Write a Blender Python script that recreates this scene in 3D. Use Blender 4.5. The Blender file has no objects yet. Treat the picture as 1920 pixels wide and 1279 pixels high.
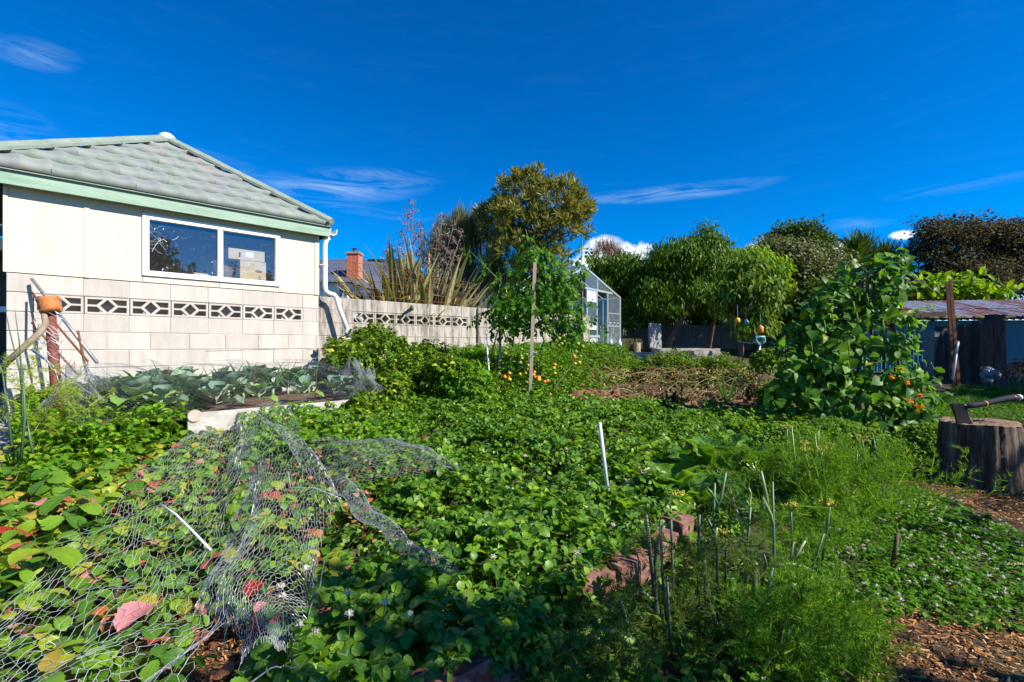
import bpy, bmesh, math, random
import numpy as np
from mathutils import Vector, Matrix, Euler

random.seed(7)
rng = np.random.default_rng(11)
scene = bpy.context.scene
col = scene.collection
R = math.radians

# ------------------------------------------------------------------ camera, sky, sun, exposure
cam_d = bpy.data.cameras.new('camera')
cam_d.lens = 16.875
cam_d.sensor_width = 36
cam_d.shift_y = 0.0044
cam_d.clip_start = 0.03
cam_d.clip_end = 5000
cam = bpy.data.objects.new('camera', cam_d)
cam.location = (0, 0, 1.2)
cam.rotation_euler = (R(90), 0, 0)
col.objects.link(cam)
scene.camera = cam

SUN_DIR = Vector((0.90, -0.42, 0)).normalized()
SUN_EL = R(39)
SUN3 = Vector((SUN_DIR.x*math.cos(SUN_EL), SUN_DIR.y*math.cos(SUN_EL), math.sin(SUN_EL)))
SKY_STRENGTH = 0.108
sun_d = bpy.data.lights.new('sun', 'SUN')
sun_d.energy = 5.0
sun_d.angle = R(0.5)
sun_d.color = (1.0, 0.93, 0.82)
sun = bpy.data.objects.new('sun', sun_d)
sun.rotation_euler = SUN3.to_track_quat('Z', 'Y').to_euler()
sun.location = (12, -6, 14)
col.objects.link(sun)

scene.view_settings.view_transform = 'Standard'
scene.view_settings.look = 'None'
scene.view_settings.gamma = 1
scene.view_settings.exposure = 0.82
scene.view_settings.use_curve_mapping = False
scene.cycles.max_bounces = 8
scene.cycles.transparent_max_bounces = 16
scene.cycles.use_denoising = True

world = bpy.data.worlds.new('World')
scene.world = world
world.use_nodes = True
wt = world.node_tree
for n in list(wt.nodes): wt.nodes.remove(n)
def wn(kind, **kw):
    n = wt.nodes.new(kind)
    for k, v in kw.items(): setattr(n, k, v)
    return n
def wmath(op, a, b=None, c=None, clamp=False):
    n = wn('ShaderNodeMath', operation=op); n.use_clamp = clamp
    for i, v in enumerate((a, b, c)):
        if v is None: continue
        if hasattr(v, 'is_linked'): wt.links.new(v, n.inputs[i])
        else: n.inputs[i].default_value = v
    return n.outputs[0]
sky = wn('ShaderNodeTexSky', sky_type='NISHITA')
sky.sun_disc = False
sky.sun_elevation = SUN_EL
sky.sun_rotation = math.atan2(SUN_DIR.x, SUN_DIR.y)
sky.altitude = 200
sky.air_density = 0.75
sky.dust_density = 0.15
sky.ozone_density = 3.5
hsv = wn('ShaderNodeHueSaturation')
hsv.inputs['Hue'].default_value = 0.507
hsv.inputs['Saturation'].default_value = 1.62
hsv.inputs['Value'].default_value = 1.03
wt.links.new(sky.outputs[0], hsv.inputs['Color'])
tc = wn('ShaderNodeTexCoord')
sp = wn('ShaderNodeSeparateXYZ')
wt.links.new(tc.outputs['Generated'], sp.inputs[0])
AZ = wmath('ARCTAN2', sp.outputs[0], sp.outputs[1])
EL = wmath('ARCSINE', sp.outputs[2])
def wnoise(kx, ky, scale, detail=6, rough=.6, off=0.0, dist=0.0):
    cx = wn('ShaderNodeCombineXYZ')
    wt.links.new(wmath('MULTIPLY', AZ, kx), cx.inputs[0])
    wt.links.new(wmath('MULTIPLY', EL, ky), cx.inputs[1])
    cx.inputs[2].default_value = off
    n = wn('ShaderNodeTexNoise')
    n.inputs['Scale'].default_value = scale
    n.inputs['Detail'].default_value = detail
    n.inputs['Roughness'].default_value = rough
    n.inputs['Distortion'].default_value = dist
    wt.links.new(cx.outputs[0], n.inputs['Vector'])
    return n.outputs['Fac']
def blob(px, py, rx, ry, tilt=0.0):
    a0 = math.atan((px-960)/900); e0 = math.atan((648-py)/900*math.cos(a0))
    ra = rx/900*math.cos(a0)**2; re = ry/900*math.cos(a0)
    da = wmath('SUBTRACT', AZ, a0); de = wmath('SUBTRACT', EL, e0)
    if tilt: de = wmath('SUBTRACT', de, wmath('MULTIPLY', da, tilt))
    u = wmath('POWER', wmath('ABSOLUTE', wmath('DIVIDE', da, ra)), 2.0)
    v = wmath('POWER', wmath('ABSOLUTE', wmath('DIVIDE', de, re)), 2.0)
    return wmath('SUBTRACT', 1.0, wmath('SQRT', wmath('ADD', u, v)), clamp=True)
streak = wnoise(1.5, 11.0, 3.6, 10, .7, 3.0, .9)
streak_fine = wnoise(4, 22.0, 4.0, 6, .6, 9.0, .3)
cirrus = None
for b, amp in (((640, 350, 210, 36, .12), 1.3), ((640, 385, 230, 14, -.08), .7), ((1260, 362, 210, 16, .0), 1.5), ((60, 100, 110, 28, .1), .9),
               ((20, 265, 190, 70, -.1), .8), ((1600, 420, 90, 14, 0), .6), ((420, 310, 150, 22, -.2), .55), ((1800, 350, 180, 14, 0), .45),
               ((-700, 300, 900, 150, .1), .6), ((3000, 250, 1000, 150, .1), .6)):
    m = wmath('MULTIPLY', blob(*b), amp)
    cirrus = m if cirrus is None else wmath('MAXIMUM', cirrus, m)
st = wmath('MULTIPLY', wmath('SUBTRACT', streak, .42), 3.0, clamp=True)
st = wmath('MULTIPLY', st, wmath('ADD', .45, streak_fine))
veil = wmath('MULTIPLY', wmath('MULTIPLY', wmath('SUBTRACT', streak, .5), 1.2, clamp=True), .06)
cirrus = wmath('ADD', wmath('MULTIPLY', cirrus, st), veil, clamp=True)
puff_n = wnoise(1, 1, 26, 9, .66, 1.0, .25)
puff = None
for b in ((1135, 478, 60, 42), (1185, 480, 52, 36), (1100, 500, 50, 34), (1240, 500, 70, 26), (1430, 468, 60, 20), (1695, 440, 34, 12), (1560, 470, 34, 26), (560, 700, 200, 30)):
    m = blob(*b)
    puff = m if puff is None else wmath('MAXIMUM', puff, m)
puff = wmath('ADD', puff, wmath('MULTIPLY', wmath('MULTIPLY', wmath('SUBTRACT', puff_n, .5), 1.6), wmath('MULTIPLY', puff, 4.0, clamp=True)))
puff = wmath('MULTIPLY', wmath('SUBTRACT', puff, .16), 2.6, clamp=True)
def wmix(fac, c1, c2):
    n = wn('ShaderNodeMix', data_type='RGBA')
    wt.links.new(fac, n.inputs[0])
    for s, c in ((6, c1), (7, c2)):
        if hasattr(c, 'is_linked'): wt.links.new(c, n.inputs[s])
        else: n.inputs[s].default_value = (*c, 1)
    return n.outputs[2]
CW = .62/SKY_STRENGTH
c1 = wmix(wmath('MULTIPLY', cirrus, .5), hsv.outputs[0], (CW*.60, CW*.82, CW*1.08))
c2 = wmix(puff, c1, (CW*1.15, CW*1.22, CW*1.32))
bg = wn('ShaderNodeBackground')
bg.inputs['Strength'].default_value = SKY_STRENGTH
wt.links.new(c2, bg.inputs['Color'])
wo = wn('ShaderNodeOutputWorld')
wt.links.new(bg.outputs[0], wo.inputs[0])

# ------------------------------------------------------------------ geometry helpers
F, CX, HY, CH = 900.0, 960.0, 648.0, 1.2
def T(x, y):
    v = .09*(y-2.5) - .03*x
    v = .5*(v+np.sqrt(v*v+.012))
    return 1.35 - .5*((1.35-v)+np.sqrt((1.35-v)**2+.02))
def P(px, py, Y): return np.array([(px-CX)/F*Y, Y, CH-(py-HY)/F*Y])
def G(px, py, dz=0.0):
    ys = np.geomspace(.6, 60, 4000)
    z = CH-(py-HY)/F*ys; x = (px-CX)/F*ys
    d = z-T(x, ys)-dz
    i = int(np.argmax(d < 0)) if (d < 0).any() else 3999
    return np.array([x[i], ys[i], T(x[i], ys[i])])
def pix(x, y, z): return CX+F*x/y, HY-F*(z-CH)/y
def inpoly(px, py, poly):
    r = np.zeros(len(px), bool); n = len(poly); j = n-1
    for i in range(n):
        xi, yi = poly[i]; xj, yj = poly[j]
        c = ((yi > py) != (yj > py)) & (px < (xj-xi)*(py-yi)/((yj-yi) or 1e-9)+xi)
        r ^= c; j = i
    return r
def region(poly, dens, dz=0.0, box=(-6, 8, 1.0, 12), fall=None):
    x0, x1, y0, y1 = box
    n = int(dens*(x1-x0)*(y1-y0))
    x = rng.uniform(x0, x1, n); y = rng.uniform(y0, y1, n)
    px, py = pix(x, y, T(x, y)+dz)
    k = inpoly(px, py, poly)
    if fall is not None: k &= rng.random(n) < np.clip(fall(y), 0, 1)
    return x[k], y[k]
def nz(x, y, f=1.0, s=0.0):
    return (np.sin(x*2.1*f+1.3+s)*np.cos(y*1.7*f-.4+s)+.6*np.sin(x*4.3*f-y*3.1*f+2+s)+.4*np.cos(x*7.9*f+y*6.7*f+s))/2.0

class MB:
    def __init__(s): s.v = []; s.uv = []; s.f = []; s.n = 0
    def add(s, V, F, uv=None, mi=0):
        V = np.asarray(V, float).reshape(-1, 3)
        s.v.append(V)
        s.uv.append(np.zeros((len(V), 3)) if uv is None else np.asarray(uv, float).reshape(-1, 3))
        if isinstance(F, np.ndarray): s.f.append((F+s.n, mi))
        else:
            by = {}
            for f in F: by.setdefault(len(f), []).append(f)
            for k, l in by.items(): s.f.append((np.array(l)+s.n, mi))
        s.n += len(V)
    def box(s, c, size, rot=None, cham=0.0, mi=0):
        x, y, z = (np.array(size)/2)
        V = np.array([[-x,-y,-z],[x,-y,-z],[x,y,-z],[-x,y,-z],[-x,-y,z],[x,-y,z],[x,y,z],[-x,y,z]])
        if rot is not None: V = V @ np.array(rot).T
        s.add(V+np.array(c), [(3,2,1,0),(4,5,6,7),(0,1,5,4),(1,2,6,5),(2,3,7,6),(3,0,4,7)], mi=mi)
    def bar(s, a, b, w, h, up=(0,0,1), mi=0):
        a = np.array(a, float); b = np.array(b, float); d = b-a; L = np.linalg.norm(d); d /= L
        y = np.cross(up, d); y /= np.linalg.norm(y) or 1; z = np.cross(d, y)
        s.box((a+b)/2, (L, w, h), np.column_stack([d, y, z]), mi=mi)
    def tube(s, pts, rad, n=6, cap=True, mi=0):
        pts = np.asarray(pts, float); m = len(pts)
        rad = np.full(m, rad) if np.isscalar(rad) else np.asarray(rad, float)
        d = np.gradient(pts, axis=0); d /= (np.linalg.norm(d, axis=1, keepdims=True)+1e-12)
        u = np.cross(d[0], (0,0,1) if abs(d[0][2]) < .9 else (1,0,0)); u /= np.linalg.norm(u)
        V = []; UV = []
        for i in range(m):
            u = u-d[i]*np.dot(u, d[i]); u /= np.linalg.norm(u)+1e-12
            w = np.cross(d[i], u)
            for k in range(n):
                t = 2*math.pi*k/n
                V.append(pts[i]+rad[i]*(math.cos(t)*u+math.sin(t)*w)); UV.append((i/(m-1), k/n, 0))
        Fs = [(i*n+k, i*n+(k+1)%n, (i+1)*n+(k+1)%n, (i+1)*n+k) for i in range(m-1) for k in range(n)]
        if cap: Fs += [tuple(range(n))[::-1], tuple((m-1)*n+k for k in range(n))]
        s.add(V, Fs, UV, mi)
    def sphere(s, c, r, n=8, m=6, mi=0, sq=(1,1,1)):
        V = [(0,0,1)]+[(math.sin(math.pi*i/m)*math.cos(2*math.pi*k/n), math.sin(math.pi*i/m)*math.sin(2*math.pi*k/n), math.cos(math.pi*i/m)) for i in range(1, m) for k in range(n)]+[(0,0,-1)]
        Fs = [(0, 1+k, 1+(k+1)%n) for k in range(n)]
        for i in range(m-2): Fs += [(1+i*n+k, 1+(i+1)*n+k, 1+(i+1)*n+(k+1)%n, 1+i*n+(k+1)%n) for k in range(n)]
        b = 1+(m-2)*n; e = len(V)-1
        Fs += [(b+k, e, b+(k+1)%n) for k in range(n)]
        s.add(np.array(V)*r*np.array(sq)+np.array(c), Fs, mi=mi)
    def scatter(s, tm, pos, Rm, sc, mi=0):
        V, Fd, UV = tm
        pos = np.asarray(pos, float); n = len(pos)
        if n == 0: return
        sc = np.broadcast_to(np.asarray(sc, float).reshape(-1, 1) if np.ndim(sc) else sc, (n, 1) if np.ndim(sc) else ()).reshape(-1, 1, 1) if np.ndim(sc) else sc
        W = np.einsum('nij,vj->nvi', Rm, V)*sc + pos[:, None, :]
        base = s.n; nv = len(V)
        s.v.append(W.reshape(-1, 3)); s.uv.append(np.tile(UV, (n, 1)))
        off = base+np.arange(n)*nv
        for k, fa in Fd.items(): s.f.append(((fa[None]+off[:, None, None]).reshape(-1, k), mi))
        s.n += n*nv
    def mesh(s, name, mats, smooth=False):
        V = np.concatenate(s.v).astype(np.float32); UV = np.concatenate(s.uv).astype(np.float32)
        me = bpy.data.meshes.new(name)
        me.vertices.add(len(V)); me.vertices.foreach_set('co', V.ravel())
        loops = np.concatenate([f.ravel() for f, _ in s.f]).astype(np.int32)
        cnt = np.concatenate([np.full(len(f), f.shape[1]) for f, _ in s.f]).astype(np.int32)
        mi = np.concatenate([np.full(len(f), m) for f, m in s.f]).astype(np.int32)
        st = np.concatenate([[0], np.cumsum(cnt)[:-1]]).astype(np.int32)
        me.loops.add(len(loops)); me.loops.foreach_set('vertex_index', loops)
        me.polygons.add(len(cnt)); me.polygons.foreach_set('loop_start', st)
        me.polygons.foreach_set('material_index', mi)
        me.polygons.foreach_set('use_smooth', np.full(len(cnt), smooth, bool))
        at = me.attributes.new('luv', 'FLOAT_VECTOR', 'POINT'); at.data.foreach_set('vector', UV.ravel())
        me.update(calc_edges=True); me.validate()
        for m in (mats if isinstance(mats, (list, tuple)) else [mats]): me.materials.append(m)
        return me
    def build(s, name, mats, parent=None, smooth=False, origin=None):
        off = WL.get(parent.name, np.zeros(3)) if parent is not None else np.zeros(3)
        o3 = off if origin is None else np.asarray(origin, float)
        if s.v:
            s.v = [v-o3 for v in s.v]
        o = bpy.data.objects.new(name, s.mesh(name, mats, smooth)); col.objects.link(o)
        o.location = tuple(o3-off if parent is not None else o3)
        if parent is not None: o.parent = parent; KID.setdefault(parent.name, []).append(o)
        WL[o.name] = o3
        return o
WL = {}
def tag(o, label=None, cat=None, group=None, kind=None):
    for k, v in (('label', label), ('category', cat), ('group', group), ('kind', kind)):
        if v: o[k] = v
    return o
def thing(name, label, cat, loc=(0,0,0), group=None):
    o = bpy.data.objects.new(name, None); o.empty_display_size = .1; col.objects.link(o)
    o.location = tuple(loc); WL[o.name] = np.array(loc, float)
    return tag(o, label, cat, group)
def link_mesh(name, me, parent, M):
    """a part that shares mesh data; M is a 4x4 in the parent's own space"""
    o = bpy.data.objects.new(name, me); col.objects.link(o); o.parent = parent; o.matrix_basis = M
    KID.setdefault(parent.name, []).append(o)
    return o
KID = {}
def copy_tree(o, parent=None):
    c = o.copy(); col.objects.link(c); c.parent = parent
    if parent is not None: KID.setdefault(parent.name, []).append(c)
    for ch in list(KID.get(o.name, [])): copy_tree(ch, c)
    return c

# ------------------------------------------------------------------ materials
def nt(name):
    m = bpy.data.materials.new(name); m.use_nodes = True
    t = m.node_tree
    for n in list(t.nodes): t.nodes.remove(n)
    return m, t
class NT:
    def __init__(s, name): s.m, s.t = nt(name)
    def n(s, kind, ins=None, **kw):
        n = s.t.nodes.new(kind)
        for k, v in kw.items(): setattr(n, k, v)
        for k, v in (ins or {}).items(): s.set(n.inputs[k], v)
        return n
    def set(s, inp, v):
        if hasattr(v, 'is_linked'): s.t.links.new(v, inp)
        elif isinstance(v, (tuple, list)) and len(v) == 3 and inp.type == 'RGBA': inp.default_value = (*v, 1)
        else: inp.default_value = v
    def math(s, op, a, b=None, c=None, clamp=False):
        n = s.n('ShaderNodeMath', operation=op); n.use_clamp = clamp
        for i, v in enumerate((a, b, c)):
            if v is not None: s.set(n.inputs[i], v)
        return n.outputs[0]
    def mix(s, f, a, b, blend='MIX'):
        n = s.n('ShaderNodeMix', data_type='RGBA', blend_type=blend)
        s.set(n.inputs[0], f); s.set(n.inputs[6], a); s.set(n.inputs[7], b)
        return n.outputs[2]
    def noise(s, scale, detail=4, rough=.6, stretch=None, dist=0, co='Object'):
        c = s.n('ShaderNodeTexCoord').outputs[co]
        if stretch is not None:
            mp = s.n('ShaderNodeMapping'); s.t.links.new(c, mp.inputs[0]); mp.inputs['Scale'].default_value = stretch; c = mp.outputs[0]
        return s.n('ShaderNodeTexNoise', {'Vector': c, 'Scale': scale, 'Detail': detail, 'Roughness': rough, 'Distortion': dist}).outputs['Fac']
    def ramp(s, f, stops, interp='LINEAR'):
        n = s.n('ShaderNodeValToRGB', {'Fac': f}); r = n.color_ramp; r.interpolation = interp
        while len(r.elements) < len(stops): r.elements.new(.5)
        for e, (p, c) in zip(r.elements, stops): e.position = p; e.color = (*c, 1)
        return n.outputs[0]
    def rnd(s):
        a = s.n('ShaderNodeObjectInfo').outputs['Random']; b = s.n('ShaderNodeNewGeometry').outputs['Random Per Island']
        return s.math('FRACT', s.math('ADD', a, b))
    def bump(s, h, strength=.3, dist=.02):
        return s.n('ShaderNodeBump', {'Height': h, 'Strength': strength, 'Distance': dist}).outputs[0]
    def out(s, sh, disp=None):
        o = s.n('ShaderNodeOutputMaterial'); s.t.links.new(sh, o.inputs[0]); return s.m
def mat(name, c1, c2=None, scale=8, rough=.7, metal=0.0, bump=.0, bscale=None, stretch=None, detail=5, tint=.0, spec=.5, lo=.35, hi=.65, co='Object', third=None, bdist=.01):
    s = NT(name)
    base = c1
    if c2 is not None:
        f = s.noise(scale, detail, .65, stretch, co=co)
        base = s.ramp(f, [(lo, c1), (hi, c2)] if third is None else [(lo, c1), ((lo+hi)/2, c2), (hi, third)])
    if tint:
        v = s.math('ADD', 1-tint, s.math('MULTIPLY', s.rnd(), 2*tint))
        h = s.n('ShaderNodeHueSaturation', {'Color': base, 'Value': v}); base = h.outputs[0]
    ins = {'Base Color': base, 'Roughness': rough, 'Metallic': metal, 'Specular IOR Level': spec}
    if bump: ins['Normal'] = s.bump(s.noise(bscale or scale*3, 6, .65, stretch, co=co), bump, bdist)
    return s.out(s.n('ShaderNodeBsdfPrincipled', ins).outputs[0])
LEAF_GAIN = 1.22
GREEN = (.86, 1.10, .52)
def leafmat(name, stops, rough=.45, trans=.35, vein=0.0, chev=0.0, edge=None, spec=.14, tcol=1.7, nscale=30, veinc=(.3, .4, .12)):
    s = NT(name)
    stops = [(p_, tuple(min(c_*LEAF_GAIN*g_, .75) for c_, g_ in zip(q_, GREEN if q_[1] > q_[0] else (1,1,1)))) for p_, q_ in stops]
    base = s.ramp(s.rnd(), stops)
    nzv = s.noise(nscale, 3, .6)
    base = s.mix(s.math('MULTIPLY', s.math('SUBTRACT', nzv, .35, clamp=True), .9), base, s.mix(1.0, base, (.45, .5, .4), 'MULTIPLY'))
    at = s.n('ShaderNodeAttribute', attribute_name='luv').outputs['Vector']
    sx = s.n('ShaderNodeSeparateXYZ', {0: at}); t = sx.outputs[0]; w = s.math('ABSOLUTE', sx.outputs[1])
    nrm = None
    if vein:
        mid = s.math('SUBTRACT', 1.0, s.math('MULTIPLY', w, 9.0), clamp=True)
        lat = s.math('POWER', s.math('ABSOLUTE', s.math('SINE', s.math('ADD', s.math('MULTIPLY', t, 26.0), s.math('MULTIPLY', w, -5.0)))), 6.0)
        vv = s.math('MAXIMUM', mid, s.math('MULTIPLY', lat, .45))
        base = s.mix(s.math('MULTIPLY', vv, vein), base, veinc)
        nrm = s.bump(vv, -.5, .004)
    if chev:
        d = s.math('ABSOLUTE', s.math('SUBTRACT', s.math('ADD', t, s.math('MULTIPLY', w, .35)), .62))
        cv = s.math('SUBTRACT', 1.0, s.math('MULTIPLY', d, 11.0), clamp=True)
        base = s.mix(s.math('MULTIPLY', cv, chev), base, (.24, .36, .18))
    if edge is not None:
        base = s.mix(s.math('MULTIPLY', s.math('SUBTRACT', w, .55, clamp=True), 2.2, clamp=True), base, edge)
    ins = {'Base Color': base, 'Roughness': rough, 'Specular IOR Level': spec*.75}
    if nrm is not None: ins['Normal'] = nrm
    p = s.n('ShaderNodeBsdfPrincipled', ins).outputs[0]
    tc_ = s.mix(1.0, base, (tcol*1.15, tcol, tcol*.35), 'MULTIPLY')
    tr = s.n('ShaderNodeBsdfTranslucent', {'Color': tc_}).outputs[0]
    mx = s.n('ShaderNodeMixShader', {0: trans}); s.t.links.new(p, mx.inputs[1]); s.t.links.new(tr, mx.inputs[2])
    return s.out(mx.outputs[0])

# ------------------------------------------------------------------ leaf templates  (V, {k: faces}, luv)
def leaf(L, W, secs, fold=.2, droop=.1, curl=0.0):
    V = []; UV = []; rows = []
    for t, w in secs:
        z = -droop*L*t*t + curl*L*math.sin(t*3.1)
        x = L*t*(1-.25*droop*t)
        if w <= 0: rows.append([len(V)]); V.append((x, 0, z)); UV.append((t, 0, 0))
        else:
            h = W*w/2; b = len(V); rows.append([b, b+1, b+2])
            V += [(x, h, z+fold*h), (x, 0, z), (x, -h, z+fold*h)]; UV += [(t, 1, 0), (t, 0, 0), (t, -1, 0)]
    T3 = []; T4 = []
    for a, b in zip(rows, rows[1:]):
        if len(a) == 1: T3 += [(a[0], b[1], b[0]), (a[0], b[2], b[1])]
        elif len(b) == 1: T3 += [(a[0], a[1], b[0]), (a[1], a[2], b[0])]
        else: T4 += [(a[0], a[1], b[1], b[0]), (a[1], a[2], b[2], b[1])]
    return pack(V, T3, T4, UV)
def pack(V, T3, T4, UV):
    d = {}
    if T3: d[3] = np.array(T3)
    if T4: d[4] = np.array(T4)
    return np.array(V, float), d, np.array(UV, float)
def xf(tm, rot=(0,0,0), loc=(0,0,0), s=1.0):
    M = np.array(Euler(rot).to_matrix())
    return tm[0]*s @ M.T + np.array(loc), tm[1], tm[2]
def join(tms):
    V = []; UV = []; d = {}; n = 0
    for v, f, u in tms:
        for k, a in f.items(): d.setdefault(k, []).append(a+n)
        V.append(v); UV.append(u); n += len(v)
    return np.concatenate(V), {k: np.concatenate(a) for k, a in d.items()}, np.concatenate(UV)
def stick(a, b, r0, r1=None, n=3):
    m = MB(); m.tube([a, b], [r0, r0 if r1 is None else r1], n, cap=False)
    return m.v[0], {4: m.f[0][0]}, np.zeros((2*n, 3))
def tmesh(name, tm, mats):
    m = MB(); m.v.append(tm[0]); m.uv.append(tm[2]); m.n = len(tm[0])
    for k, a in tm[1].items(): m.f.append((a, 0))
    return m.mesh(name, mats, True)
def frames(xd, up=None):
    xd = np.asarray(xd, float); n = len(xd)
    x = xd/(np.linalg.norm(xd, axis=1, keepdims=True)+1e-9)
    if up is None: up = np.tile((0,0,1.0), (n, 1))+rng.normal(0, .25, (n, 3))
    y = np.cross(up, x); y /= np.linalg.norm(y, axis=1, keepdims=True)+1e-9
    z = np.cross(x, y)
    return np.stack([x, y, z], axis=2)
def rdir(n): v = rng.normal(size=(n, 3)); return v/np.linalg.norm(v, axis=1, keepdims=True)
def flat_frames(n, tilt=.45, pitch=0.0):
    a = rng.uniform(0, 2*math.pi, n)
    x = np.stack([np.cos(a), np.sin(a), rng.normal(pitch, tilt*.6, n)], 1)
    up = np.stack([rng.normal(0, tilt, n), rng.normal(0, tilt, n), np.ones(n)], 1)
    return frames(x, up)
S_OVAL = [(0,0),(.18,.62),(.5,1),(.82,.66),(1,0)]
S_HEART = [(0,0),(.06,.62),(.28,1),(.6,.78),(1,0)]
S_OBOV = [(0,0),(.35,.62),(.7,1),(.95,.6),(1,.0)]
S_LANCE = [(0,0),(.3,1),(.65,.75),(1,0)]
S_DIA = [(0,0),(.45,1),(1,0)]
S_SERR = [(0,0),(.1,.42),(.22,.62),(.26,.74),(.4,.84),(.43,.96),(.58,.9),(.61,1.0),(.75,.8),(.78,.88),(.9,.5),(.93,.54),(1,0)]
# ================================================================== the ground, the hill
M_soil = mat('soil', (.035,.02,.012), (.11,.062,.032), 9, .95, bump=.8, bscale=40, detail=8, third=(.06,.05,.022))
M_lawn_soil = M_soil
def grid(name, x0, x1, y0, y1, nx, ny, zf, m):
    xs = np.linspace(x0, x1, nx); ys = np.linspace(y0, y1, ny)
    X, Y = np.meshgrid(xs, ys); Z = zf(X, Y)
    V = np.stack([X, Y, Z], 2).reshape(-1, 3)
    i = np.arange(nx-1)[None]+np.arange(ny-1)[:, None]*nx
    Fq = np.stack([i, i+1, i+1+nx, i+nx], 2).reshape(-1, 4)
    b = MB(); b.add(V, Fq); return b.build(name, m, smooth=True)
S_g = NT('ground')
gb = S_g.ramp(S_g.noise(7, 8, .7), [(.3, (.03,.018,.011)), (.5, (.075,.043,.024)), (.7, (.13,.08,.04))])
gg = S_g.ramp(S_g.noise(2.5, 6, .6), [(.3, (.02,.04,.01)), (.7, (.06,.09,.02))])
gm = S_g.noise(.9, 5, .6)
M_ground = S_g.out(S_g.n('ShaderNodeBsdfPrincipled', {'Base Color': S_g.mix(S_g.math('MULTIPLY', S_g.math('SUBTRACT', gm, .45, clamp=True), 5, clamp=True), gb, gg), 'Roughness': .95, 'Normal': S_g.bump(S_g.noise(45, 8, .7), .8, .02)}).outputs[0])
def warp(a): return a
def ground_z(X, Y): return T(X, Y)+.02*nz(X*2, Y*2)*(np.abs(X) < 14)*(Y < 20)
g = grid('ground', -16, 18, -8, 26, 200, 200, ground_z, M_ground); tag(g, kind='structure')
far = MB()
M_field = mat('far_field', (.03,.05,.012), (.06,.08,.02), .05, .95)
ringV = []; ringF = []
base = [(-16,-8),(18,-8),(18,26),(-16,26)]; outr = [(-3000,-3000),(3000,-3000),(3000,3500),(-3000,3500)]
for (x, y) in base: ringV.append((x, y, float(T(np.array(float(x)), np.array(float(y))))-.05))
zs = (-6, -6, -6, -6)
for (x, y), z in zip(outr, zs): ringV.append((x, y, z))
far.add(ringV, [(i, (i+1) % 4, 4+(i+1) % 4, 4+i)[::-1] for i in range(4)])
tag(far.build('terrain', M_field), kind='structure')
def hill_z(X, Y):
    r = (Y-500)/500
    return -8+np.clip(r, 0, 1)**.8*(176+12*np.sin(X*.004+.5)+8*np.sin(X*.011)+4*np.sin(X*.037))*np.exp(-((X+350)/900)**2)
M_hill = mat('hill', (.018,.03,.016), (.05,.062,.032), .03, .95, detail=8, bump=.6, bscale=.06, bdist=6)
tag(grid('hill', -2200, 1800, 500, 1100, 160, 30, hill_z, M_hill), kind='structure')

# ================================================================== block walls
WT = np.array([.70710678, .70710678, 0]); WN = np.array([.70710678, -.70710678, 0]); W0 = np.array([-2.9, 7.2, 0])
def W(s, z, d=0.0): return W0+WT*s+WN*d+np.array((0, 0, z))
WR = np.column_stack([WT, -WN, (0, 0, 1)])          # local x along the wall, y into it, z up
def wmat4(s, z, d=0.0, rel=None, sc=(1,1,1)):
    M = Matrix(WR.tolist()).to_4x4() @ Matrix.Diagonal((*sc, 1))
    p = W(s, z, d) - (WL[rel.name] if rel is not None else 0)
    M.translation = Vector(p); return M
def block_mesh(name, w, h, dep, c, mats):
    x, z = w/2, h/2; a, b = x-c, z-c
    V = []
    for (X, Z, Y) in ((x, z, dep), (x, z, c), (a, b, 0)):
        V += [(-X, Y, -Z), (X, Y, -Z), (X, Y, Z), (-X, Y, Z)]
    Fs = [(3,2,1,0)[::-1]]
    for k in (0, 4): Fs += [(k+i, k+(i+1) % 4, k+4+(i+1) % 4, k+4+i)[::-1] for i in range(4)]
    Fs.append((8,9,10,11))
    m = MB(); m.add(V, Fs); return m.mesh(name, mats)
def breeze_mesh(name, mats):
    bm = bmesh.new(); x, z, dep = .195, .095, .085
    loops = [[(-x,-z),(x,-z),(x,z),(-x,z)], [(0,.073),(-.066,0),(0,-.073),(.066,0)]]
    for sx in (-1, 1):
        for sz in (-1, 1):
            loops.append([(sx*.173, sz*.010), (sx*.0935, sz*.010), (sx*.036, sz*.073), (sx*.173, sz*.073)])
    es = []
    for lp in loops:
        vs = [bm.verts.new((a, 0, b)) for a, b in lp]
        es += [bm.edges.new((vs[i], vs[(i+1) % len(vs)])) for i in range(len(vs))]
    r = bmesh.ops.triangle_fill(bm, edges=es, use_beauty=True, normal=(0,-1,0))
    fs = [f for f in bm.faces]
    ex = bmesh.ops.extrude_face_region(bm, geom=fs)
    bmesh.ops.translate(bm, verts=[e for e in ex['geom'] if isinstance(e, bmesh.types.BMVert)], vec=(0, dep, 0))
    bmesh.ops.recalc_face_normals(bm, faces=bm.faces)
    me = bpy.data.meshes.new(name); bm.to_mesh(me); bm.free(); me.materials.append(mats); return me
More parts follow.
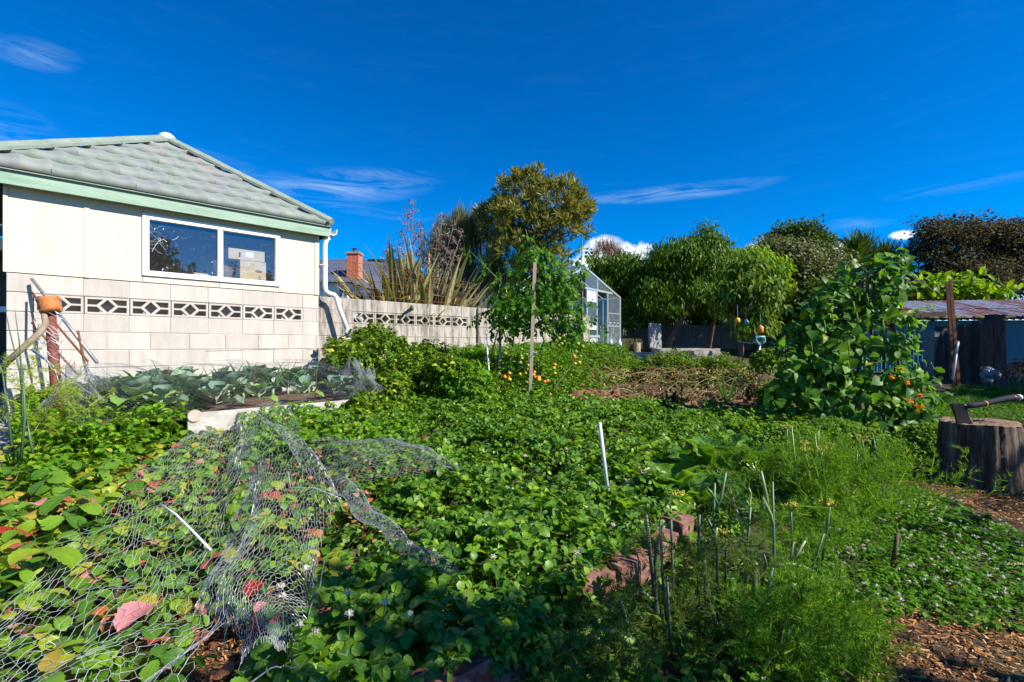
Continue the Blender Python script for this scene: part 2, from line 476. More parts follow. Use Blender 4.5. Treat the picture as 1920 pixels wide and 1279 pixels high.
def blockmat(name, a, b, dirt, streak):
    s = NT(name)
    base = s.mix(s.noise(6, 4), a, b)
    v = s.math('ADD', .90, s.math('MULTIPLY', s.n('ShaderNodeObjectInfo').outputs['Random'], .16))
    base = s.n('ShaderNodeHueSaturation', {'Color': base, 'Value': v}).outputs[0]
    sp = s.noise(120, 3, .7)
    base = s.mix(s.math('MULTIPLY', s.math('SUBTRACT', sp, .55, clamp=True), 2.2, clamp=True), base, dirt)
    # weathering runs in the world, so that it does not restart on each block
    pos = s.n('ShaderNodeNewGeometry').outputs['Position']
    mp = s.n('ShaderNodeMapping', {0: pos}); mp.inputs['Scale'].default_value = (5, 5, .9)
    st = s.n('ShaderNodeTexNoise', {'Vector': mp.outputs[0], 'Scale': 2.2, 'Detail': 8, 'Roughness': .7}).outputs['Fac']
    base = s.mix(s.math('MULTIPLY', s.math('SUBTRACT', st, .45, clamp=True), streak*3.2, clamp=True), base, dirt)
    return s.out(s.n('ShaderNodeBsdfPrincipled', {'Base Color': base, 'Roughness': .92, 'Normal': s.bump(s.noise(160, 5, .7), .35, .004)}).outputs[0])
M_blkA = blockmat('pale_block', (.46,.42,.378), (.53,.495,.458), (.30,.26,.22), .55)
M_blkB = blockmat('grey_block', (.36,.325,.28), (.46,.425,.37), (.10,.085,.07), 1.5)
M_mortA = mat('pale_mortar', (.43,.39,.35), (.49,.45,.41), 20, .95)
M_mortB = mat('grey_mortar', (.24,.22,.19), (.33,.30,.26), 20, .95)
def make_wall(root, s0, s1, ztop, zbot, mm, mort, breeze, pier=(), d=0.0, seed=1, dep=.09):
    """one bay of blocks: the breeze row is the second course from the top"""
    r = random.Random(seed)
    full = block_mesh('block', .393, .193, dep, .0035, mm); half = block_mesh('half_block', .193, .193, dep, .0035, mm)
    bz = breeze_mesh('breeze_block', mm)
    n = 0; z = ztop-.1
    mo = MB()
    def addm(a, b, z0, z1, dd=d-.004):
        p = W((a+b)/2, (z0+z1)/2, dd-dep/2+.003)
        mo.box(p, (b-a, dep-.01, z1-z0), WR)
    while z > zbot:
        row = round((ztop-.1-z)/.2)
        if row == 1 and breeze:
            b0, b1 = breeze
            k = 0; s = b0
            while s+.4 <= b1+.01:
                link_mesh('breeze_block', bz, root, wmat4(s+.2, z, d+r.uniform(-.002,.002), root)); s += .4
            segs = [(s0, b0), (b1, s1)]
        else: segs = [(s0, s1)]
        for a, b in segs:
            if b-a < .03: continue
            off = .2 if row % 2 else 0
            cur = a; first = True
            while cur < b-.02:
                w = min((.4-off) if first and off else .4, b-cur)
                first = False
                me, ww = (full, .393) if w > .3 else (half, .193)
                link_mesh('block', me, root, wmat4(cur+w/2, z, d+r.uniform(-.003,.003), root, sc=((w-.007)/ww, 1, 1)))
                cur += w
            addm(a, b, z-.1, z+.1)
        z -= .2
    for (pa, pb, pd) in pier:
        z = ztop-.1; pm = block_mesh('pier_block', pb-pa-.008, .19, .2, .005, mm)
        while z > zbot:
            link_mesh('block', pm, root, wmat4((pa+pb)/2, z, pd, root)); z -= .2
        mo.box(W((pa+pb)/2, (ztop+zbot)/2, pd-.1), (pb-pa-.02, .18, ztop-zbot-.01), WR)
    return mo.build('mortar', mort, root)
# ================================================================== the shed
shed = thing('shed', 'cream clad shed with green tiled hip roof on a low wall of pale pierced blocks', 'shed', W(-1.6, .4))
make_wall(shed, -3.04, 0, 1.95, .25, M_blkA, M_mortA, (-3.03, -.23), pier=((-3.23, -3.03, .03),), seed=3)
_c = NT('cream_paint')
_cb = _c.mix(_c.noise(14, 6, .65, (1,1,.08)), (.56,.50,.385), (.63,.57,.45))
_cb = _c.mix(_c.math('MULTIPLY', _c.math('SUBTRACT', _c.noise(3.5, 8, .7, (1,1,.22)), .50, clamp=True), 2.6, clamp=True), _cb, (.55,.47,.34))
_cb = _c.mix(_c.math('MULTIPLY', _c.math('SUBTRACT', _c.noise(70, 4, .7), .66, clamp=True), 4, clamp=True), _cb, (.42,.35,.26))
M_cream = _c.out(_c.n('ShaderNodeBsdfPrincipled', {'Base Color': _cb, 'Roughness': .6, 'Normal': _c.bump(_c.noise(40, 5, .6, (1,1,.06)), .15, .004)}).outputs[0])
M_white = mat('white_paint', (.82,.82,.80), (.78,.78,.75), 10, .35, tint=.03)
M_green = mat('green_paint', (.18,.30,.215), (.28,.40,.30), 5, .6, stretch=(.35,.35,3), bump=.3, bscale=24, detail=8)
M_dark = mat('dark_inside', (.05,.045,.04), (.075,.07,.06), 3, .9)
def wbox(mb, s0, s1, z0, z1, d0, d1): mb.box(W((s0+s1)/2, (z0+z1)/2, (d0+d1)/2), (s1-s0, abs(d1-d0), z1-z0), WR)
def part(name, m, parent, boxes, smooth=False):
    b = MB()
    for x in boxes: wbox(b, *x)
    return b.build(name, m, parent, smooth)
for a, b, z0, z1 in ((-3.215,-2.623,1.958,3.0), (-2.593,-2.112,1.958,3.0), (-2.106,-1.312,1.958,2.032), (-1.306,-.575,1.958,2.032), (-.569,-.062,1.958,3.0), (-2.106,-.575,2.775,3.0)):
    part('cladding_panel', M_cream, shed, [(a, b, z0, z1, -.012, .006)])
part('batten', M_cream, shed, [(-2.63,-2.586,1.957,3.0,.008,.016)])
part('corner_trim', M_cream, shed, [(-.06,.0,1.955,3.0,-.02,.018)])
part('corner_trim', M_cream, shed, [(-3.25,-3.217,1.955,3.0,-.02,.018)])
# window
win = part('window', M_white, shed, [(-2.115,-2.05,2.035,2.77,-.05,.03), (-.62,-.56,2.035,2.77,-.05,.03), (-2.05,-.62,2.71,2.77,-.05,.03), (-2.05,-.62,2.035,2.095,-.05,.03), (-1.33,-1.27,2.095,2.71,-.04,.02)])
sg = NT('window_glass')
fr = sg.math('ADD', .085, sg.math('MULTIPLY', sg.math('POWER', sg.n('ShaderNodeLayerWeight', {'Blend': .5}).outputs['Facing'], 4.0), .8), clamp=True)
smear = sg.noise(25, 6, .7)
mx = sg.n('ShaderNodeMixShader', {0: fr})
tr = sg.n('ShaderNodeBsdfTransparent', {'Color': (.93,.95,.95)}).outputs[0]
gl = sg.n('ShaderNodeBsdfGlossy', {'Color': (.95,.97,1.0), 'Roughness': .015}).outputs[0]
sg.t.links.new(tr, mx.inputs[1]); sg.t.links.new(gl, mx.inputs[2])
dirt = sg.n('ShaderNodeBsdfDiffuse', {'Color': (.6,.6,.58)}).outputs[0]
mx2 = sg.n('ShaderNodeMixShader', {0: sg.math('ADD', .015, sg.math('MULTIPLY', sg.math('SUBTRACT', smear, .58, clamp=True), .5))})
sg.t.links.new(mx.outputs[0], mx2.inputs[1]); sg.t.links.new(dirt, mx2.inputs[2])
M_glass = sg.out(mx2.outputs[0])
part('pane', M_glass, win, [(-2.05,-1.33,2.095,2.71,-.022,-.017)])
part('pane', M_glass, win, [(-1.27,-.62,2.095,2.71,-.022,-.017)])
# the room behind the glass: floor bench, back and side linings
part('backing', M_mortA, shed, [(-3.0,-.02,1.5,1.80,-.16,-.125)])
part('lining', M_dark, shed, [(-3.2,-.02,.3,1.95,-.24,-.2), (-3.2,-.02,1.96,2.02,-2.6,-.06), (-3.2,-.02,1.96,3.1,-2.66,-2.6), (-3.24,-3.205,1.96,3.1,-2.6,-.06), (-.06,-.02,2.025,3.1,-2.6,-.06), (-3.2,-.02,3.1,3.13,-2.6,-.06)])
# cobwebs and splashes on the pane, flat on the glass
M_web = mat('cobweb', (.75,.78,.8), rough=.8)
wb = MB(); rr = random.Random(5)
def web(pts, r=.0016):
    wb.tube([W(s, z, -.010) for s, z in pts], r, 3, cap=False)
for _ in range(7):
    s, z = -2.04, rr.uniform(2.35, 2.69); q = [(s, z)]
    for k in range(4): s += rr.uniform(.02,.05); z += rr.uniform(-.06,.03); q.append((s, min(z, 2.7)))
    web(q, .0011)
web([(-2.02,2.33),(-1.98,2.42),(-1.95,2.47),(-1.91,2.5),(-1.87,2.47)], .0022); web([(-1.82,2.5),(-1.78,2.52),(-1.75,2.56)], .0025)
for _ in range(11):
    s, z = rr.uniform(-2.03,-1.35), rr.uniform(2.1,2.66); web([(s, z), (s+rr.uniform(-.004,.004), z-rr.uniform(.004,.03))], rr.uniform(.0008,.0028))
wb.build('cobweb', M_web, win)
# fascia
part('fascia', M_green, shed, [(-3.62,.115,2.83,2.99,.10,.13)])
part('soffit', M_cream, shed, [(-3.62,.10,2.985,2.998,-.05,.098)])
part('fascia', M_green, shed, [(.085,.115,2.83,2.99,-3.2,.097)])
# roof: the hip towards the garden in single tiles, plain slopes behind
z0 = 3.0; eL, eR, aS, aB, aZ = -3.62, .13, -1.6, 1.68, 4.27
fd = .16
def roofp(s, u): # u 0..1 from eave to apex
    return W(s, z0+(aZ-z0)*u, fd-(aB+fd)*u)
M_tile = NT('roof_tile')
tb = M_tile.ramp(M_tile.n('ShaderNodeObjectInfo').outputs['Random'], [(0,(.165,.21,.178)), (.3,(.19,.23,.20)), (.62,(.185,.205,.208)), (.86,(.215,.26,.222)), (1,(.225,.20,.19))])
tb = M_tile.mix(M_tile.math('MULTIPLY', M_tile.math('SUBTRACT', M_tile.noise(9, 7, .7), .45, clamp=True), 2.4, clamp=True), tb, (.235,.25,.255))
tb = M_tile.mix(M_tile.math('MULTIPLY', M_tile.math('SUBTRACT', M_tile.noise(34, 6, .7), .56, clamp=True), 3, clamp=True), tb, (.09,.105,.085))
pz = M_tile.n('ShaderNodeNewGeometry').outputs['Position']
pn = M_tile.n('ShaderNodeTexNoise', {'Vector': pz, 'Scale': 1.5, 'Detail': 4}).outputs['Fac']
tb = M_tile.mix(M_tile.math('MULTIPLY', M_tile.math('SUBTRACT', pn, .6, clamp=True), 4, clamp=True), tb, (.26,.195,.18))
M_tile = M_tile.out(M_tile.n('ShaderNodeBsdfPrincipled', {'Base Color': tb, 'Roughness': .75, 'Normal': M_tile.bump(M_tile.noise(150, 4), .25, .003)}).outputs[0])
slope = math.atan2(aZ-z0, aB+fd); sl = math.hypot(aZ-z0, aB+fd)
tw, gauge = .235, sl/6.0
def tile_mesh():
    m = MB(); nx = 8; V = []; L = gauge+.05
    for row, (y, lift) in enumerate(((0, .052), (.5*L, .028), (L, .002))):
        for i in range(nx+1):
            u = i/nx
            z = -.019*math.sin(math.pi*min(u/.86, 1))**.8 + (.008*math.sin(math.pi*(u-.86)/.14) if u > .86 else 0)
            V.append((tw*(u-.5)*1.02, y, z+lift+.012))
    for i in range(nx+1):
        a = V[i]; V.append((a[0], .010, min(-.012, a[2]-.02)))
    k = nx+1; Fs = []
    for r_ in range(2): Fs += [(r_*k+i, r_*k+i+1, (r_+1)*k+i+1, (r_+1)*k+i) for i in range(nx)]
    Fs += [(3*k+i, 3*k+i+1, i+1, i) for i in range(nx)]
    m.add(V, Fs); return m.mesh('tile', M_tile, True)
tme = tile_mesh()
RS = np.column_stack([WT, -WN*math.cos(slope)+np.array((0,0,math.sin(slope))), -WN*-math.sin(slope)*1+np.array((0,0,math.cos(slope)))])
RS[:, 2] = np.cross(RS[:, 0], RS[:, 1])
def cut_tile(me, x0, x1):
    """a tile cut by a hip: keeps local x between two slanting lines"""
    bm = bmesh.new(); bm.from_mesh(me)
    for (p, n) in (x0, x1):
        if p is None: continue
        bmesh.ops.bisect_plane(bm, geom=bm.verts[:]+bm.edges[:]+bm.faces[:], plane_co=p, plane_no=n, clear_outer=True)
    if not bm.faces: bm.free(); return None
    o = bpy.data.meshes.new('cut_tile'); bm.to_mesh(o); bm.free(); o.materials.append(M_tile); return o
jt = random.Random(9)
for c in range(6):
    u = c/6; nleft = int((aS-eL)/tw)+2; nright = int((eR-aS)/tw)+2
    for i in range(-nleft, nright+1):
        s = aS+(i+(.5 if c % 2 else 0))*tw
        lo = eL+(aS-eL)*u; hi = eR+(aS-eR)*u
        lo2 = eL+(aS-eL)*(u+1/6+.02); hi2 = eR+(aS-eR)*(u+1/6+.02)
        if s+tw/2 < lo or s-tw/2 > hi: continue
        me = tme
        if s-tw/2 < lo2 or s+tw/2 > hi2:
            kL = (aS-eL)/sl; kR = (eR-aS)/sl
            me = cut_tile(tme, ((lo-s, 0, 0), (-1, kL, 0)), ((hi-s, 0, 0), (1, kR, 0)))
            if me is None: continue
        Mx = Matrix(RS.tolist()).to_4x4(); Mx.translation = Vector(roofp(s, u)-WL[shed.name]+np.array((0,0,jt.uniform(-.002,.002))))
        link_mesh('tile', me, shed, Mx)
# underlay and the other slopes
rb = MB()
A = roofp(eL, .0)-np.array((0,0,.03)); B = roofp(eR, .0)-np.array((0,0,.03)); C = roofp(aS, 1)-np.array((0,0,.03))
back = 3.2
Lb = W(eL, z0-.012, -back); Rb = W(eR, z0-.012, -back); Cb = W(aS, aZ-.012, -back)
rb.add([A, B, C, Lb, Rb, Cb], [(0,1,2), (1,4,5,2), (3,0,2,5), (4,3,5)])
rb.build('roof_underlay', M_tile, shed)
def cap(a, b, w=.085, h=.05, name='hip_cap', m=None):
    a = np.array(a); b = np.array(b); d = (b-a)/np.linalg.norm(b-a); y = np.cross((0,0,1), d); y /= np.linalg.norm(y); z = np.cross(d, y)
    V = []
    for p in (a, b):
        for (q, r_) in ((-w, -.035), (-w, 0.0), (-.022, h), (.022, h), (w, 0.0), (w, -.035)): V.append(p+y*q+z*r_)
    Fs = [(i, i+1, 7+i, 6+i) for i in range(5)]+[tuple(range(6))[::-1], tuple(range(6,12)), (0, 6, 11, 5)]
    m_ = MB(); m_.add(V, Fs); return m_.build(name, m or M_green2, shed)
M_green2 = mat('green_cap', (.17,.22,.175), (.24,.285,.235), 7, .65, detail=7, bump=.15)
M_white_cap = mat('pale_cap', (.55,.56,.53), (.66,.66,.63), 9, .6)
up3 = np.array((0,0,.055))
for a, b, n_ in ((roofp(eL,0)+up3, roofp(aS,1)+up3, 3), (roofp(eR,0)+up3, roofp(aS,1)+up3, 3)):
    for k in range(n_):
        cap(a+(b-a)*k/n_+(0,0,.004*k), a+(b-a)*((k+1)/n_+.004)+(0,0,.004*k))
cap(roofp(aS,1)+(0,0,.075), W(aS, aZ+.075, -back), name='ridge_cap', m=M_white_cap)
rc = MB(); rc.sphere(roofp(aS,1)+np.array((0,0,.05)), .11, 10, 6, sq=(1.1,1.1,.85)); rc.build('ridge_end', M_white_cap, shed, True)
# gutter and downpipe
gt = MB(); 
gp = [W(.10, 0, d) for d in (.13, -3.2)]
prof = [(.0,2.955),(.0,2.865),(.05,2.855),(.10,2.88),(.115,2.955),(.105,2.955),(.095,2.888),(.05,2.867),(.012,2.875),(.012,2.955)]
V = [W(.118+a, z, dd) for dd in (.13, -3.2) for a, z in prof]; k = len(prof)
gt.add(V, [(i, (i+1) % k, k+(i+1) % k, k+i) for i in range(k)]+[tuple(range(k)), tuple(range(k, 2*k))[::-1]])
gt.build('gutter', M_white, shed)
dp = MB(); q = [W(.17, 2.87, .06), W(.10, 2.80, .05), W(.075, 2.72, .05), W(.075, 2.1, .05), W(.085, 2.02, .055), W(.13, 1.985, .07), W(.20, 1.97, .08), W(.235, 1.93, .085), W(.27, 1.8, .09), W(.40, 1.42, .12)]
dp.tube(q, .036, 12); d1 = dp.build('downpipe', M_white, shed, True)
br = MB(); br.tube([W(.075, 2.40, .05), W(.075, 2.425, .05)], .041, 12); br.bar(W(.0, 2.41, .05), W(.07, 2.41, .05), .02, .008); br.build('bracket', M_white, d1)
M_teal = mat('teal_cloth', (.28,.42,.42), (.36,.5,.48), 30, .8)
jn = MB(); jn.tube([W(.385, 1.45, .118), W(.415, 1.385, .122)], .046, 12); jn.build('joint_tape', M_teal, d1, True)
M_pipe = mat('grey_pipe', (.55,.55,.53), (.66,.66,.64), 12, .4)
p2 = MB(); p2.tube([W(.36, 1.41, .13), W(.66, 1.20, .32)], .042, 12); o = p2.build('lower_pipe', M_pipe, d1, True)
# boxes that stand on the bench inside
M_card = mat('cardboard', (.50,.38,.25), (.58,.46,.32), 5, .8, bump=.1)
M_ink = mat('ink', (.04,.04,.06), rough=.7)
M_paper = mat('label_paper', (.75,.75,.74), rough=.7)
def carton(name, label, s0, s1, z0, z1, d0, d1, extra=None):
    b = MB(); wbox(b, s0, s1, z0, z1, d0, d1)
    b.box(W((s0+s1)/2, z1+.003, (d0+d1)/2), (s1-s0+.002, .05, .004), WR)
    o = b.build(name, M_card, origin=W((s0+s1)/2, z0, (d0+d1)/2)); tag(o, label, 'box', 'boxes behind the shed window')
    return o
b1 = carton('cardboard_box', 'large tan cardboard box printed with an oval emblem behind the shed window', -1.03, -.70, 2.022, 2.37, -.36, -.12)
e = MB()
rg = [(-.80+.045*math.cos(t), 2.235+.013*math.sin(t)) for t in np.linspace(0, 2*math.pi, 22)]
e.tube([W(s, z, -.1185) for s, z in rg], .003, 3, cap=False)
for k in range(7): e.box(W(-.83+k*.0098, 2.235, -.1185), (.006, .002, .011), WR)
e.build('printed_emblem', M_ink, b1)
e = MB()
for k in range(4): wbox(e, -.80+.012*(k % 2), -.775+.012*(k % 2), 2.10+k*.022, 2.113+k*.022, -.1195, -.1175)
e.build('printed_mark', mat('blue_ink', (.10,.16,.32), rough=.7), b1)
b2 = carton('cardboard_box', 'shallow cardboard carton with hand hole and white label, topmost behind the shed window', -1.17, -.715, 2.377, 2.52, -.40, -.13)
e = MB(); wbox(e, -1.045, -1.022, 2.41, 2.475, -.131, -.1285); e.build('hand_hole', M_ink, b2)
e = MB(); wbox(e, -.96, -.86, 2.42, 2.49, -.131, -.1285); e.build('paper_label', M_paper, b2)
b3 = carton('cardboard_box', 'small open carton low behind the wider shed window pane', -1.56, -1.38, 2.022, 2.15, -.42, -.2)
fl = MB(); fl.add([W(-1.56,2.15,-.2), W(-1.38,2.15,-.2), W(-1.36,2.11,-.12), W(-1.54,2.11,-.12)], [(0,1,2,3)]); fl.build('flap', M_card, b3)
b4 = MB(); b4.tube([W(-1.17, 2.024, -.36), W(-1.17, 2.36, -.36)], .13, 14)
tag(b4.build('wicker_drum', mat('wicker', (.10,.07,.05), (.19,.13,.09), 40, .8, stretch=(1,1,6)), smooth=True, origin=W(-1.17, 2.022, -.36)), 'dark woven drum beside the cartons behind the shed window', 'basket')

# ================================================================== garden wall beyond the shed
gw = thing('block_wall', 'weathered grey block wall with a row of pierced diamond blocks beyond the shed', 'wall', W(2.5, .6, -.1))
make_wall(gw, .02, 3.2, 1.95, .35, M_blkB, M_mortB, (.58, 2.98), d=-.10, seed=4)
make_wall(gw, 3.17, 6.60, 1.95, .55, M_blkB, M_mortB, (3.72, 6.52), pier=((3.2, 3.59, -.04), (6.55, 6.92, -.03)), d=-.10, seed=5)
# ================================================================== greenhouse at the end of the wall
M_alu = mat('aluminium', (.62,.63,.62), (.74,.75,.74), 30, .38, metal=.75)
sg = NT('greenhouse_glass')
fr = sg.math('ADD', .07, sg.math('MULTIPLY', sg.math('POWER', sg.n('ShaderNodeLayerWeight', {'Blend': .5}).outputs['Facing'], 4.0), .8), clamp=True)
mx = sg.n('ShaderNodeMixShader', {0: fr})
tr = sg.n('ShaderNodeBsdfTransparent', {'Color': (.80,.88,.86)}).outputs[0]
gl = sg.n('ShaderNodeBsdfGlossy', {'Color': (.9,.95,1.0), 'Roughness': .03}).outputs[0]
sg.t.links.new(tr, mx.inputs[1]); sg.t.links.new(gl, mx.inputs[2])
mx2 = sg.n('ShaderNodeMixShader', {0: sg.math('ADD', .05, sg.math('MULTIPLY', sg.noise(5, 6, .7), .14))})
sg.t.links.new(mx.outputs[0], mx2.inputs[1])
sg.t.links.new(sg.n('ShaderNodeBsdfDiffuse', {'Color': (.5,.55,.55)}).outputs[0], mx2.inputs[2])
M_ghglass = sg.out(mx2.outputs[0])
M_opal = mat('opal_panel', (.62,.70,.74), (.72,.78,.80), 4, .4)
gh_z = 1.0
gh = thing('greenhouse', 'small glass greenhouse with bare metal frame and open door past the wall end', 'greenhouse', W(4.6, gh_z, -.5))
gs0, gs1, gsA, eav, apx = 5.62, 8.64, 6.98, 2.54, 3.22
def ghbar(pts, r=.018, name='glazing_bar', par=None):
    b = MB()
    for a, c in zip(pts, pts[1:]): b.bar(a, c, r*2, r*1.6, up=WN)
    return b.build(name, M_alu, par or gh)
gd = -.25
L_ = 1.7
def slz(s): return apx+(eav-apx)*abs(s-gsA)/((gs1-gsA) if s > gsA else (gsA-gs0))
for d, s_ in ((gd, 1), (gd-L_, 1)):
    b = MB()
    for a, c in (((gs0,gh_z),(gs0,eav)), ((gs1,gh_z),(gs1,eav)), ((gs0,eav),(gsA,apx)), ((gs1,eav),(gsA,apx)), ((gs0,gh_z+.02),(gs1,gh_z+.02))):
        b.bar(W(*a, d), W(*c, d), .045, .035, up=WN)
    b.build('gable_frame', M_alu, gh)
ghbar([W(7.0, 2.68, gd), W(8.25, 2.63, gd)], .024)
ghbar([W(7.55, 2.66, gd), W(7.55, slz(7.55), gd)], .014)
for s in (7.08, 7.52, 8.02): ghbar([W(s, gh_z, gd), W(s, 2.66, gd)], .019)
for z in (2.08, 1.73): ghbar([W(8.04, z, gd), W(8.62, z, gd)], .014)
ghbar([W(7.08, 1.44, gd+.01), W(7.62, 1.44, gd+.01)], .03)
ghbar([W(8.05, 1.2, gd+.01), W(8.30, 1.71, gd+.01)], .009)
ghbar([W(8.05, 2.05, gd+.012), W(8.14, 1.74, gd+.012)], .007)
for zz in (1.83, 1.76): ghbar([W(8.05, zz, gd+.015), W(8.6, zz, gd+.015)], .006)
b = MB()
for k in range(6): b.bar(W(8.06+k*.09, 1.76+.07*(k % 2), gd+.02), W(8.15+k*.09, 1.83-.07*(k % 2), gd+.02), .012, .008, up=WN)
b.build('scroll_bracket', M_alu, gh)
for s in (gs0, gs1): ghbar([W(s, eav, gd), W(s, eav, gd-L_)], .02, 'eave_bar')
rbm = MB(); rbm.bar(W(gsA, apx+.03, gd+.06), W(gsA, apx+.03, gd-L_), .12, .05); rbm.build('ridge_bar', M_white, gh)
for k in range(1, 3):
    d = gd-L_*k/3
    ghbar([W(gs1, gh_z, d), W(gs1, eav, d), W(gsA, apx, d)], .012); ghbar([W(gs0, gh_z, d), W(gs0, eav, d), W(gsA, apx, d)], .012)
def pane(pts, m=None, name='pane'):
    b = MB(); b.add(pts, [tuple(range(len(pts)))]); return b.build(name, m or M_ghglass, gh)
e_ = .02
pane([W(7.02,2.70,gd), W(7.53,2.68,gd), W(7.53,slz(7.53)-e_,gd), W(7.02,slz(7.02)-e_,gd)])
pane([W(7.57,2.68,gd), W(8.2,2.65,gd), W(8.2,slz(8.2)-e_,gd), W(7.57,slz(7.57)-e_,gd)])
pane([W(8.04,2.10,gd), W(8.62,2.10,gd), W(8.62,slz(8.62)-e_,gd), W(8.3,2.62,gd), W(8.04,2.62,gd)])
pane([W(8.04,1.85,gd), W(8.62,1.85,gd), W(8.62,2.06,gd), W(8.04,2.06,gd)])
pane([W(8.04,1.02,gd), W(8.62,1.02,gd), W(8.62,1.71,gd), W(8.04,1.71,gd)])
pane([W(7.10,2.34,gd), W(7.50,2.34,gd), W(7.50,2.64,gd), W(7.10,2.64,gd)], M_opal)
pane([W(7.10,1.80,gd), W(7.50,1.80,gd), W(7.50,2.32,gd), W(7.10,2.32,gd)])
pane([W(7.10,1.62,gd), W(7.50,1.62,gd), W(7.50,1.78,gd), W(7.10,1.78,gd)], M_opal)
pane([W(7.10,1.02,gd), W(7.50,1.02,gd), W(7.50,1.40,gd), W(7.10,1.40,gd)], M_opal)
for k in range(3):
    d0, d1 = gd-L_*k/3-.015, gd-L_*(k+1)/3+.015
    pane([W(gs1,eav,d0), W(gs1,eav,d1), W(gsA+.04,apx,d1), W(gsA+.04,apx,d0)])
    pane([W(gs1,gh_z,d0), W(gs1,gh_z,d1), W(gs1,eav-.02,d1), W(gs1,eav-.02,d0)])
    pane([W(gs0,eav,d0), W(gs0,eav,d1), W(gsA-.04,apx,d1), W(gsA-.04,apx,d0)])
M_rustw = mat('old_brown_wood', (.07,.045,.03), (.14,.095,.065), 12, .85, stretch=(1,1,.1), bump=.4)
o = MB(); o.bar(W(6.535, .9, .0), W(6.535, 2.75, .0), .05, .05, up=WN)
tag(o.build('timber_post', M_rustw, origin=W(6.535, .9, .0)), 'slim dark timber post against the end pier of the block wall beside the greenhouse', 'post')
bo = MB(); wbox(bo, 7.1, 7.5, 1.40, 1.43, -1.2, -.5); wbox(bo, 7.12, 7.16, gh_z-.05, 1.40, -1.1, -1.06); wbox(bo, 7.44, 7.48, gh_z-.05, 1.40, -.56, -.52)
tag(bo.build('potting_bench', M_white, origin=W(7.3, gh_z, -.85)), 'narrow white bench standing inside the greenhouse doorway', 'bench')
M_plastic = mat('clear_plastic', (.55,.68,.74), rough=.15, spec=.6)
for k, s in enumerate((8.0, 8.42)):
    b = MB(); c = W(s, 0, -.12); zz = gh_z-.03
    b.tube([c+(0,0,zz), c+(0,0,zz+.24), c+(0,0,zz+.32), c+(0,0,zz+.35), c+(0,0,zz+.40)], [.07,.07,.05,.025,.025], 10)
    tag(b.build('plastic_bottle', M_plastic, smooth=True, origin=c+np.array((0,0,zz))), ['pale plastic bottle on the ground at the greenhouse doorway', 'pale plastic bottle on the ground at the outer corner of the greenhouse'][k], 'bottle', 'bottles at the greenhouse')

# ================================================================== corrugated fence and lean-to
def corr(m, p0, p1, z0, z1, zt0=None, n=10, amp=.012, segs=3):
    """one corrugated sheet between two ground points"""
    p0 = np.array(p0, float); p1 = np.array(p1, float); d = p1-p0; L = np.hypot(*d[:2]); nrm = np.array((d[1], -d[0]))/L
    k = n*segs; V = []
    for i in range(k+1):
        t = i/k; a = amp*math.sin(2*math.pi*n*t)
        q = p0[:2]+d[:2]*t+nrm*a
        zb = z0[0]+(z0[1]-z0[0])*t; zt = z1[0]+(z1[1]-z1[0])*t
        V += [(q[0], q[1], zb), (q[0], q[1], zt)]
    m.add(V, [(2*i, 2*i+2, 2*i+3, 2*i+1) for i in range(k)])
def corrmat(name, a, b, rust, amt, streaks=(6,6,1)):
    s = NT(name)
    base = s.mix(s.noise(3, 6, .6, streaks), a, b)
    v = s.math('ADD', .8, s.math('MULTIPLY', s.n('ShaderNodeObjectInfo').outputs['Random'], .35))
    base = s.n('ShaderNodeHueSaturation', {'Color': base, 'Value': v}).outputs[0]
    base = s.mix(s.math('MULTIPLY', s.math('SUBTRACT', s.noise(2.2, 7, .7, (1.5,1.5,.5)), 1-amt, clamp=True), 6, clamp=True), base, rust)
    return s.out(s.n('ShaderNodeBsdfPrincipled', {'Base Color': base, 'Roughness': .5, 'Metallic': .25}).outputs[0])
M_fence = corrmat('weathered_sheet', (.11,.145,.16), (.18,.22,.24), (.10,.065,.045), .42)
M_fpost = M_rustw
fen = thing('corrugated_fence', 'low weathered blue grey corrugated iron fence shaded by the peach trees', 'fence', (6, 17, 1.1))
fx = [3.2, 4.05, 4.9, 5.75, 6.6, 7.45, 8.3, 9.15, 10.0, 10.85]
for i, (a, c) in enumerate(zip(fx, fx[1:])):
    h = 2.32-.01*i if i < 2 else 1.92+.03*(i % 2)
    y0, y1 = 17.0+.02*i, 17.0+.02*(i+1)
    m = MB(); corr(m, (a+.01, y0, 0), (c+.03, y1, 0), (.95, .93), (h, h-.015)); m.build('sheet', M_fence, fen)
for x in (4.9, 7.45, 10.0):
    m = MB(); m.box((x, 17.15, 1.4), (.09, .09, 1.1)); m.build('post', M_fpost, fen)
m = MB(); m.box((7.0, 17.13, 1.75), (7.6, .05, .08)); m.build('rail', M_fpost, fen)

lt = thing('lean_to', 'lean-to with blue corrugated wall and rusty patched corrugated roof', 'shed', (11.5, 12.0, .5))
M_blue = corrmat('blue_sheet', (.06,.23,.35), (.09,.30,.43), (.08,.07,.06), .32)
M_rustroof = NT('rusty_sheet')
_r = M_rustroof
rb_ = _r.mix(_r.noise(1.2, 5, .6, (3,3,1)), (.40,.43,.46), (.58,.60,.62))
rv = _r.math('ADD', _r.math('MULTIPLY', _r.n('ShaderNodeObjectInfo').outputs['Random'], .3), _r.math('MULTIPLY', _r.noise(1.6, 5, .7, (4.5,.5,.5)), 1.55))
rb_ = _r.mix(_r.math('MULTIPLY', _r.math('SUBTRACT', rv, .86, clamp=True), 6, clamp=True), rb_, _r.mix(_r.noise(8, 5), (.30,.10,.055), (.46,.22,.15)))
M_rustroof = _r.out(_r.n('ShaderNodeBsdfPrincipled', {'Base Color': rb_, 'Roughness': .55, 'Metallic': .3}).outputs[0])
lx = [8.2+.78*i for i in range(9)]
def lty(x): return 12.0-.18*(x-8.2)
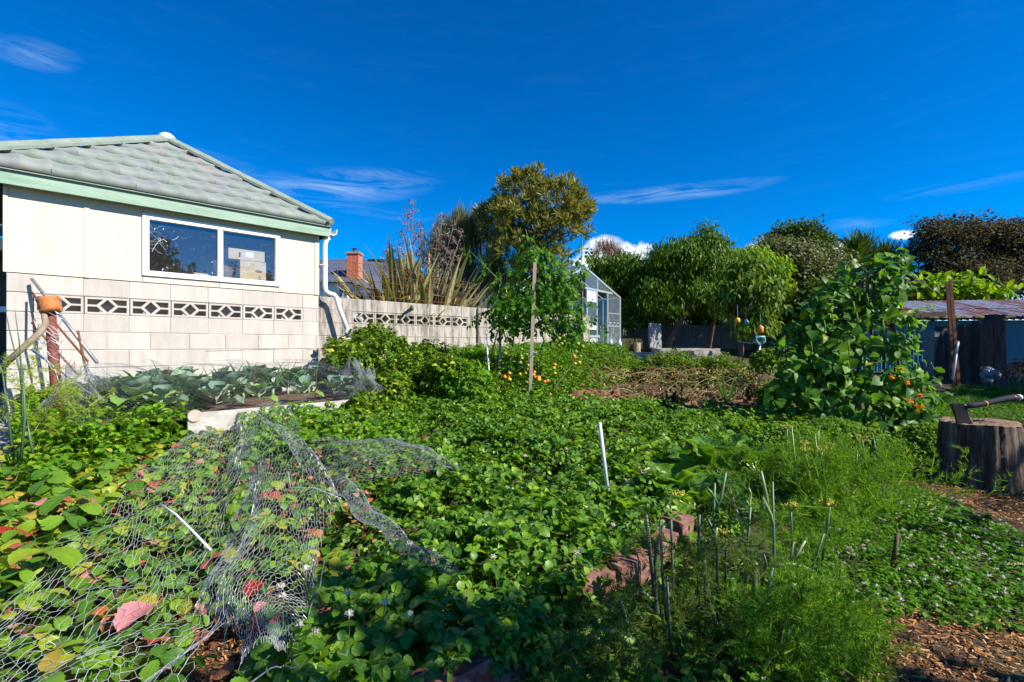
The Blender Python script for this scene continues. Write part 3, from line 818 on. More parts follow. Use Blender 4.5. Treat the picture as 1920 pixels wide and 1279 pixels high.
for i, (a, c) in enumerate(zip(lx, lx[1:])):
    m = MB(); corr(m, (a, lty(a), 0), (c+.04, lty(c), 0), (.2, .2), (1.80, 1.80), n=9, amp=.016); m.build('wall_sheet', M_blue, lt)
for i, (a, c) in enumerate(zip(lx, lx[1:])):
    for row, (f0, f1, lift) in enumerate(((-.22, 1.05, 0), (.95, 2.3, .02))):
        n = 6; k = n*6; V = []
        for j in range(k+1):
            t = j/k; x = a+(c-a)*t*1.04
            for f in (f0, f1):
                V.append((x+.12*f, lty(x)+f, 1.82+(f+.22)*.245+(.032*math.sin(2*math.pi*n*t))+lift))
        m = MB(); m.add(V, [(2*j, 2*j+2, 2*j+3, 2*j+1) for j in range(k)]); m.build('roof_sheet', M_rustroof, lt, True)
m = MB(); m.bar((8.1, lty(8.1)-.26, 1.86), (10.3, lty(10.3)-.2, 1.95), .12, .12); m.build('log', M_rustw, lt)
M_moss = mat('moss_litter', (.05,.05,.02), (.16,.13,.06), 14, .95, bump=1, bscale=30)
m = MB()
for i in range(26):
    x = 8.4+i*.235; m.sphere((x, lty(x)-.19+rng.uniform(-.03,.03), 1.855), .10, 7, 4, sq=(1.5,1,rng.uniform(.4,.8)))
o = m.build('leaf_litter', M_moss, lt); o['kind'] = 'stuff'
# things stood against the lean-to
M_sleeper = mat('old_sleeper', (.018,.013,.011), (.07,.045,.032), 4, .9, stretch=(1.2,1.2,.12), bump=.9, bscale=14, detail=8, third=(.035,.026,.022))
def sleeper(px, y, w, tilt, ztop, label):
    x = (px-960)/900*y; zb = float(T(np.array(x), np.array(y)))-.05
    m = MB(); nseg = 7; V = []; rr = random.Random(px)
    for i in range(nseg):
        t = i/(nseg-1); z = zb+(ztop-zb)*t; ox = tilt*t
        for a, c in ((-1,-1),(-.4,-1.12),(.4,-1.08),(1,-1),(1,1),(-1,1)):
            V.append((x+ox+.32*t*x/y+a*w/2*(1+rr.uniform(-.06,.06)), y+.32*t+c*.09*(1+rr.uniform(-.12,.12)), z+(rr.uniform(-.03,.03) if i == nseg-1 else 0)))
    Fs = [(i*6+k, i*6+(k+1) % 6, (i+1)*6+(k+1) % 6, (i+1)*6+k) for i in range(nseg-1) for k in range(6)]+[tuple((nseg-1)*6+k for k in range(6))]
    m.add(V, Fs); tag(m.build('timber_sleeper', M_sleeper, origin=(x, y, zb)), label, 'timber', 'old sleepers leaning on the lean-to')
Ys = 10.2
sleeper(1815, Ys, .30, -.02, 1.64, 'broad old sleeper leaning on the lean-to, shortest and nearest the rusty stakes')
sleeper(1842, Ys-.15, .28, .0, 1.72, 'reddish old sleeper leaning on the lean-to, the middle of the three broad ones')
sleeper(1868, Ys, .27, -.03, 1.86, 'tallest old sleeper leaning on the lean-to, beside the bare blue sheets')
sleeper(1768, Ys+.3, .12, -.05, 1.62, 'thin dark timber standing between the bean plant and the rusty stakes')
M_rust = mat('rust', (.10,.035,.018), (.22,.085,.04), 14, .85, bump=.4, bscale=60)
M_redpost = mat('red_oxide', (.13,.035,.024), (.21,.065,.045), 20, .75, bump=.3)
for k, (a, b, lab) in enumerate((((1790,720,9.6),(1776,532,9.9),'long rusty iron stake leaning against the lean-to roof edge, the one tilted more'), ((1798,715,9.6),(1782,526,9.9),'long rusty iron stake with drilled holes rising above the lean-to roof'))):
    m = MB(); p, q = P(*a), P(*b); p[2] = T(p[0], p[1])-.02; m.bar(p, q, .05, .035)
    o = tag(m.build('iron_stake', M_rust, origin=p), lab, 'stake', 'rusty stakes by the lean-to')
M_pole = mat('white_pole', (.55,.58,.60), rough=.4)
m = MB(); p, q = P(1786,712,9.4), P(1797,640,9.6); m.tube([p, q], .02, 6)
tag(m.build('plastic_rod', M_pole, origin=p, smooth=True), 'thin pale rod standing upright in front of the dark sleepers', 'rod')
for (px, py, w, h, lab) in ((1752,632,.28,.12,'pale crate edge glinting in the dark beside the bean plant'), (1778,636,.32,.10,'pale blue tray stacked in the dark by the lean-to wall')):
    p = P(px, py, 10.9); m = MB(); zt = float(T(np.array(p[0]), np.array(p[1])))
    m.box((p[0], p[1], (zt+p[2])/2), (w, .3, p[2]-zt)); m.box((p[0], p[1]-.02, p[2]+h/2), (w+.04, .34, h))
    tag(m.build('stacked_crate', mat('crate_'+str(px), (.10,.16,.20), (.16,.22,.26), 6, .6), origin=(p[0], p[1], zt)), lab, 'crate')
M_black = mat('black_plastic', (.02,.022,.026), (.04,.045,.055), 6, .4)
p = G(1895, 720); m = MB(); m.tube([(p[0], p[1]+.8, p[2]-.02), (p[0], p[1]+.8, p[2]+.75), (p[0], p[1]+.8, p[2]+.8)], [.42,.47,.5], 14)
tag(m.build('compost_bin', M_black, origin=p, smooth=True), 'dark round plastic bin standing against the blue lean-to wall', 'bin')
p = P(1860, 708, 9.2); m = MB()
for k in range(14):
    v = rng.normal(0, .06, 3); m.sphere(p+v+(0,0,.02), .08, 6, 5, sq=(1,1,.8))
p[2] = T(p[0], p[1]); tag(m.build('plastic_bag', mat('grey_bag', (.08,.09,.12), (.22,.24,.3), 20, .35), origin=p, smooth=True), 'crumpled grey plastic bag at the foot of the sleepers', 'bag')

# ================================================================== neighbouring houses
M_hroof = mat('slate_blue_roof', (.085,.105,.15), (.11,.13,.18), 2, .45, metal=.1)
M_hwall = mat('pale_blue_wall', (.58,.66,.74), (.64,.71,.78), 2, .8)
M_brick = NT('brick')
bt_ = M_brick.n('ShaderNodeTexBrick', {'Color1': (.40,.10,.05), 'Color2': (.52,.15,.08), 'Mortar': (.38,.24,.18), 'Scale': 1.0, 'Mortar Size': .012, 'Brick Width': .24, 'Row Height': .085, 'Vector': M_brick.n('ShaderNodeTexCoord').outputs['Object']})
M_brick = M_brick.out(M_brick.n('ShaderNodeBsdfPrincipled', {'Base Color': bt_.outputs[0], 'Roughness': .85}).outputs[0])
nh = thing('house', 'neighbouring house with slate blue ribbed metal roof and red brick chimney behind the flax', 'house', (-9, 29, 1.0))
def roofplane(name, a, b, c, d, mtl, ribs, parent):
    a, b, c, d = map(lambda v: np.array(v, float), (a, b, c, d)); m = MB(); m.add([a, b, c, d], [(0,1,2,3)])
    nrm = np.cross(b-a, d-a); nrm /= np.linalg.norm(nrm); nrm *= np.sign(nrm[2])
    o = m.build(name, mtl, parent)
    r = MB()
    for k in range(1, ribs):
        t = k/ribs; r.bar(a+(b-a)*t+nrm*.02, d+(c-d)*t+nrm*.02, .05, .04, up=nrm)
    q = r.build('rib', mtl, o); q['kind'] = 'stuff'
    return o
ridge0, ridge1 = P(560, 486, 31), P(760, 496, 31)
ev0, ev1 = P(545, 528, 27), P(655, 529, 27)
m = MB(); zg = 1.0
w0, w1 = P(548, 530, 27.5), P(656, 530, 27.5)
m.box(((w0[0]+w1[0])/2, 29.5, (zg+w0[2])/2), (w1[0]-w0[0], 4.0, w0[2]-zg)); hw = m.build('wall', M_hwall, nh)
m = MB(); m.box((P(700,560,29.2)[0], 29.6, 2.4), (5.0, 4, 2.8)); m.build('wall', mat('pale_wall', (.7,.72,.73), rough=.8), nh)
r1 = roofplane('roof', ev0, ev1+np.array((.2,0,0)), (ridge1[0]-2.4, 31, ridge0[2]), ridge0, M_hroof, 14, nh)
r2 = roofplane('roof', P(656, 529, 27.4), P(790, 575, 26.8), P(770, 496, 31), P(640, 486, 31.0), M_hroof, 14, nh)
roofplane('roof', (ev0[0], 35, ev0[2]), (ridge1[0], 35, ev0[2]), (ridge1[0], 31, ridge0[2]), (ridge0[0], 31, ridge0[2]), M_hroof, 10, nh)
cy = 28.0
c0, c1 = P(654, 530, cy), P(676, 478, cy)
m = MB(); m.box(((c0[0]+c1[0])/2, cy, (c0[2]+c1[2])/2), (c1[0]-c0[0], .75, c1[2]-c0[2])); m.box(((c0[0]+c1[0])/2, cy, c1[2]+.05), (c1[0]-c0[0]+.12, .87, .1)); ch = m.build('chimney', M_brick, nh)
m = MB(); q = np.array(((c0[0]+c1[0])/2, cy, c1[2]+.1)); m.tube([q, q+(0,0,.22)], .12, 8); m.tube([q+(0,0,.25), q+(0,0,.3)], [.2,.05], 8); m.build('cowl', mat('cowl_metal', (.1,.1,.11), rough=.5, metal=.5), ch)
wq = P(644, 548, 27.44); m = MB(); m.box((wq[0], 27.46, wq[2]), (.5, .06, .6)); wi = m.build('window', M_white, nh)
for dx in (-.12, .12):
    m = MB(); m.box((wq[0]+dx, 27.42, wq[2]), (.17, .02, .5)); m.build('pane', mat('house_pane', (.05,.09,.13), rough=.1), wi)
m = MB(); q0, q1 = P(655, 562, 26.6), P(715, 566, 26.6)
for k in range(3): m.box(((q0[0]+q1[0])/2, 26.6, q0[2]-.02-.22*k), (q1[0]-q0[0], .03, .05))
m.build('balustrade', M_white, nh)
vh = thing('house', 'edge of the house next to the shed with green tiles over a dark veranda', 'house', (-9.0, 6.9, .3))
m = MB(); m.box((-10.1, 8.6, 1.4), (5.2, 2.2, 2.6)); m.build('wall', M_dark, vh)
m = MB(); m.add([(-13, 6.6, 2.70), (-7.02, 6.6, 2.70), (-7.02, 9.8, 4.3), (-13, 9.8, 4.3)], [(0,1,2,3)]); m.build('roof', M_green2, vh)
m = MB(); m.box((-10.0, 6.62, 2.60), (6.0, .05, .17)); m.build('fascia', M_cream, vh)
m = MB(); m.box((-10.0, 6.9, 1.72), (6.0, .05, .08)); m.box((-10.0, 6.9, 1.0), (6.0, .05, .08)); m.build('rail', M_white, vh)

# ================================================================== small things in the garden
# stump and axe
M_bark = NT('stump_wood')
_b = M_bark
bn = _b.noise(5, 9, .72, (2.2,2.2,.18)); bn2 = _b.noise(16, 8, .7, (1.5,1.5,.1))
bc = _b.ramp(bn, [(.36,(.018,.012,.009)), (.48,(.10,.06,.04)), (.57,(.21,.15,.115)), (.68,(.34,.28,.24))])
bc = _b.mix(_b.math('MULTIPLY', _b.math('SUBTRACT', .5, bn2, clamp=True), 5, clamp=True), bc, (.025,.017,.012))
M_bark = _b.out(_b.n('ShaderNodeBsdfPrincipled', {'Base Color': bc, 'Roughness': .9, 'Normal': _b.bump(_b.math('ADD', bn, _b.math('MULTIPLY', bn2, .6)), 1.0, .05)}).outputs[0])
M_cut = mat('cut_wood', (.05,.032,.02), (.24,.16,.10), 18, .9, bump=1.0, bscale=50, detail=9, third=(.17,.09,.05), lo=.3, hi=.7)
sc0 = np.array([3.90, 4.0, 0.0]); sc0[2] = float(T(sc0[0], sc0[1]))
stp = thing('tree_stump', 'weathered tree stump chopping block with fissured grey wood and a rough sawn top', 'stump', sc0)
m = MB(); n = 96; nr = 14; V = []; srr = np.random.default_rng(3)
ang = np.linspace(0, 2*math.pi, n, endpoint=False)
fl = np.interp(ang, np.linspace(0, 2*math.pi, 49), np.concatenate([w_ := srr.uniform(-1, 1, 48), w_[:1]]))
fis = np.interp(ang, np.linspace(0, 2*math.pi, 33), np.concatenate([w_ := srr.uniform(-1, 1, 32), w_[:1]]))
def stz(x, y): return .50+.05*(-x)*.9+.02*np.sin(x*9)*np.cos(y*8)
for i in range(nr):
    t = i/(nr-1)
    rad = .285-.035*t**1.4+.015*(1-t)**6
    for k in range(n):
        a = ang[k]
        r_ = rad*(1+.035*math.cos(2*a+.6)+.03*math.cos(3*a))+.019*fl[k]+.032*min(0, fis[k]+.3)*(.7+.3*math.sin(t*9+k))+.003*srr.uniform(-1, 1)
        x, y = r_*math.cos(a), r_*math.sin(a)*.95
        V.append((sc0[0]+x, sc0[1]+y, sc0[2]-.03+(stz(x, y)+.03-.012*max(0, -fis[k]))*t))
m.add(V, [(i*n+k, i*n+(k+1) % n, (i+1)*n+(k+1) % n, (i+1)*n+k) for i in range(nr-1) for k in range(n)])
m.build('bark_side', M_bark, stp, True)
m = MB(); V = []; nr2 = 12
for i in range(nr2):
    q = 1-i/nr2
    for k in range(n):
        bx = np.array(m0 := (sc0[0], sc0[1], 0)); idx = (nr-1)*n+k
    V_ = None
top = [ (0,0) ]
edge = []
mm_ = MB()
EV = []
for k in range(n):
    a = ang[k]; rad = .25
    r_ = rad*(1+.035*math.cos(2*a+.6)+.03*math.cos(3*a))+.019*fl[k]+.032*min(0, fis[k]+.3)
    EV.append((r_*math.cos(a), r_*math.sin(a)*.95))
V = []
for i in range(nr2):
    q = 1-i/nr2
    for k in range(n):
        x, y = EV[k][0]*q, EV[k][1]*q
        V.append((sc0[0]+x, sc0[1]+y, sc0[2]+stz(x, y)+(.0 if i == 0 else .006+srr.uniform(-.007,.007))))
V.append((sc0[0], sc0[1], sc0[2]+stz(0, 0)+.005))
Fs = [(i*n+k, i*n+(k+1) % n, (i+1)*n+(k+1) % n, (i+1)*n+k) for i in range(nr2-1) for k in range(n)]+[((nr2-1)*n+k, (nr2-1)*n+(k+1) % n, nr2*n) for k in range(n)]
mm_.add(V, Fs); mm_.build('cut_top', M_cut, stp, True)
# axe: the plane of the blade runs up and to the side
ax_y = 3.93
def A_(px, py, dy=0): return P(px, py, ax_y+dy)
ax0 = A_(1800, 790)
axe = thing('axe', 'small axe with black and orange handle, its blade sunk in the stump', 'axe', ax0)
M_axeh = mat('axe_steel_dark', (.018,.018,.02), (.035,.035,.04), 12, .4, metal=.4)
M_axee = mat('axe_edge', (.5,.5,.52), (.65,.65,.66), 30, .3, metal=.9)
M_grip = mat('axe_handle', (.014,.018,.026), (.02,.026,.036), 20, .75, spec=.2)
M_orange = mat('orange_plastic', (.75,.20,.03), rough=.45)
def slab(pts, th, name, mtl, parent, th2=None):
    """outline in the picture plane of the axe, given real thickness along the depth"""
    n = len(pts); th2 = th2 or [th]*n
    V = [A_(*p)+np.array((0, -t/2, 0)) for p, t in zip(pts, th2)]+[A_(*p)+np.array((0, t/2, 0)) for p, t in zip(pts, th2)]
    Fs = [tuple(range(n)), tuple(range(n, 2*n))[::-1]]+[(i, n+i, n+(i+1) % n, (i+1) % n) for i in range(n)]
    m = MB(); m.add(V, Fs); return m.build(name, mtl, parent)
hd = slab([(1783,757),(1803,756),(1810,765),(1811,772),(1817,785),(1826,797),(1825,806),(1796,806),(1791,780)], .03, 'head', M_axeh, axe, [.03,.034,.034,.03,.018,.006,.004,.004,.02])
slab([(1811.5,770),(1813.5,771),(1818,782),(1827.5,797),(1826.5,803),(1823,798),(1815,784)], .009, 'edge', M_axee, hd)
slab([(1803,757),(1808,757.5),(1810.5,763),(1807,762)], .037, 'collar', M_axee, hd)
hp = [(1806,763),(1825,760),(1846,757),(1862,753),(1880,749),(1898,746),(1907,745.5)]
hb = MB(); pts = [A_(*p) for p in hp]; rr_ = [.022,.023,.022,.023,.025,.027,.026]
hb.tube(pts, rr_, 10); hh = hb.build('handle', M_grip, axe, True)
m = MB(); m.tube([A_(1846,757), A_(1848.5,756.4)], .0235, 10); m.tube([A_(1902.5,744.7,-.021), A_(1902.7,744.7,-.0235)], .011, 10); m.build('orange_ring', M_orange, hh, True)
m = MB(); m.tube([A_(1902.5,744.7,-.0225), A_(1902.7,744.7,-.0245)], .007, 10); m.build('ring_centre', M_grip, hh, True)
m = MB(); m.tube([A_(1907,745.5), A_(1911,745), A_(1914,744.6)], [.023,.026,.020], 10); m.build('end_cap', mat('cap_plastic', (.6,.6,.58), rough=.4), hh, True)

# garden fork
fk = G(1412, 712); 
fork = thing('garden_fork', 'garden fork standing in the soil with a pale blue D-shaped grip', 'fork', fk)
Yf = 9.2; fa, fb = P(1412, 715, Yf), P(1425, 648, Yf)
M_steel = mat('worn_steel', (.30,.31,.33), (.42,.43,.45), 20, .4, metal=.7)
M_lblue = mat('pale_blue_plastic', (.10,.30,.42), (.16,.38,.50), 8, .4)
m = MB(); m.tube([fa+(fb-fa)*.15, fb], .022, 8); m.build('shaft', M_steel, fork, True)
m = MB(); c = P(1425, 648, Yf); m.tube([c, P(1418,640,Yf), P(1417,632,Yf), P(1433,632,Yf), P(1434,639,Yf), c], .026, 8); m.build('grip', M_lblue, fork, True)
m = MB()
for dx in (-.1,-.035,.035,.1): m.tube([fa+(fb-fa)*.17+(dx,0,0), fa+(dx,0,-.12)], .012, 5)
m.bar(fa+(fb-fa)*.17-(.11,0,0), fa+(fb-fa)*.17+(.11,0,0), .03, .03); m.build('tines', M_rust, fork)
# edging bricks and red timber
M_edge = mat('terracotta', (.10,.038,.028), (.22,.095,.07), 9, .85, bump=.7, bscale=40, third=(.29,.18,.155), detail=9, lo=.36, hi=.66)
def lump(name, c, size, rot, label, cat, group, mtl, jit=.06, seed=0, bev=.2):
    bm = bmesh.new(); bmesh.ops.create_cube(bm, size=1)
    bmesh.ops.subdivide_edges(bm, edges=bm.edges[:], cuts=3, use_grid_fill=True)
    rs = random.Random(seed)
    for v in bm.verts:
        l = v.co.copy(); k = sum(abs(a) > .49 for a in l)
        if k >= 2: v.co *= (1-bev*.18*(k-1))
        v.co += Vector((rs.uniform(-jit, jit), rs.uniform(-jit, jit), rs.uniform(-jit, jit)))*.5
        v.co = Vector((v.co.x*size[0], v.co.y*size[1], v.co.z*size[2]))
    bm.transform(Euler(rot).to_matrix().to_4x4())
    me = bpy.data.meshes.new(name); bm.to_mesh(me); bm.free(); me.materials.append(mtl)
    o = bpy.data.objects.new(name, me); o.location = tuple(c); col.objects.link(o); WL[o.name] = np.array(c)
    return tag(o, label, cat, group)
def edge_at(px, py, dz): 
    p = G(px, py, dz); p[2] += dz; return p
for i, (px, py, sz, rz, lab) in enumerate(((1100,1090,(.27,.13,.12),.35,'broken reddish edging brick half hidden by clover, closest to the red board'), (1178,1068,(.30,.13,.13),.75,'reddish edging brick, the second from the red board beside the fennel stalks'), (1232,1022,(.24,.13,.13),.8,'reddish edging brick, second from the pale end stone beside the fennel'), (1268,992,(.20,.14,.15),.9,'greyish pink edging stone at the far end of the brick row by the chard'))):
    p = edge_at(px, py, .095); lump('edging_brick', p, sz, (.06*(i-1), .08, rz), lab, 'brick', 'bricks edging the clover bed', M_edge, .05, i)
M_redboard = mat('red_board', (.11,.025,.025), (.22,.07,.065), 6, .55, stretch=(.3,3,3), bump=.5, bscale=20, third=(.30,.16,.14))
a_, b_ = edge_at(760, 1320, .13), edge_at(905, 1240, .13)
m = MB(); m.bar(a_+(0,0,-.03), b_+(0,0,-.03), .11, .14); tag(m.build('edging_board', M_redboard, origin=(a_+b_)/2), 'wet red painted edging board under the clover at the bed corner', 'board')
a_, b_ = edge_at(925, 1290, .03), edge_at(945, 1252, .03)
lump('edging_brick', (a_+b_)/2, (.16,.1,.08), (0,.1,.5), 'orange brick fragment lying next to the end of the red board', 'brick', 'bricks edging the clover bed', M_edge, .08, 12)
lump('edging_brick', edge_at(24, 848, .02), (.2,.34,.09), (0,0,.3), 'pinkish paving brick on the path at the strawberry bed edge, larger and farther', 'brick', 'bricks along the path', mat('pink_brick', (.42,.24,.19), (.52,.34,.28), 10, .9, bump=.4), .02, 22)
lump('edging_brick', edge_at(18, 872, .02), (.2,.2,.09), (0,0,.25), 'pinkish paving brick on the path at the strawberry bed edge, smaller and nearer', 'brick', 'bricks along the path', bpy.data.materials['pink_brick'], .02, 23)
M_stone = mat('pale_stone', (.36,.29,.23), (.52,.44,.37), 8, .9, bump=.5)
lump('garden_stone', edge_at(1213, 892, .16), (.17,.1,.09), (.2,.1,.3), 'pale flat stone in the clover beside the chard, the upper of two', 'stone', 'stones by the chard', M_stone, .1, 31)
lump('garden_stone', edge_at(1182, 912, .13), (.14,.1,.12), (.2,.1,.8), 'pale flat stone in the clover beside the chard, the lower of two', 'stone', 'stones by the chard', M_stone, .1, 32)
# bench-like stone ledges at the back
M_conc = mat('old_concrete', (.22,.20,.18), (.36,.33,.30), 6, .9, bump=.4)
for (x0, x1, py, y, h, lab) in ((1120,1235,672,12.6,.16,'long low grey stone ledge before the greenhouse'), (1225,1345,664,13.4,.16,'grey stone ledge below the peach trees'), (1290,1325,668,11.6,.14,'pale rounded stone at the end of the back ledge')):
    a_, b_ = P(x0, py, y), P(x1, py, y); c = (a_+b_)/2
    lump('stone_ledge', c, (b_[0]-a_[0], .7, h*2), (0,0,.04), lab, 'ledge', None, M_conc, .04, x0)
p = P(1228, 630, 13.9); lump('stone_slab', p, (.38,.1,.75), (-.2,.08,.2), 'pale slab of stone leaning under the peach tree by the fence', 'slab', None, mat('slab_stone', (.20,.21,.21), (.34,.35,.35), 5, .9, bump=.6), .06, 44)
p = P(1195, 652, 13.4); lump('stone_block', p, (.12,.2,.28), (0,0,.2), 'small ochre stone block upright beside the greenhouse', 'stone', None, mat('ochre_stone', (.35,.27,.14), (.46,.38,.24), 8, .9), .05, 45)
p = P(1178, 645, 13.9); lump('stone_trough', p, (.75,.4,.3), (0,0,.1), 'dark mossy trough beside the greenhouse corner', 'trough', None, mat('mossy', (.03,.03,.012), (.09,.08,.03), 8, .95), .03, 46)
# pot
p = P(1046, 742, 7.2); p[2] = float(T(p[0], p[1])); zt = P(1046, 737, 7.2)[2]
pot = thing('plant_pot', 'white pot with a clump of yellow green lettuce-like leaves by the dry potato vines', 'pot', p)
m = MB(); m.tube([(p[0],p[1],p[2]), (p[0],p[1],zt-.02), (p[0],p[1],zt), (p[0],p[1],zt+.035), (p[0],p[1],zt+.035), (p[0],p[1],zt-.02)], [.10,.145,.16,.16,.145,.14], 16, cap=False); m.build('rim', M_white, pot, True)
# stakes for the tomatoes
M_stake = mat('pale_stake', (.30,.24,.18), (.46,.39,.31), 10, .85, stretch=(1,1,.1), bump=.3)
for (a, b, w, lab) in (((936,745,6.9),(939,520,6.9),.042,'weathered square tomato stake, the one tied lower down and set farther back'), ((993,768,6.5),(1003,492,6.5),.045,'sunlit square tomato stake with red tomatoes at its top')):
    p, q = P(*a), P(*b); p[2] = float(T(p[0], p[1]))-.05; m = MB(); m.bar(p, q, w, w*.8, up=(0,1,0)); tag(m.build('wooden_stake', M_stake, origin=p), lab, 'stake', 'stakes of the tomato plant')
p, q = P(921,740,6.6), P(911,620,6.6); p[2] -= .1; m = MB(); m.tube([p, q], [.014,.011], 6); tag(m.build('white_cane', M_white, origin=p, smooth=True), 'thin white cane leaning just before the tomato plant', 'cane')
p, q = P(1146,945,3.1), P(1124,792,3.05); p[2] -= .1; m = MB(); m.tube([p, q], [.012,.012], 8); tag(m.build('metal_stake', mat('galv_stake', (.48,.50,.50), (.62,.64,.63), 20, .5, metal=.3), origin=p, smooth=True), 'thin pale metal stake standing in the middle of the clover', 'stake')
m = MB(); p = P(1310, 705, 5); 
# white board of the cabbage bed
bd = thing('bed_board', 'whitewashed plank edge of the cabbage bed below the shed wall', 'board', W(-1.1, .4, 2.0))
M_wash = mat('whitewash', (.34,.315,.28), (.52,.49,.445), 6, .85, bump=.3, bscale=30, stretch=(1,1,3))
m = MB(); wbox(m, -2.05, -.155, .40, .585, 1.98, 2.03); m.build('plank', M_wash, bd)
m = MB(); wbox(m, -.152, -.11, .40, .585, .4, 2.03); m.build('end_plank', M_wash, bd)
m = MB(); q = G(795-0, 700)
m = MB(); wbox(m, -.9, -.12, .33, .39, 2.035, 2.20); m.build('lower_plank', M_wash, bd)
m = MB(); m.tube([W(-2.0,.565,2.031), W(-2.0,.565,2.045)], .055, 14); m.build('round_cap', M_stone, bd)
bed = MB(); V = []; nn = 40
for i in range(nn):
    for j in range(24):
        s = -2.95+2.78*i/(nn-1); d = .02+1.95*j/23; p = W(s, 0, d); V.append((p[0], p[1], .55+.025*nz(p[0]*3, p[1]*3)))
bed.add(V, [(i*24+j, i*24+j+1, (i+1)*24+j+1, (i+1)*24+j) for i in range(nn-1) for j in range(23)])
tag(bed.build('bed_soil', M_soil, smooth=True), kind='structure')
# path slab at far left
m = MB(); q = [G(-60,700), G(8,690), G(30,800), G(16,930), G(-200,930)]; m.add([v+np.array((0,0,.012)) for v in q], [tuple(range(5))[::-1]]); tag(m.build('path', M_conc), kind='structure')

# ------------- rusty post, leaning rods and wire tangle at the left
Yp = 4.25
rp = thing('rusty_post', 'red rusty pipe post capped by an upturned rusty tin can', 'post', (P(112,760,Yp)[0], Yp, .2))
pb, pt = P(113,775,Yp), P(93,572,Yp); pb[2] -= .25
m = MB(); m.tube([pb, pt], .040, 12); m.build('pipe', M_redpost, rp, True)
M_can = mat('rusty_can', (.32,.09,.02), (.50,.17,.04), 10, .75, bump=.4, third=(.28,.12,.05))
ca, cb = P(97,585,Yp-.02), P(89,559,Yp-.02)
m = MB(); L = 9; m.tube([ca+(cb-ca)*k/(L-1) for k in range(L)]+[cb], [.078,.080,.077,.077,.080,.077,.077,.081,.080,.01], 16); m.build('tin_can', M_can, rp, True)
M_wire = mat('galvanised_wire', (.55,.57,.60), (.70,.72,.74), 60, .42, metal=.35)
m = MB()
for k in range(15):
    t = rng.uniform(.05,.85); c = pt+(pb-pt)*t*.75; a0 = rng.uniform(0,6.28); r_ = rng.uniform(.05,.16); pts = []
    for j in range(9): pts.append(c+np.array((r_*math.cos(a0+j*.8)*rng.uniform(.6,1.2), -.02+r_*.5*math.sin(a0+j*.8), -.05*j*.6+rng.normal(0,.04)+.12)))
    m.tube(pts, .0022, 3, cap=False)
o = m.build('tie_wire', M_wire, rp); o['kind'] = 'stuff'
def rod(name, pts, r, mtl, lab, cat, group=None, n=8):
    q = [P(*p) for p in pts]; m = MB(); m.tube(q, r, n); tag(m.build(name, mtl, smooth=True, origin=q[-1]), lab, cat, group)
rod('steel_pipe', [(60,523,4.98), (182,680,4.75)], .016, M_steel, 'grey steel pipe leaning from the wall top down to the cabbage bed', 'pipe', 'rods leaning at the wall')
rod('rusty_rod', [(60,548,4.95), (90,590,4.8), (165,678,4.7)], .010, M_rust, 'long rusty rod leaning under the grey pipe behind the rusty post', 'rod', 'rods leaning at the wall')
rod('rusty_rod', [(66,601,4.6), (60,605,4.6), (75,623,4.6), (145,702,4.55)], .010, M_rust, 'rusty rod with a hooked end behind the rusty post', 'rod', 'rods leaning at the wall')
rod('rusty_rod', [(146,620,4.6), (163,705,4.6)], .010, M_rust, 'short rusty rod standing almost upright at the end of the cabbage net', 'rod', 'rods leaning at the wall')
rod('angle_iron', [(60,656,4.7), (137,712,4.6)], .016, M_alu, 'galvanised angle iron leaning low behind the rusty post', 'rod', 'rods leaning at the wall', 4)
rod('crooked_branch', [(75,568,4.2), (83,592,4.18), (86,608,4.15), (75,624,4.1), (40,655,4.05), (-10,700,4.0)], [.018,.022,.025,.026,.026,.03], mat('bare_wood', (.20,.15,.10), (.32,.25,.18), 12, .8), 'crooked bare branch propped against the rusty post', 'branch')

# reinforcing mesh on top of the wall
M_meshrust = mat('mesh_rust', (.14,.045,.025), (.24,.09,.05), 20, .85)
m = MB()
for k in range(20): m.tube([W(.35+.15*k, 1.96, -.13), W(.35+.15*k+.01*math.sin(k), 2.58-.008*k, -.13)], .004, 4)
for k in range(5): m.tube([W(.3, 2.03+.13*k, -.126), W(3.25, 1.99+.11*k, -.126)], .004, 4)
tag(m.build('wire_mesh_panel', M_meshrust, origin=W(1.75, 1.96, -.13)), 'rusty square reinforcing mesh standing on the wall before the flax', 'mesh panel')
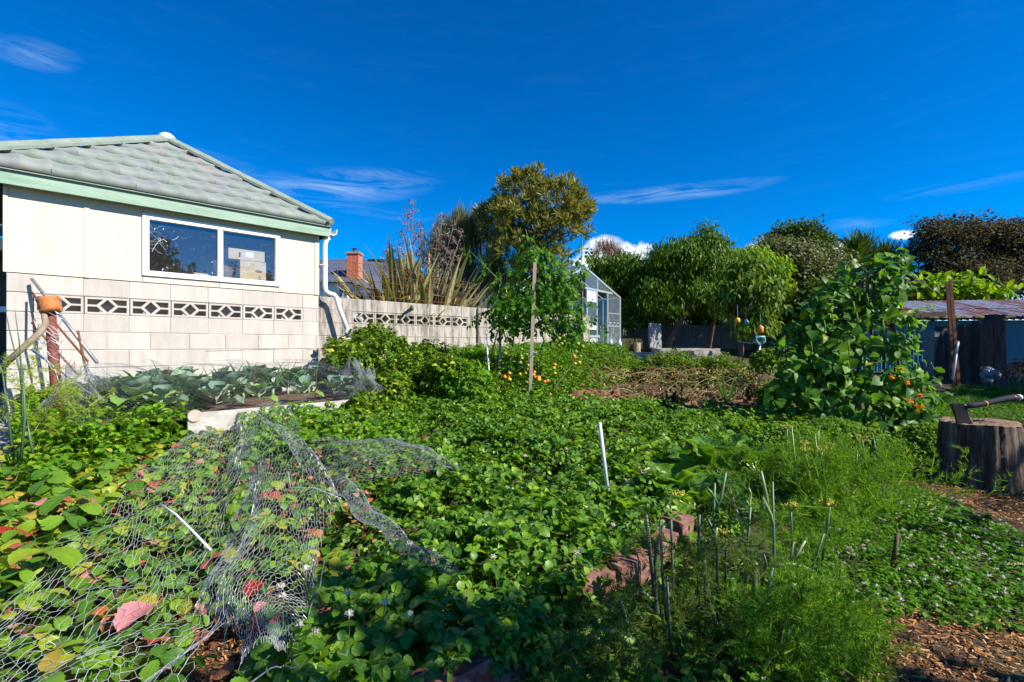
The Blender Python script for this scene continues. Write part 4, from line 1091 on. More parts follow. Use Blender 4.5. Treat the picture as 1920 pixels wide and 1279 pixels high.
# ================================================================== trees
def tree(name, label, cat, base, blobs, tm, mtl, nclump, nleaf, clump_r, lsize, mode='any', trunk_r=.12, limbs=7, group=None, bark=None, shell=(.55,1.0), low=-.5, par=None, lean=(0,0), up_bias=.2, seed=0, fill=0):
    """blobs: (centre, radii) ellipsoids of the crown in the world"""
    global rng
    rng = np.random.default_rng(100+seed)
    base = np.array(base, float)
    root = par or thing(name, label, cat, base, group)
    vol = np.array([r[0]*r[1]*r[2] for c, r in blobs])**.67; vol /= vol.sum()
    bi = rng.choice(len(blobs), nclump, p=vol)
    bc = np.array([b[0] for b in blobs]); br_ = np.array([b[1] for b in blobs])
    d = rdir(nclump); d[:, 2] = np.where(d[:, 2] < low, -d[:, 2]*.6, d[:, 2])
    q = rng.uniform(shell[0], shell[1], nclump)[:, None]
    cc = bc[bi]+d*br_[bi]*q
    m = MB()
    top = bc.mean(0); hgt = top-base
    pts = [base-(0,0,.1), base+hgt*.25+(lean[0]*.3, lean[1]*.3, 0), base+hgt*.55+(lean[0], lean[1], 0), base+hgt*.95]
    m.tube(pts, [trunk_r*1.25, trunk_r, trunk_r*.75, trunk_r*.3], 8)
    for k in rng.choice(nclump, min(limbs, nclump), replace=False):
        t = rng.uniform(.35, .85); a = base+hgt*t+np.array((lean[0], lean[1], 0))*min(1, t*1.6); e = cc[k]
        mid = (a+e)/2+rng.normal(0, .12, 3)+(0,0,.1)
        m.tube([a, mid, e], [trunk_r*.42, trunk_r*.26, trunk_r*.08], 5)
    m.build('trunk', bark or M_trunk, root, True)
    ci = np.repeat(np.arange(nclump), nleaf); n = len(ci)
    off = rdir(n)*(rng.random(n)**.45)[:, None]*clump_r*rng.uniform(.7,1.25,n)[:, None]
    od = d[ci]
    if mode == 'droop':
        off[:, 2] *= .8; xd = od*.5+rdir(n)*.55+np.array((0,0,-.85)); up = od*.8+rdir(n)*.5+(0,0,.4)
    elif mode == 'hang':
        off = off*np.array((.55,.55,1.5)); xd = rdir(n)*.28+np.array((0,0,-1.0)); up = rdir(n)
    elif mode == 'rosette':
        rd = rdir(n); xd = rd+od*.7+(0,0,.45); off = rd*clump_r*.12+od*clump_r*.2; up = rdir(n)
    elif mode == 'up':
        xd = od*.4+rdir(n)*.5+np.array((0,0,.7)); up = rdir(n)
    else:
        xd = rdir(n)*.9+od*.3-(0,0,.15); up = od*.6+rdir(n)*.75+(0,0,.55)
    pos = cc[ci]+off
    b = MB(); b.scatter(tm, pos, frames(xd, up), rng.uniform(.7,1.3,n)*lsize)
    b.build('crown', mtl, root, True)
    return root
M_trunk = mat('tree_bark', (.07,.05,.036), (.16,.12,.09), 9, .9, stretch=(1,1,.2), bump=.6)
def base_at(px, Y): 
    x = (px-960)/900*Y; return np.array((x, Y, float(T(np.array(x), np.array(Y)))))
def B(px, py, Y, rx, ry, rd=None, dy=0): return (P(px, py, Y)+(0,dy,0), (rx*Y/900, (rd or rx)*Y/900, ry*Y/900))
tL = leaf(1, .28, S_DIA, .2, .35); tO = leaf(1, .55, S_DIA, .25, .15); tS = leaf(1, .7, S_DIA, .2, .15); tN = leaf(1, .13, S_DIA, .1, .1); tNeed = leaf(1, .05, S_DIA, 0, .1)
M_lance = leafmat('olive_leaf', [(0,(.08,.095,.028)), (.4,(.15,.155,.045)), (.75,(.24,.22,.075)), (1,(.36,.31,.14))], .4, .25)
M_casu = leafmat('casuarina_needle', [(0,(0.053,0.068,0.030)), (.6,(0.114,0.128,0.053)), (.85,(0.190,0.145,0.090)), (1,(0.323,0.204,0.165))], .6, .2)
M_peach = leafmat('peach_leaf', [(0,(.028,.058,.010)), (.5,(.058,.105,.017)), (.85,(.105,.155,.028)), (1,(.18,.21,.04))], .38, .3)
M_loquat = leafmat('yellow_green_leaf', [(0,(.08,.14,.012)), (.5,(.15,.22,.02)), (1,(.24,.29,.035))], .4, .45)
M_grey = leafmat('grey_leaf', [(0,(0.065,0.072,0.039)), (.5,(0.130,0.137,0.078)), (.9,(0.195,0.195,0.124)), (1,(0.260,0.221,0.156))], .5, .2)
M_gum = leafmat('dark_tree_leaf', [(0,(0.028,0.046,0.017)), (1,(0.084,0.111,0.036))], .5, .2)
M_plum = leafmat('plum_leaf', [(0,(.020,.021,.013)), (.4,(.045,.04,.026)), (.7,(.07,.058,.036)), (.9,(.10,.095,.05)), (1,(.17,.15,.12))], .6, .25, spec=.1)
M_apple = leafmat('apple_leaf', [(0,(0.045,0.077,0.022)), (.6,(0.098,0.140,0.036)), (1,(0.195,0.231,0.072))], .45, .3)
M_redtwig = leafmat('red_twig', [(0,(.10,.05,.04)), (1,(.22,.13,.10))], .7, .2)
Yq = 16.0
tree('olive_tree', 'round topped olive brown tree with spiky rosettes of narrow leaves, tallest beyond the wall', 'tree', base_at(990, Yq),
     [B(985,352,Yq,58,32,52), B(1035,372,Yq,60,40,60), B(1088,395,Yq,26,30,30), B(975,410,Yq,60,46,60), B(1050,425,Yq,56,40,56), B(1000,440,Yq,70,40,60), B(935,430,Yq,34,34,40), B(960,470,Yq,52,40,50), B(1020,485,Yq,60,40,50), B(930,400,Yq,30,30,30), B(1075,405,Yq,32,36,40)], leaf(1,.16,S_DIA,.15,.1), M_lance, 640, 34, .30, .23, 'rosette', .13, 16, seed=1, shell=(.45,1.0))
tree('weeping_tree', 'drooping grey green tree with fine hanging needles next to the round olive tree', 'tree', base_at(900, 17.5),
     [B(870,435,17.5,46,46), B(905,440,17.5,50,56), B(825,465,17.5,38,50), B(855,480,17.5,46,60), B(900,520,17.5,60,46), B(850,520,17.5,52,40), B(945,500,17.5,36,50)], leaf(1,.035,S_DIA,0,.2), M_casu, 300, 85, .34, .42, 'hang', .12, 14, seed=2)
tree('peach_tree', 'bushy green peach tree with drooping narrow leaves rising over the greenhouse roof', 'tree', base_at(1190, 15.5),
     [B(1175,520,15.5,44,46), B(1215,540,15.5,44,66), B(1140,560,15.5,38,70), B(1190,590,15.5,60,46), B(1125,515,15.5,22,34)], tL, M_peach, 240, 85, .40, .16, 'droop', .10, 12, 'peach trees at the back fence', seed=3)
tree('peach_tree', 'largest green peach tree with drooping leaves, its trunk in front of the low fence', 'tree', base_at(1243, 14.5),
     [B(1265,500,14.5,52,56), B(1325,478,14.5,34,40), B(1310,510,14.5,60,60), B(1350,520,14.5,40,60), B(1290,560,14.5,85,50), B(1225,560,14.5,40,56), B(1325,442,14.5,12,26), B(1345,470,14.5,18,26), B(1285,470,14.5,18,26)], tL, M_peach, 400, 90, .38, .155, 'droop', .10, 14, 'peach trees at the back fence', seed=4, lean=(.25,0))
tree('loquat_tree', 'yellow green leafy tree glowing in the sun behind the young apple tree', 'tree', base_at(1420, 15.5),
     [B(1405,500,15.5,44,34), B(1440,520,15.5,34,46), B(1380,490,15.5,22,26), B(1430,560,15.5,38,40)], leaf(1,.34,S_LANCE,.2,.3), M_loquat, 130, 60, .36, .17, 'droop', .08, 8, seed=5)
tree('grey_tree', 'dense grey green small leaved tree behind the yellow green one', 'tree', base_at(1500, 16.5),
     [B(1470,495,16.5,64,44), B(1520,530,16.5,60,60), B(1440,480,16.5,36,28), B(1490,580,16.5,70,50), B(1550,520,16.5,44,50)], tO, M_grey, 330, 75, .45, .115, 'any', .18, 14, seed=6)
tree('dark_tree', 'distant dark green tree with layered top just behind the grey tree', 'tree', base_at(1500, 32),
     [B(1490,442,32,46,14), B(1520,462,32,44,18), B(1465,452,32,30,14), B(1545,455,32,20,8), B(1500,500,32,60,30)], tO, M_gum, 200, 50, .7, .24, 'any', .22, 14, seed=7)
tree('plum_tree', 'wide dark purple leaved tree filling the sky behind the rusty roofed lean-to', 'tree', base_at(1850, 21),
     [B(1760,470,21,62,56), B(1830,460,21,76,50), B(1900,450,21,60,46), B(1960,470,21,80,60), B(1790,530,21,90,50), B(1880,530,21,100,56), B(2010,520,21,90,80), B(1740,440,21,30,26), B(1800,430,21,34,20)], tS, M_plum, 720, 76, .52, .115, 'any', .25, 30, seed=8)
tree('bare_tree', 'thin reddish twiggy tree top in front of the white cloud', 'tree', base_at(1137, 24),
     [B(1137,478,24,30,22), B(1150,490,24,20,22)], tNeed, M_redtwig, 50, 36, .3, .35, 'up', .06, 26, seed=9)
tree('cabbage_palm', 'spiky headed palm-like tree behind the top of the bean plant', 'tree', base_at(1625, 23),
     [B(1600,476,23,10,8), B(1640,470,23,12,9), B(1675,462,23,10,10), B(1625,495,23,14,10), B(1590,500,23,12,10), B(1660,490,23,14,10)], leaf(1,.06,S_LANCE,.1,.3), M_gum, 9, 90, .3, 1.0, 'rosette', .1, 9, seed=10, shell=(0,1))
tree('young_apple_tree', 'slender young fruit tree with long olive leaves near the garden fork', 'tree', base_at(1385, 11.5),
     [B(1400,520,11.5,34,50), B(1425,560,11.5,40,52), B(1375,570,11.5,34,40), B(1410,610,11.5,40,36), B(1355,545,11.5,20,26)], leaf(1,.36,S_LANCE,.25,.4), M_apple, 95, 20, .30, .19, 'droop', .045, 14, seed=11)
tree('golden_shrub', 'bright yellow green broad leaved shrub above the rusty roof', 'shrub', base_at(1790, 15.5)+np.array((0,0,.3)),
     [B(1800,545,15.5,44,26), B(1745,550,15.5,40,24), B(1850,556,15.5,34,12)], leaf(1,.45,S_OVAL,.2,.3), M_loquat, 70, 26, .32, .24, 'any', .06, 8, seed=12)
tree('fence_shrub', 'pale green shrub growing over the top of the low fence under the peach trees', 'shrub', base_at(1215, 18.2),
     [B(1220,580,18.2,34,14), B(1330,575,18.2,40,16), B(1160,590,18.2,30,24), B(1270,585,18.2,40,14)], tO, leafmat('shrub_leaf', [(0,(.06,.09,.02)), (1,(.15,.19,.05))], .5, .3), 110, 40, .3, .14, 'any', .05, 6, seed=13)
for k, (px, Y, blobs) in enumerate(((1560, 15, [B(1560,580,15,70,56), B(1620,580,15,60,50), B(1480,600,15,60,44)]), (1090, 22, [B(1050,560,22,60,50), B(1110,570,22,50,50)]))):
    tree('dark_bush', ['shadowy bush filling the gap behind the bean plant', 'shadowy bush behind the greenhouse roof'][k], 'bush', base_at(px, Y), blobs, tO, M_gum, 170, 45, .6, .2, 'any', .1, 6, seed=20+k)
tree('back_hedge', 'dense green hedge behind the low fence between the greenhouse and the grey tree', 'hedge', base_at(1300, 18.4), [B(px_,560,18.4,60,60,50) for px_ in (1130,1200,1270,1340,1410,1470)]+[B(px_,610,18.4,60,30,40) for px_ in (1170,1250,1330,1420)], tL, M_peach, 300, 55, .5, .19, 'droop', .08, 8, seed=25)
# trees that stand beside the garden: their shade falls over it and one is mirrored in the shed window
M_shade = leafmat('shade_leaf', [(0,(.03,.05,.015)), (1,(.08,.11,.03))], .5, .25)
SHADE = [
 ('shade_tree', 'leafy tree beside the garden that shades the fennel', (4.6,-2.6), [((4.65,-.62,3.7),(1.15,.8,.75)), ((4.0,-1.4,3.2),(1.2,1.0,.9)), ((5.2,-1.6,3.6),(1.2,1.1,1.0)), ((4.4,-2.6,4.0),(1.6,1.4,1.2))], 84, 46, .42, .17),
 ('shade_tree', 'leafy tree beside the lawn that shades the clover', (8.6,.2), [((7.4,.8,3.0),(1.1,1.0,.9)), ((8.6,.2,3.4),(1.4,1.3,1.1)), ((9.2,1.6,3.6),(1.2,1.2,1.0))], 52, 46, .42, .17),
 ('shade_tree', 'leafy tree beside the far lawn that shades the lean-to', (14.6,6.0), [((13.6,6.6,3.6),(1.5,1.4,1.4)), ((14.6,5.6,4.4),(1.8,1.6,1.6)), ((15.2,7.6,3.4),(1.6,1.6,1.4)), ((13.4,8.7,3.6),(1.3,1.2,1.0)), ((14.8,9.4,2.7),(1.6,1.6,1.2))], 290, 48, .5, .2),
 ('shade_tree', 'leafy tree beyond the plum tree end that shades the lawn', (11.6,2.6), [((11.2,3.2,3.4),(1.5,1.4,1.2)), ((12.0,2.4,4.2),(1.6,1.5,1.4))], 130, 48, .5, .2),
]
for k, (nm, lab, b0, bl, nc, nl, cr, ls) in enumerate(SHADE):
    b3_ = np.array((b0[0], b0[1], float(T(np.array(b0[0]), np.array(b0[1])))))
    tree(nm, lab, 'tree', b3_, bl, tS, M_shade, nc, nl, cr, ls, 'any', .11, 12, 'trees beside the garden', seed=30+k, low=-.9, shell=(.3,1))
twr = np.random.default_rng(77)
tw_root = thing('twiggy_tree', 'bare twiggy tree mirrored dark in the shed window', 'tree', (10.5,-4.2,0))
m = MB()
for c in ((9.6,-3.2),(11.2,-5.0),(13.2,-6.2),(8.2,-2.6)):
    def grow(p, d, L, r, lev):
        e = p+d*L+twr.normal(0,.04*L,3); m.tube([p, (p+e)/2+twr.normal(0,.05*L,3), e], [r, r*.8, r*.55], 4, cap=False)
        if lev == 0: return
        for k in range(twr.integers(3, 5)):
            nd = d*.7+twr.normal(0,.55,3)+(0,0,.18); nd /= np.linalg.norm(nd); grow(p+(e-p)*twr.uniform(.4,1), nd, L*twr.uniform(.6,.85), r*.55, lev-1)
    grow(np.array((c[0], c[1], 0.)), np.array((0,0,1.)), 1.5, .10, 5)
m.build('trunk', mat('twig', (.02,.016,.013), rough=.9), tw_root)

# ================================================================== flax
rng = np.random.default_rng(21)
fl0 = W(2.33, 1.0, -1.1)
flax = thing('flax_bush', 'big flax bush with stiff sword leaves behind the wire mesh on the wall', 'flax', fl0)
M_flax = leafmat('flax_blade', [(0,(.09,.095,.05)), (.3,(.17,.165,.08)), (.55,(.26,.24,.13)), (.85,(.38,.35,.21)), (.95,(.30,.31,.03)), (1,(.14,.08,.05))], .45, .2, edge=(.34,.29,.12))
M_flaxy = leafmat('flax_yellow', [(0,(.30,.30,.02)), (1,(.42,.40,.05))], .5, .35)
M_flaxg = leafmat('flax_grey', [(0,(.22,.22,.17)), (1,(.40,.40,.33))], .5, .2)
def blade_mesh(L, W_, bend, twist, mtl, name='leaf'):
    n = 7; V = []; UV = []
    a = R(86); p = np.zeros(3); x = 0; z = 0
    for i in range(n):
        t = i/(n-1); w = W_*(.55+.9*t-1.44*t**2.2 if t < 1 else 0); w = max(w, .002)
        tw_ = twist*t
        for sd in (-1, 0, 1):
            V.append((x+ (0.25*w if sd else 0), sd*w/2*math.cos(tw_), z+sd*w/2*math.sin(tw_))); UV.append((t, sd, 0))
        a -= bend*(t**1.7)*2/(n)
        x += math.cos(a)*L/(n-1); z += math.sin(a)*L/(n-1)
    Fs = [(i*3+k, i*3+k+1, (i+1)*3+k+1, (i+1)*3+k) for i in range(n-1) for k in range(2)]
    m = MB(); m.add(V, Fs, UV); return m.mesh(name, mtl, True)
blades = [blade_mesh(L, w, b, tw_, M_flax) for L, w, b, tw_ in ((1.95,.16,.2,.4),(1.75,.15,.9,-.5),(1.5,.17,1.8,.6),(1.3,.15,2.6,-.3),(1.85,.15,.5,.9))]
blades_y = [blade_mesh(1.0,.10,2.4,.8,M_flaxy), blade_mesh(1.2,.08,3.0,-.8,M_flaxy)]
blades_g = [blade_mesh(1.25,.12,.7,.5,M_flaxg), blade_mesh(1.5,.10,.4,.2,M_flaxg)]
def blade_at(me, root, p, az, lean, s=1.0, roll=0.0):
    M = Matrix.Translation(Vector(p-WL[root.name])) @ Matrix.Rotation(az, 4, 'Z') @ Matrix.Rotation(lean, 4, 'Y') @ Matrix.Rotation(roll, 4, 'Z') @ Matrix.Scale(s, 4)
    return link_mesh('leaf', me, root, M)
for k in range(295):
    s = rng.normal(2.45,.45); s = np.clip(s, 1.45, 3.5); p = W(s, 1.2, -1.1+rng.normal(0,.22))
    ss = (s-2.45)/.9
    az = math.atan2(WT[1]*ss+rng.normal(0,.5), WT[0]*ss+rng.normal(0,.5))
    lean = abs(ss)*.5+abs(rng.normal(0,.16))
    blade_at(blades[rng.integers(len(blades))], flax, p, az, lean, rng.uniform(.7,1.18), rng.uniform(0,6.28) if lean < .2 else rng.normal(0,.5))
for s, d, az, ln, yk, sc in ((2.0,-.5,-.6,.4,0,1.0),(1.5,-.5,-.5,.2,1,.7),(2.7,-.45,.4,.5,0,.8),(2.35,-.4,-.8,.6,0,.8),(1.7,-.4,2.2,.5,1,.7),(2.2,-.6,-.9,.8,0,.8)):
    blade_at(blades_y[yk], flax, W(s, 1.5, d), az, ln, sc)
for s, az, ln, sc in ((2.6,1.2,.1,1.0),(3.0,.9,.45,.85),(3.15,.8,.6,.8),(2.9,.7,.35,.8)):
    blade_at(blades_g[0], flax, W(s, 1.35, -.75), az, ln, sc, .3)
M_stalk = mat('flax_stalk', (.06,.05,.045), (.11,.09,.08), 8, .7)
M_ffl = leafmat('flax_flower', [(0,(.11,.085,.085)), (.6,(.20,.15,.15)), (1,(.30,.23,.22))], .6, .2)
for (px, ptop, py2, ln) in ((775,386,540,.25),(790,430,560,.2),(725,478,560,.1),(765,400,520,.15),(830,410,560,.35),(850,425,560,.4),(820,450,560,.3),(735,468,560,.05),(865,440,560,.4),(845,480,560,.3)):
    q = P(px, ptop, 9.4); b_ = W(2.33+(px-770)*.004, 1.2, -1.1); mid = (q+b_)/2-(WT*.05)
    m = MB(); m.tube([b_, mid, q], [.014,.011,.007], 5); st = m.build('flower_stalk', M_stalk, flax, True)
    m = MB()
    for k in range(9):
        t = 1-.045*k; c = b_+(q-b_)*t+(mid-(q+b_)/2)*0; side = WT*(.09 if k % 2 else -.09)*(1+.25*k)*(.8 if k > 1 else .3); e = c+side+(0,0,.05)
        m.tube([c, e], [.006,.005], 3)
        n = 26; m.scatter(leaf(1,.4,S_DIA,.2,.1), e+rng.normal(0,.035,(n,3)), frames(rdir(n)+(0,0,.6), rdir(n)), rng.uniform(.035,.07,n))
    m.build('flower_head', M_ffl, st)['kind'] = 'stuff'
# smaller yellow green flax further along
fl2 = thing('flax_bush', 'smaller yellow green flax clump behind the wall next to the tomato plant', 'flax', W(3.75, 1.0, -.8))
M_flax2 = leafmat('flax_yg', [(0,(.10,.14,.02)), (1,(.28,.29,.04))], .45, .35)
bl2 = [blade_mesh(1.5,.06,.8,.4,M_flax2), blade_mesh(1.2,.07,2.2,-.4,M_flax2)]
for k in range(34):
    blade_at(bl2[k % 2], fl2, W(3.75+rng.normal(0,.22), 1.0, -.8+rng.normal(0,.12)), rng.uniform(0,6.28), abs(rng.normal(0,.3)), rng.uniform(.7,1.05))
# rusty tub behind the wall
m = MB(); c = W(3.0, 2.12, -.75); m.sphere(c, .17, 10, 8, sq=(1,1,.85)); tag(m.build('terracotta_urn', mat('urn', (.35,.12,.07), (.45,.18,.11), 9, .8), smooth=True, origin=c), 'round terracotta coloured pot half hidden among flax blades', 'pot')

# ================================================================== ground cover: clover, potatoes, herbs
rng = np.random.default_rng(31)
def trifol(L, Wd, petiole=.0, secs=S_OBOV, fold=.25, droop=.25, spread=2.05, pr=.0012, tilt=0.1):
    lf = leaf(L, Wd, secs, fold, droop)
    parts_ = [xf(lf, (0, tilt, a)) for a in (0, spread, -spread)]
    if petiole: parts_.append(stick((0,0,0), (-.2*petiole, 0, -petiole), pr, pr*1.2))
    return join(parts_)
S_RND = [(0,0),(.28,.72),(.62,1.0),(.92,.62),(1,.0)]
S_RN2 = [(0,0),(.42,.92),(.86,.80),(1,0)]
lobed_s = join([xf(leaf(.05,.03,S_OVAL,.25,.4),(0,.1,a_),(.02*math.cos(a_),.02*math.sin(a_),0)) for a_ in (0,1.3,-1.3,2.5,-2.5)])
clA = trifol(.036, .034, .0, S_RN2, .2, .15); clB = trifol(.030, .027, .0, S_RN2, .35, .45, 1.9); clC = trifol(.040, .036, .13, S_RN2, .5, .1, 2.2, tilt=-.25)
M_clover = leafmat('clover_leaf', [(0,(.035,.085,.010)), (.35,(.065,.135,.013)), (.7,(.115,.195,.017)), (.92,(.18,.26,.022)), (1,(.27,.32,.03))], .42, .33, chev=.5, spec=.4, nscale=60)
M_clover_l = leafmat('pale_clover_leaf', [(0,(0.052,0.121,0.010)), (.4,(0.098,0.187,0.014)), (.8,(0.161,0.253,0.020)), (.96,(0.253,0.308,0.030)), (1,(0.345,0.297,0.050))], .42, .36, chev=.25, nscale=60)
CLOVER = [(880,1290),(920,1215),(1060,1120),(1190,1060),(1290,985),(1260,920),(1200,880),(1450,800),(1440,770),(1100,748),(740,745),(700,770),(470,790),(480,830),(580,860),(690,955),(690,1000),(655,1050),(590,1130),(555,1190),(545,1300)]
def canopy_h(x, y): return np.maximum(.19+.11*nz(x*1.7, y*1.7)+.08*nz(x*5.1, y*5.1), .05)
CLEAR = [[(1040,1105),(1060,1070),(1140,1065),(1200,1005),(1280,965),(1300,1030),(1210,1085),(1120,1130)], [(770,1300),(880,1218),(935,1212),(960,1300)]]
b = MB()
def put(poly, dens, tms, hfun, smin, smax, tilt=.4, dz=.12, lo=.55, box=(-6,8,1,12), skip=None, dst=None, fall=None):
    x, y = region(poly, dens, dz, box, fall)
    if skip is not None: k = skip(x, y); x, y = x[k], y[k]
    n = len(x); z = T(x, y)+hfun(x, y)*rng.uniform(lo, 1.05, n)
    qx, qy = pix(x, y, z); k = ~(inpoly(qx, qy, CLEAR[0]) & (rng.random(n) < .75) | inpoly(qx, qy, CLEAR[1])); x, y, z = x[k], y[k], z[k]; n = len(x)
    which = rng.integers(0, len(tms), n); fr_ = flat_frames(n, tilt); sc_ = rng.uniform(smin, smax, n)
    for i, tm in enumerate(tms):
        k = which == i; dst.scatter(tm, np.stack([x, y, z], 1)[k], fr_[k], sc_[k])
    return n
# the dim path between the two clover beds
def gapline(x, y):
    px, py = pix(x, y, T(x, y)+.1); d = np.abs((py-800)-(px-800)*.435)/1.09
    thin = rng.random(len(x)) < np.clip(.75+1.1*nz(x*3.1+4, y*3.1)+.5*nz(x*8, y*8), .25, 1)
    return thin & ~((d < 7+4*np.sin(px*.05)) & (px > 800) & (px < 1060) & (py > 780))
near = lambda y: np.clip(1.25-.13*y, .28, 1)
n1 = put(CLOVER, 2250, (clA, clB, clC), canopy_h, .75, 1.6, .55, .14, .35, (-2,3.2,1.1,7.5), gapline, b, near)
FRONT = [(535,1300),(555,1190),(640,1080),(720,1040),(830,1085),(960,1120),(900,1240),(860,1300)]
n2 = put(FRONT, 420, (trifol(.060,.046,.16,S_OVAL,.25,.3,2.0,.0016), trifol(.052,.05,.15,S_RND,.3,.2,2.1,.0016)), lambda x, y: .24+0*x, .8, 1.2, .4, .2, .6, (-1,1,1.0,2.4), None, b)
put(CLOVER, 130, (xf(lobed_s, s=.9), trifol(.06,.05,.14,S_OVAL,.3,.3)), lambda x, y: .27+.05*nz(x*3, y*3), .6, 1.1, .5, .2, .8, (-2,3.2,1.1,7.5), gapline, b)
UNDER = [(880,1300),(1060,1130),(1290,1000),(1450,1060),(1580,1300)]
put(UNDER, 750, (clA, clB, trifol(.045,.04,.1,S_OVAL,.35,.3)), lambda x, y: .10+.03*nz(x*4,y*4), .6, 1.2, .5, .08, .3, (-.3,1.4,1.15,3), None, b)
o = b.build('clover', M_clover, smooth=True); tag(o, 'thick green clover filling the two middle beds', 'clover', kind='stuff')
# brighter strawberry-like cover by the board and at the left
b = MB()
LEFTC = [(20,850),(40,740),(110,715),(330,735),(395,765),(350,800),(230,850),(60,900)]
MIDC = [(450,790),(560,765),(760,765),(790,790),(640,850),(470,840)]
put(LEFTC, 900, (trifol(.05,.05,.12,S_RN2,.3,.25), trifol(.045,.04,.12,S_RN2,.35,.3)), lambda x, y: (.26+.07*nz(x*2,y*2))*np.where(y>3.5,1.5,1), .7, 1.15, .5, .2, .3, (-5.5,-1.5,2,7), None, b)
put(MIDC, 800, (trifol(.05,.05,.12,S_RN2,.3,.25), trifol(.045,.04,.12,S_RN2,.35,.3)), lambda x, y: .26+.07*nz(x*2,y*2), .7, 1.1, .5, .2, .3, (-3.5,-.5,3,7), None, b)
tag(b.build('ground_cover', M_clover_l, smooth=True), 'bright yellow green low leaves along the cabbage bed', 'ground cover', kind='stuff')

# lawn of clover to the side of the fennel, with white flower heads
b = MB()
LAWN = [(1500,1290),(1480,1000),(1560,930),(1700,905),(1790,935),(1925,995),(1940,1175),(1800,1165),(1700,1140),(1640,1180),(1600,1290)]
sm1 = trifol(.022,.021,.05,S_DIA,.2,.2); sm2 = trifol(.019,.017,.05,S_DIA,.3,.2)
put(LAWN, 2000, (sm1, sm2), lambda x, y: .045+.02*nz(x*3,y*3), .7, 1.3, .4, .04, .3, (.6,4.2,1.2,4.4), None, b)
FLAWN = [(1500,860),(1560,800),(1750,740),(1800,722),(1960,730),(1960,860),(1920,905),(1760,890),(1690,900),(1600,920)]
put(FLAWN, 520, (sm1, sm2), lambda x, y: .05+0*x, 1.0, 1.8, .45, .03, .3, (2.5,12,3.8,10.5), None, b)
M_lawnclover = leafmat('lawn_clover', [(0,(0.035,0.095,0.012)), (.5,(0.07,0.155,0.016)), (1,(0.13,0.22,0.03))], .5, .3)
tag(b.build('lawn', M_lawnclover, smooth=True), 'low clover lawn beside the stump', 'lawn', kind='stuff')
b = MB()
x, y = region(FLAWN, 300, .02, (2.5,12,3.8,10.5)); n = len(x)
b.scatter(leaf(1,.06,S_DIA,.1,.3), np.stack([x,y,T(x,y)+.01],1), frames(np.stack([rng.normal(0,.5,n),rng.normal(0,.5,n),np.ones(n)],1), rdir(n)), rng.uniform(.04,.11,n))
x, y = region([(1690,930),(1700,900),(1780,900),(1790,935)], 700, .02, (2,4.5,3,5)); n = len(x)
b.scatter(leaf(1,.05,S_DIA,.1,.3), np.stack([x,y,T(x,y)+.01],1), frames(np.stack([rng.normal(0,.7,n),rng.normal(0,.7,n),np.ones(n)],1), rdir(n)), rng.uniform(.05,.13,n))
tag(b.build('grass', leafmat('grass_blade', [(0,(.03,.07,.015)), (1,(.10,.15,.04))], .5, .3), smooth=True), 'thin grass blades around the far lawn', 'grass', kind='stuff')
# flower heads: tiny petals in balls
M_petal = leafmat('white_petal', [(0,(.55,.53,.45)), (.7,(.70,.70,.64)), (1,(.60,.48,.40))], .6, .3, tcol=1)
def head(r, n=26):
    d = rdir(n); d[:, 2] = np.abs(d[:, 2])*1.1-.25
    m = MB(); m.scatter(leaf(1,.34,S_DIA,.3,-.2), d*r*.35, frames(d, rdir(n)), r*.75); m.sphere((0,0,0), r*.42, 6, 4); return m
b = MB(); x, y = region(LAWN, 130, .05, (.6,4.2,1.2,4.4)); n = len(x)
hm = head(.011, 12); hv = np.concatenate(hm.v); 
hd_ = {}
for f_, _ in hm.f: hd_.setdefault(f_.shape[1], []).append(f_)
htm = (hv, {k: np.concatenate(v) for k, v in hd_.items()}, np.zeros((len(hv), 3)))
b.scatter(htm, np.stack([x, y, T(x, y)+rng.uniform(.045,.075,n)], 1), flat_frames(n, .3), rng.uniform(.7,1.3,n))
tag(b.build('lawn_clover_flowers', M_petal), 'small white clover heads dotted over the shaded clover lawn', 'flowers', kind='stuff')
M_stem = mat('green_stem', (.05,.11,.02), (.09,.16,.035), 12, .55)
fme = head(.014, 40).mesh('flower_head', M_petal)
FLOW = [(530,1118,1.62,'paired with another over the net edge'),(527,1100,1.66,'topmost of the pair over the net edge'),(573,1066,1.75,'poking through the hem of the wire net'),(652,1112,1.62,'tall oval one amid the dark clover'),(655,1152,1.55,'round one on a straight stem in dark clover'),(562,1172,1.52,'beside the arched stem next to the net'),(590,1186,1.5,'smallest one under the arched stem'),(722,1130,1.6,'with a browned side, on a curved stem'),(768,1020,1.95,'tallest, by the net hem in sunlit clover'),(925,1045,1.85,'pinkish one in the sunlit clover centre'),(1082,1038,1.95,'near the edging bricks'),(768,1152,1.6,'pale closed one among large dark leaves'),(1150,985,2.2,'close to the pale metal stake'),(985,855,3.0,'far one in the clover under the tomato stakes'),(1062,842,3.2,'faint pink one far out in the clover')]
for px, py, Y, why in FLOW:
    p = P(px, py, Y); g0 = np.array((p[0]+rng.uniform(-.03,.03), p[1]+.02, float(T(p[0], p[1]))))
    t = thing('clover_flower', 'white clover flower '+why, 'flower', p, 'white clover flowers in the beds')
    link_mesh('flower_head', fme, t, Matrix.Rotation(rng.uniform(0,6), 4, 'Z') @ Matrix.Scale(rng.uniform(.8,1.15), 4))
    m = MB(); m.tube([g0, (g0+p)/2+(rng.uniform(-.02,.02),0,.02), p], .0016, 4, cap=False); m.build('stem', M_stem, t, True)

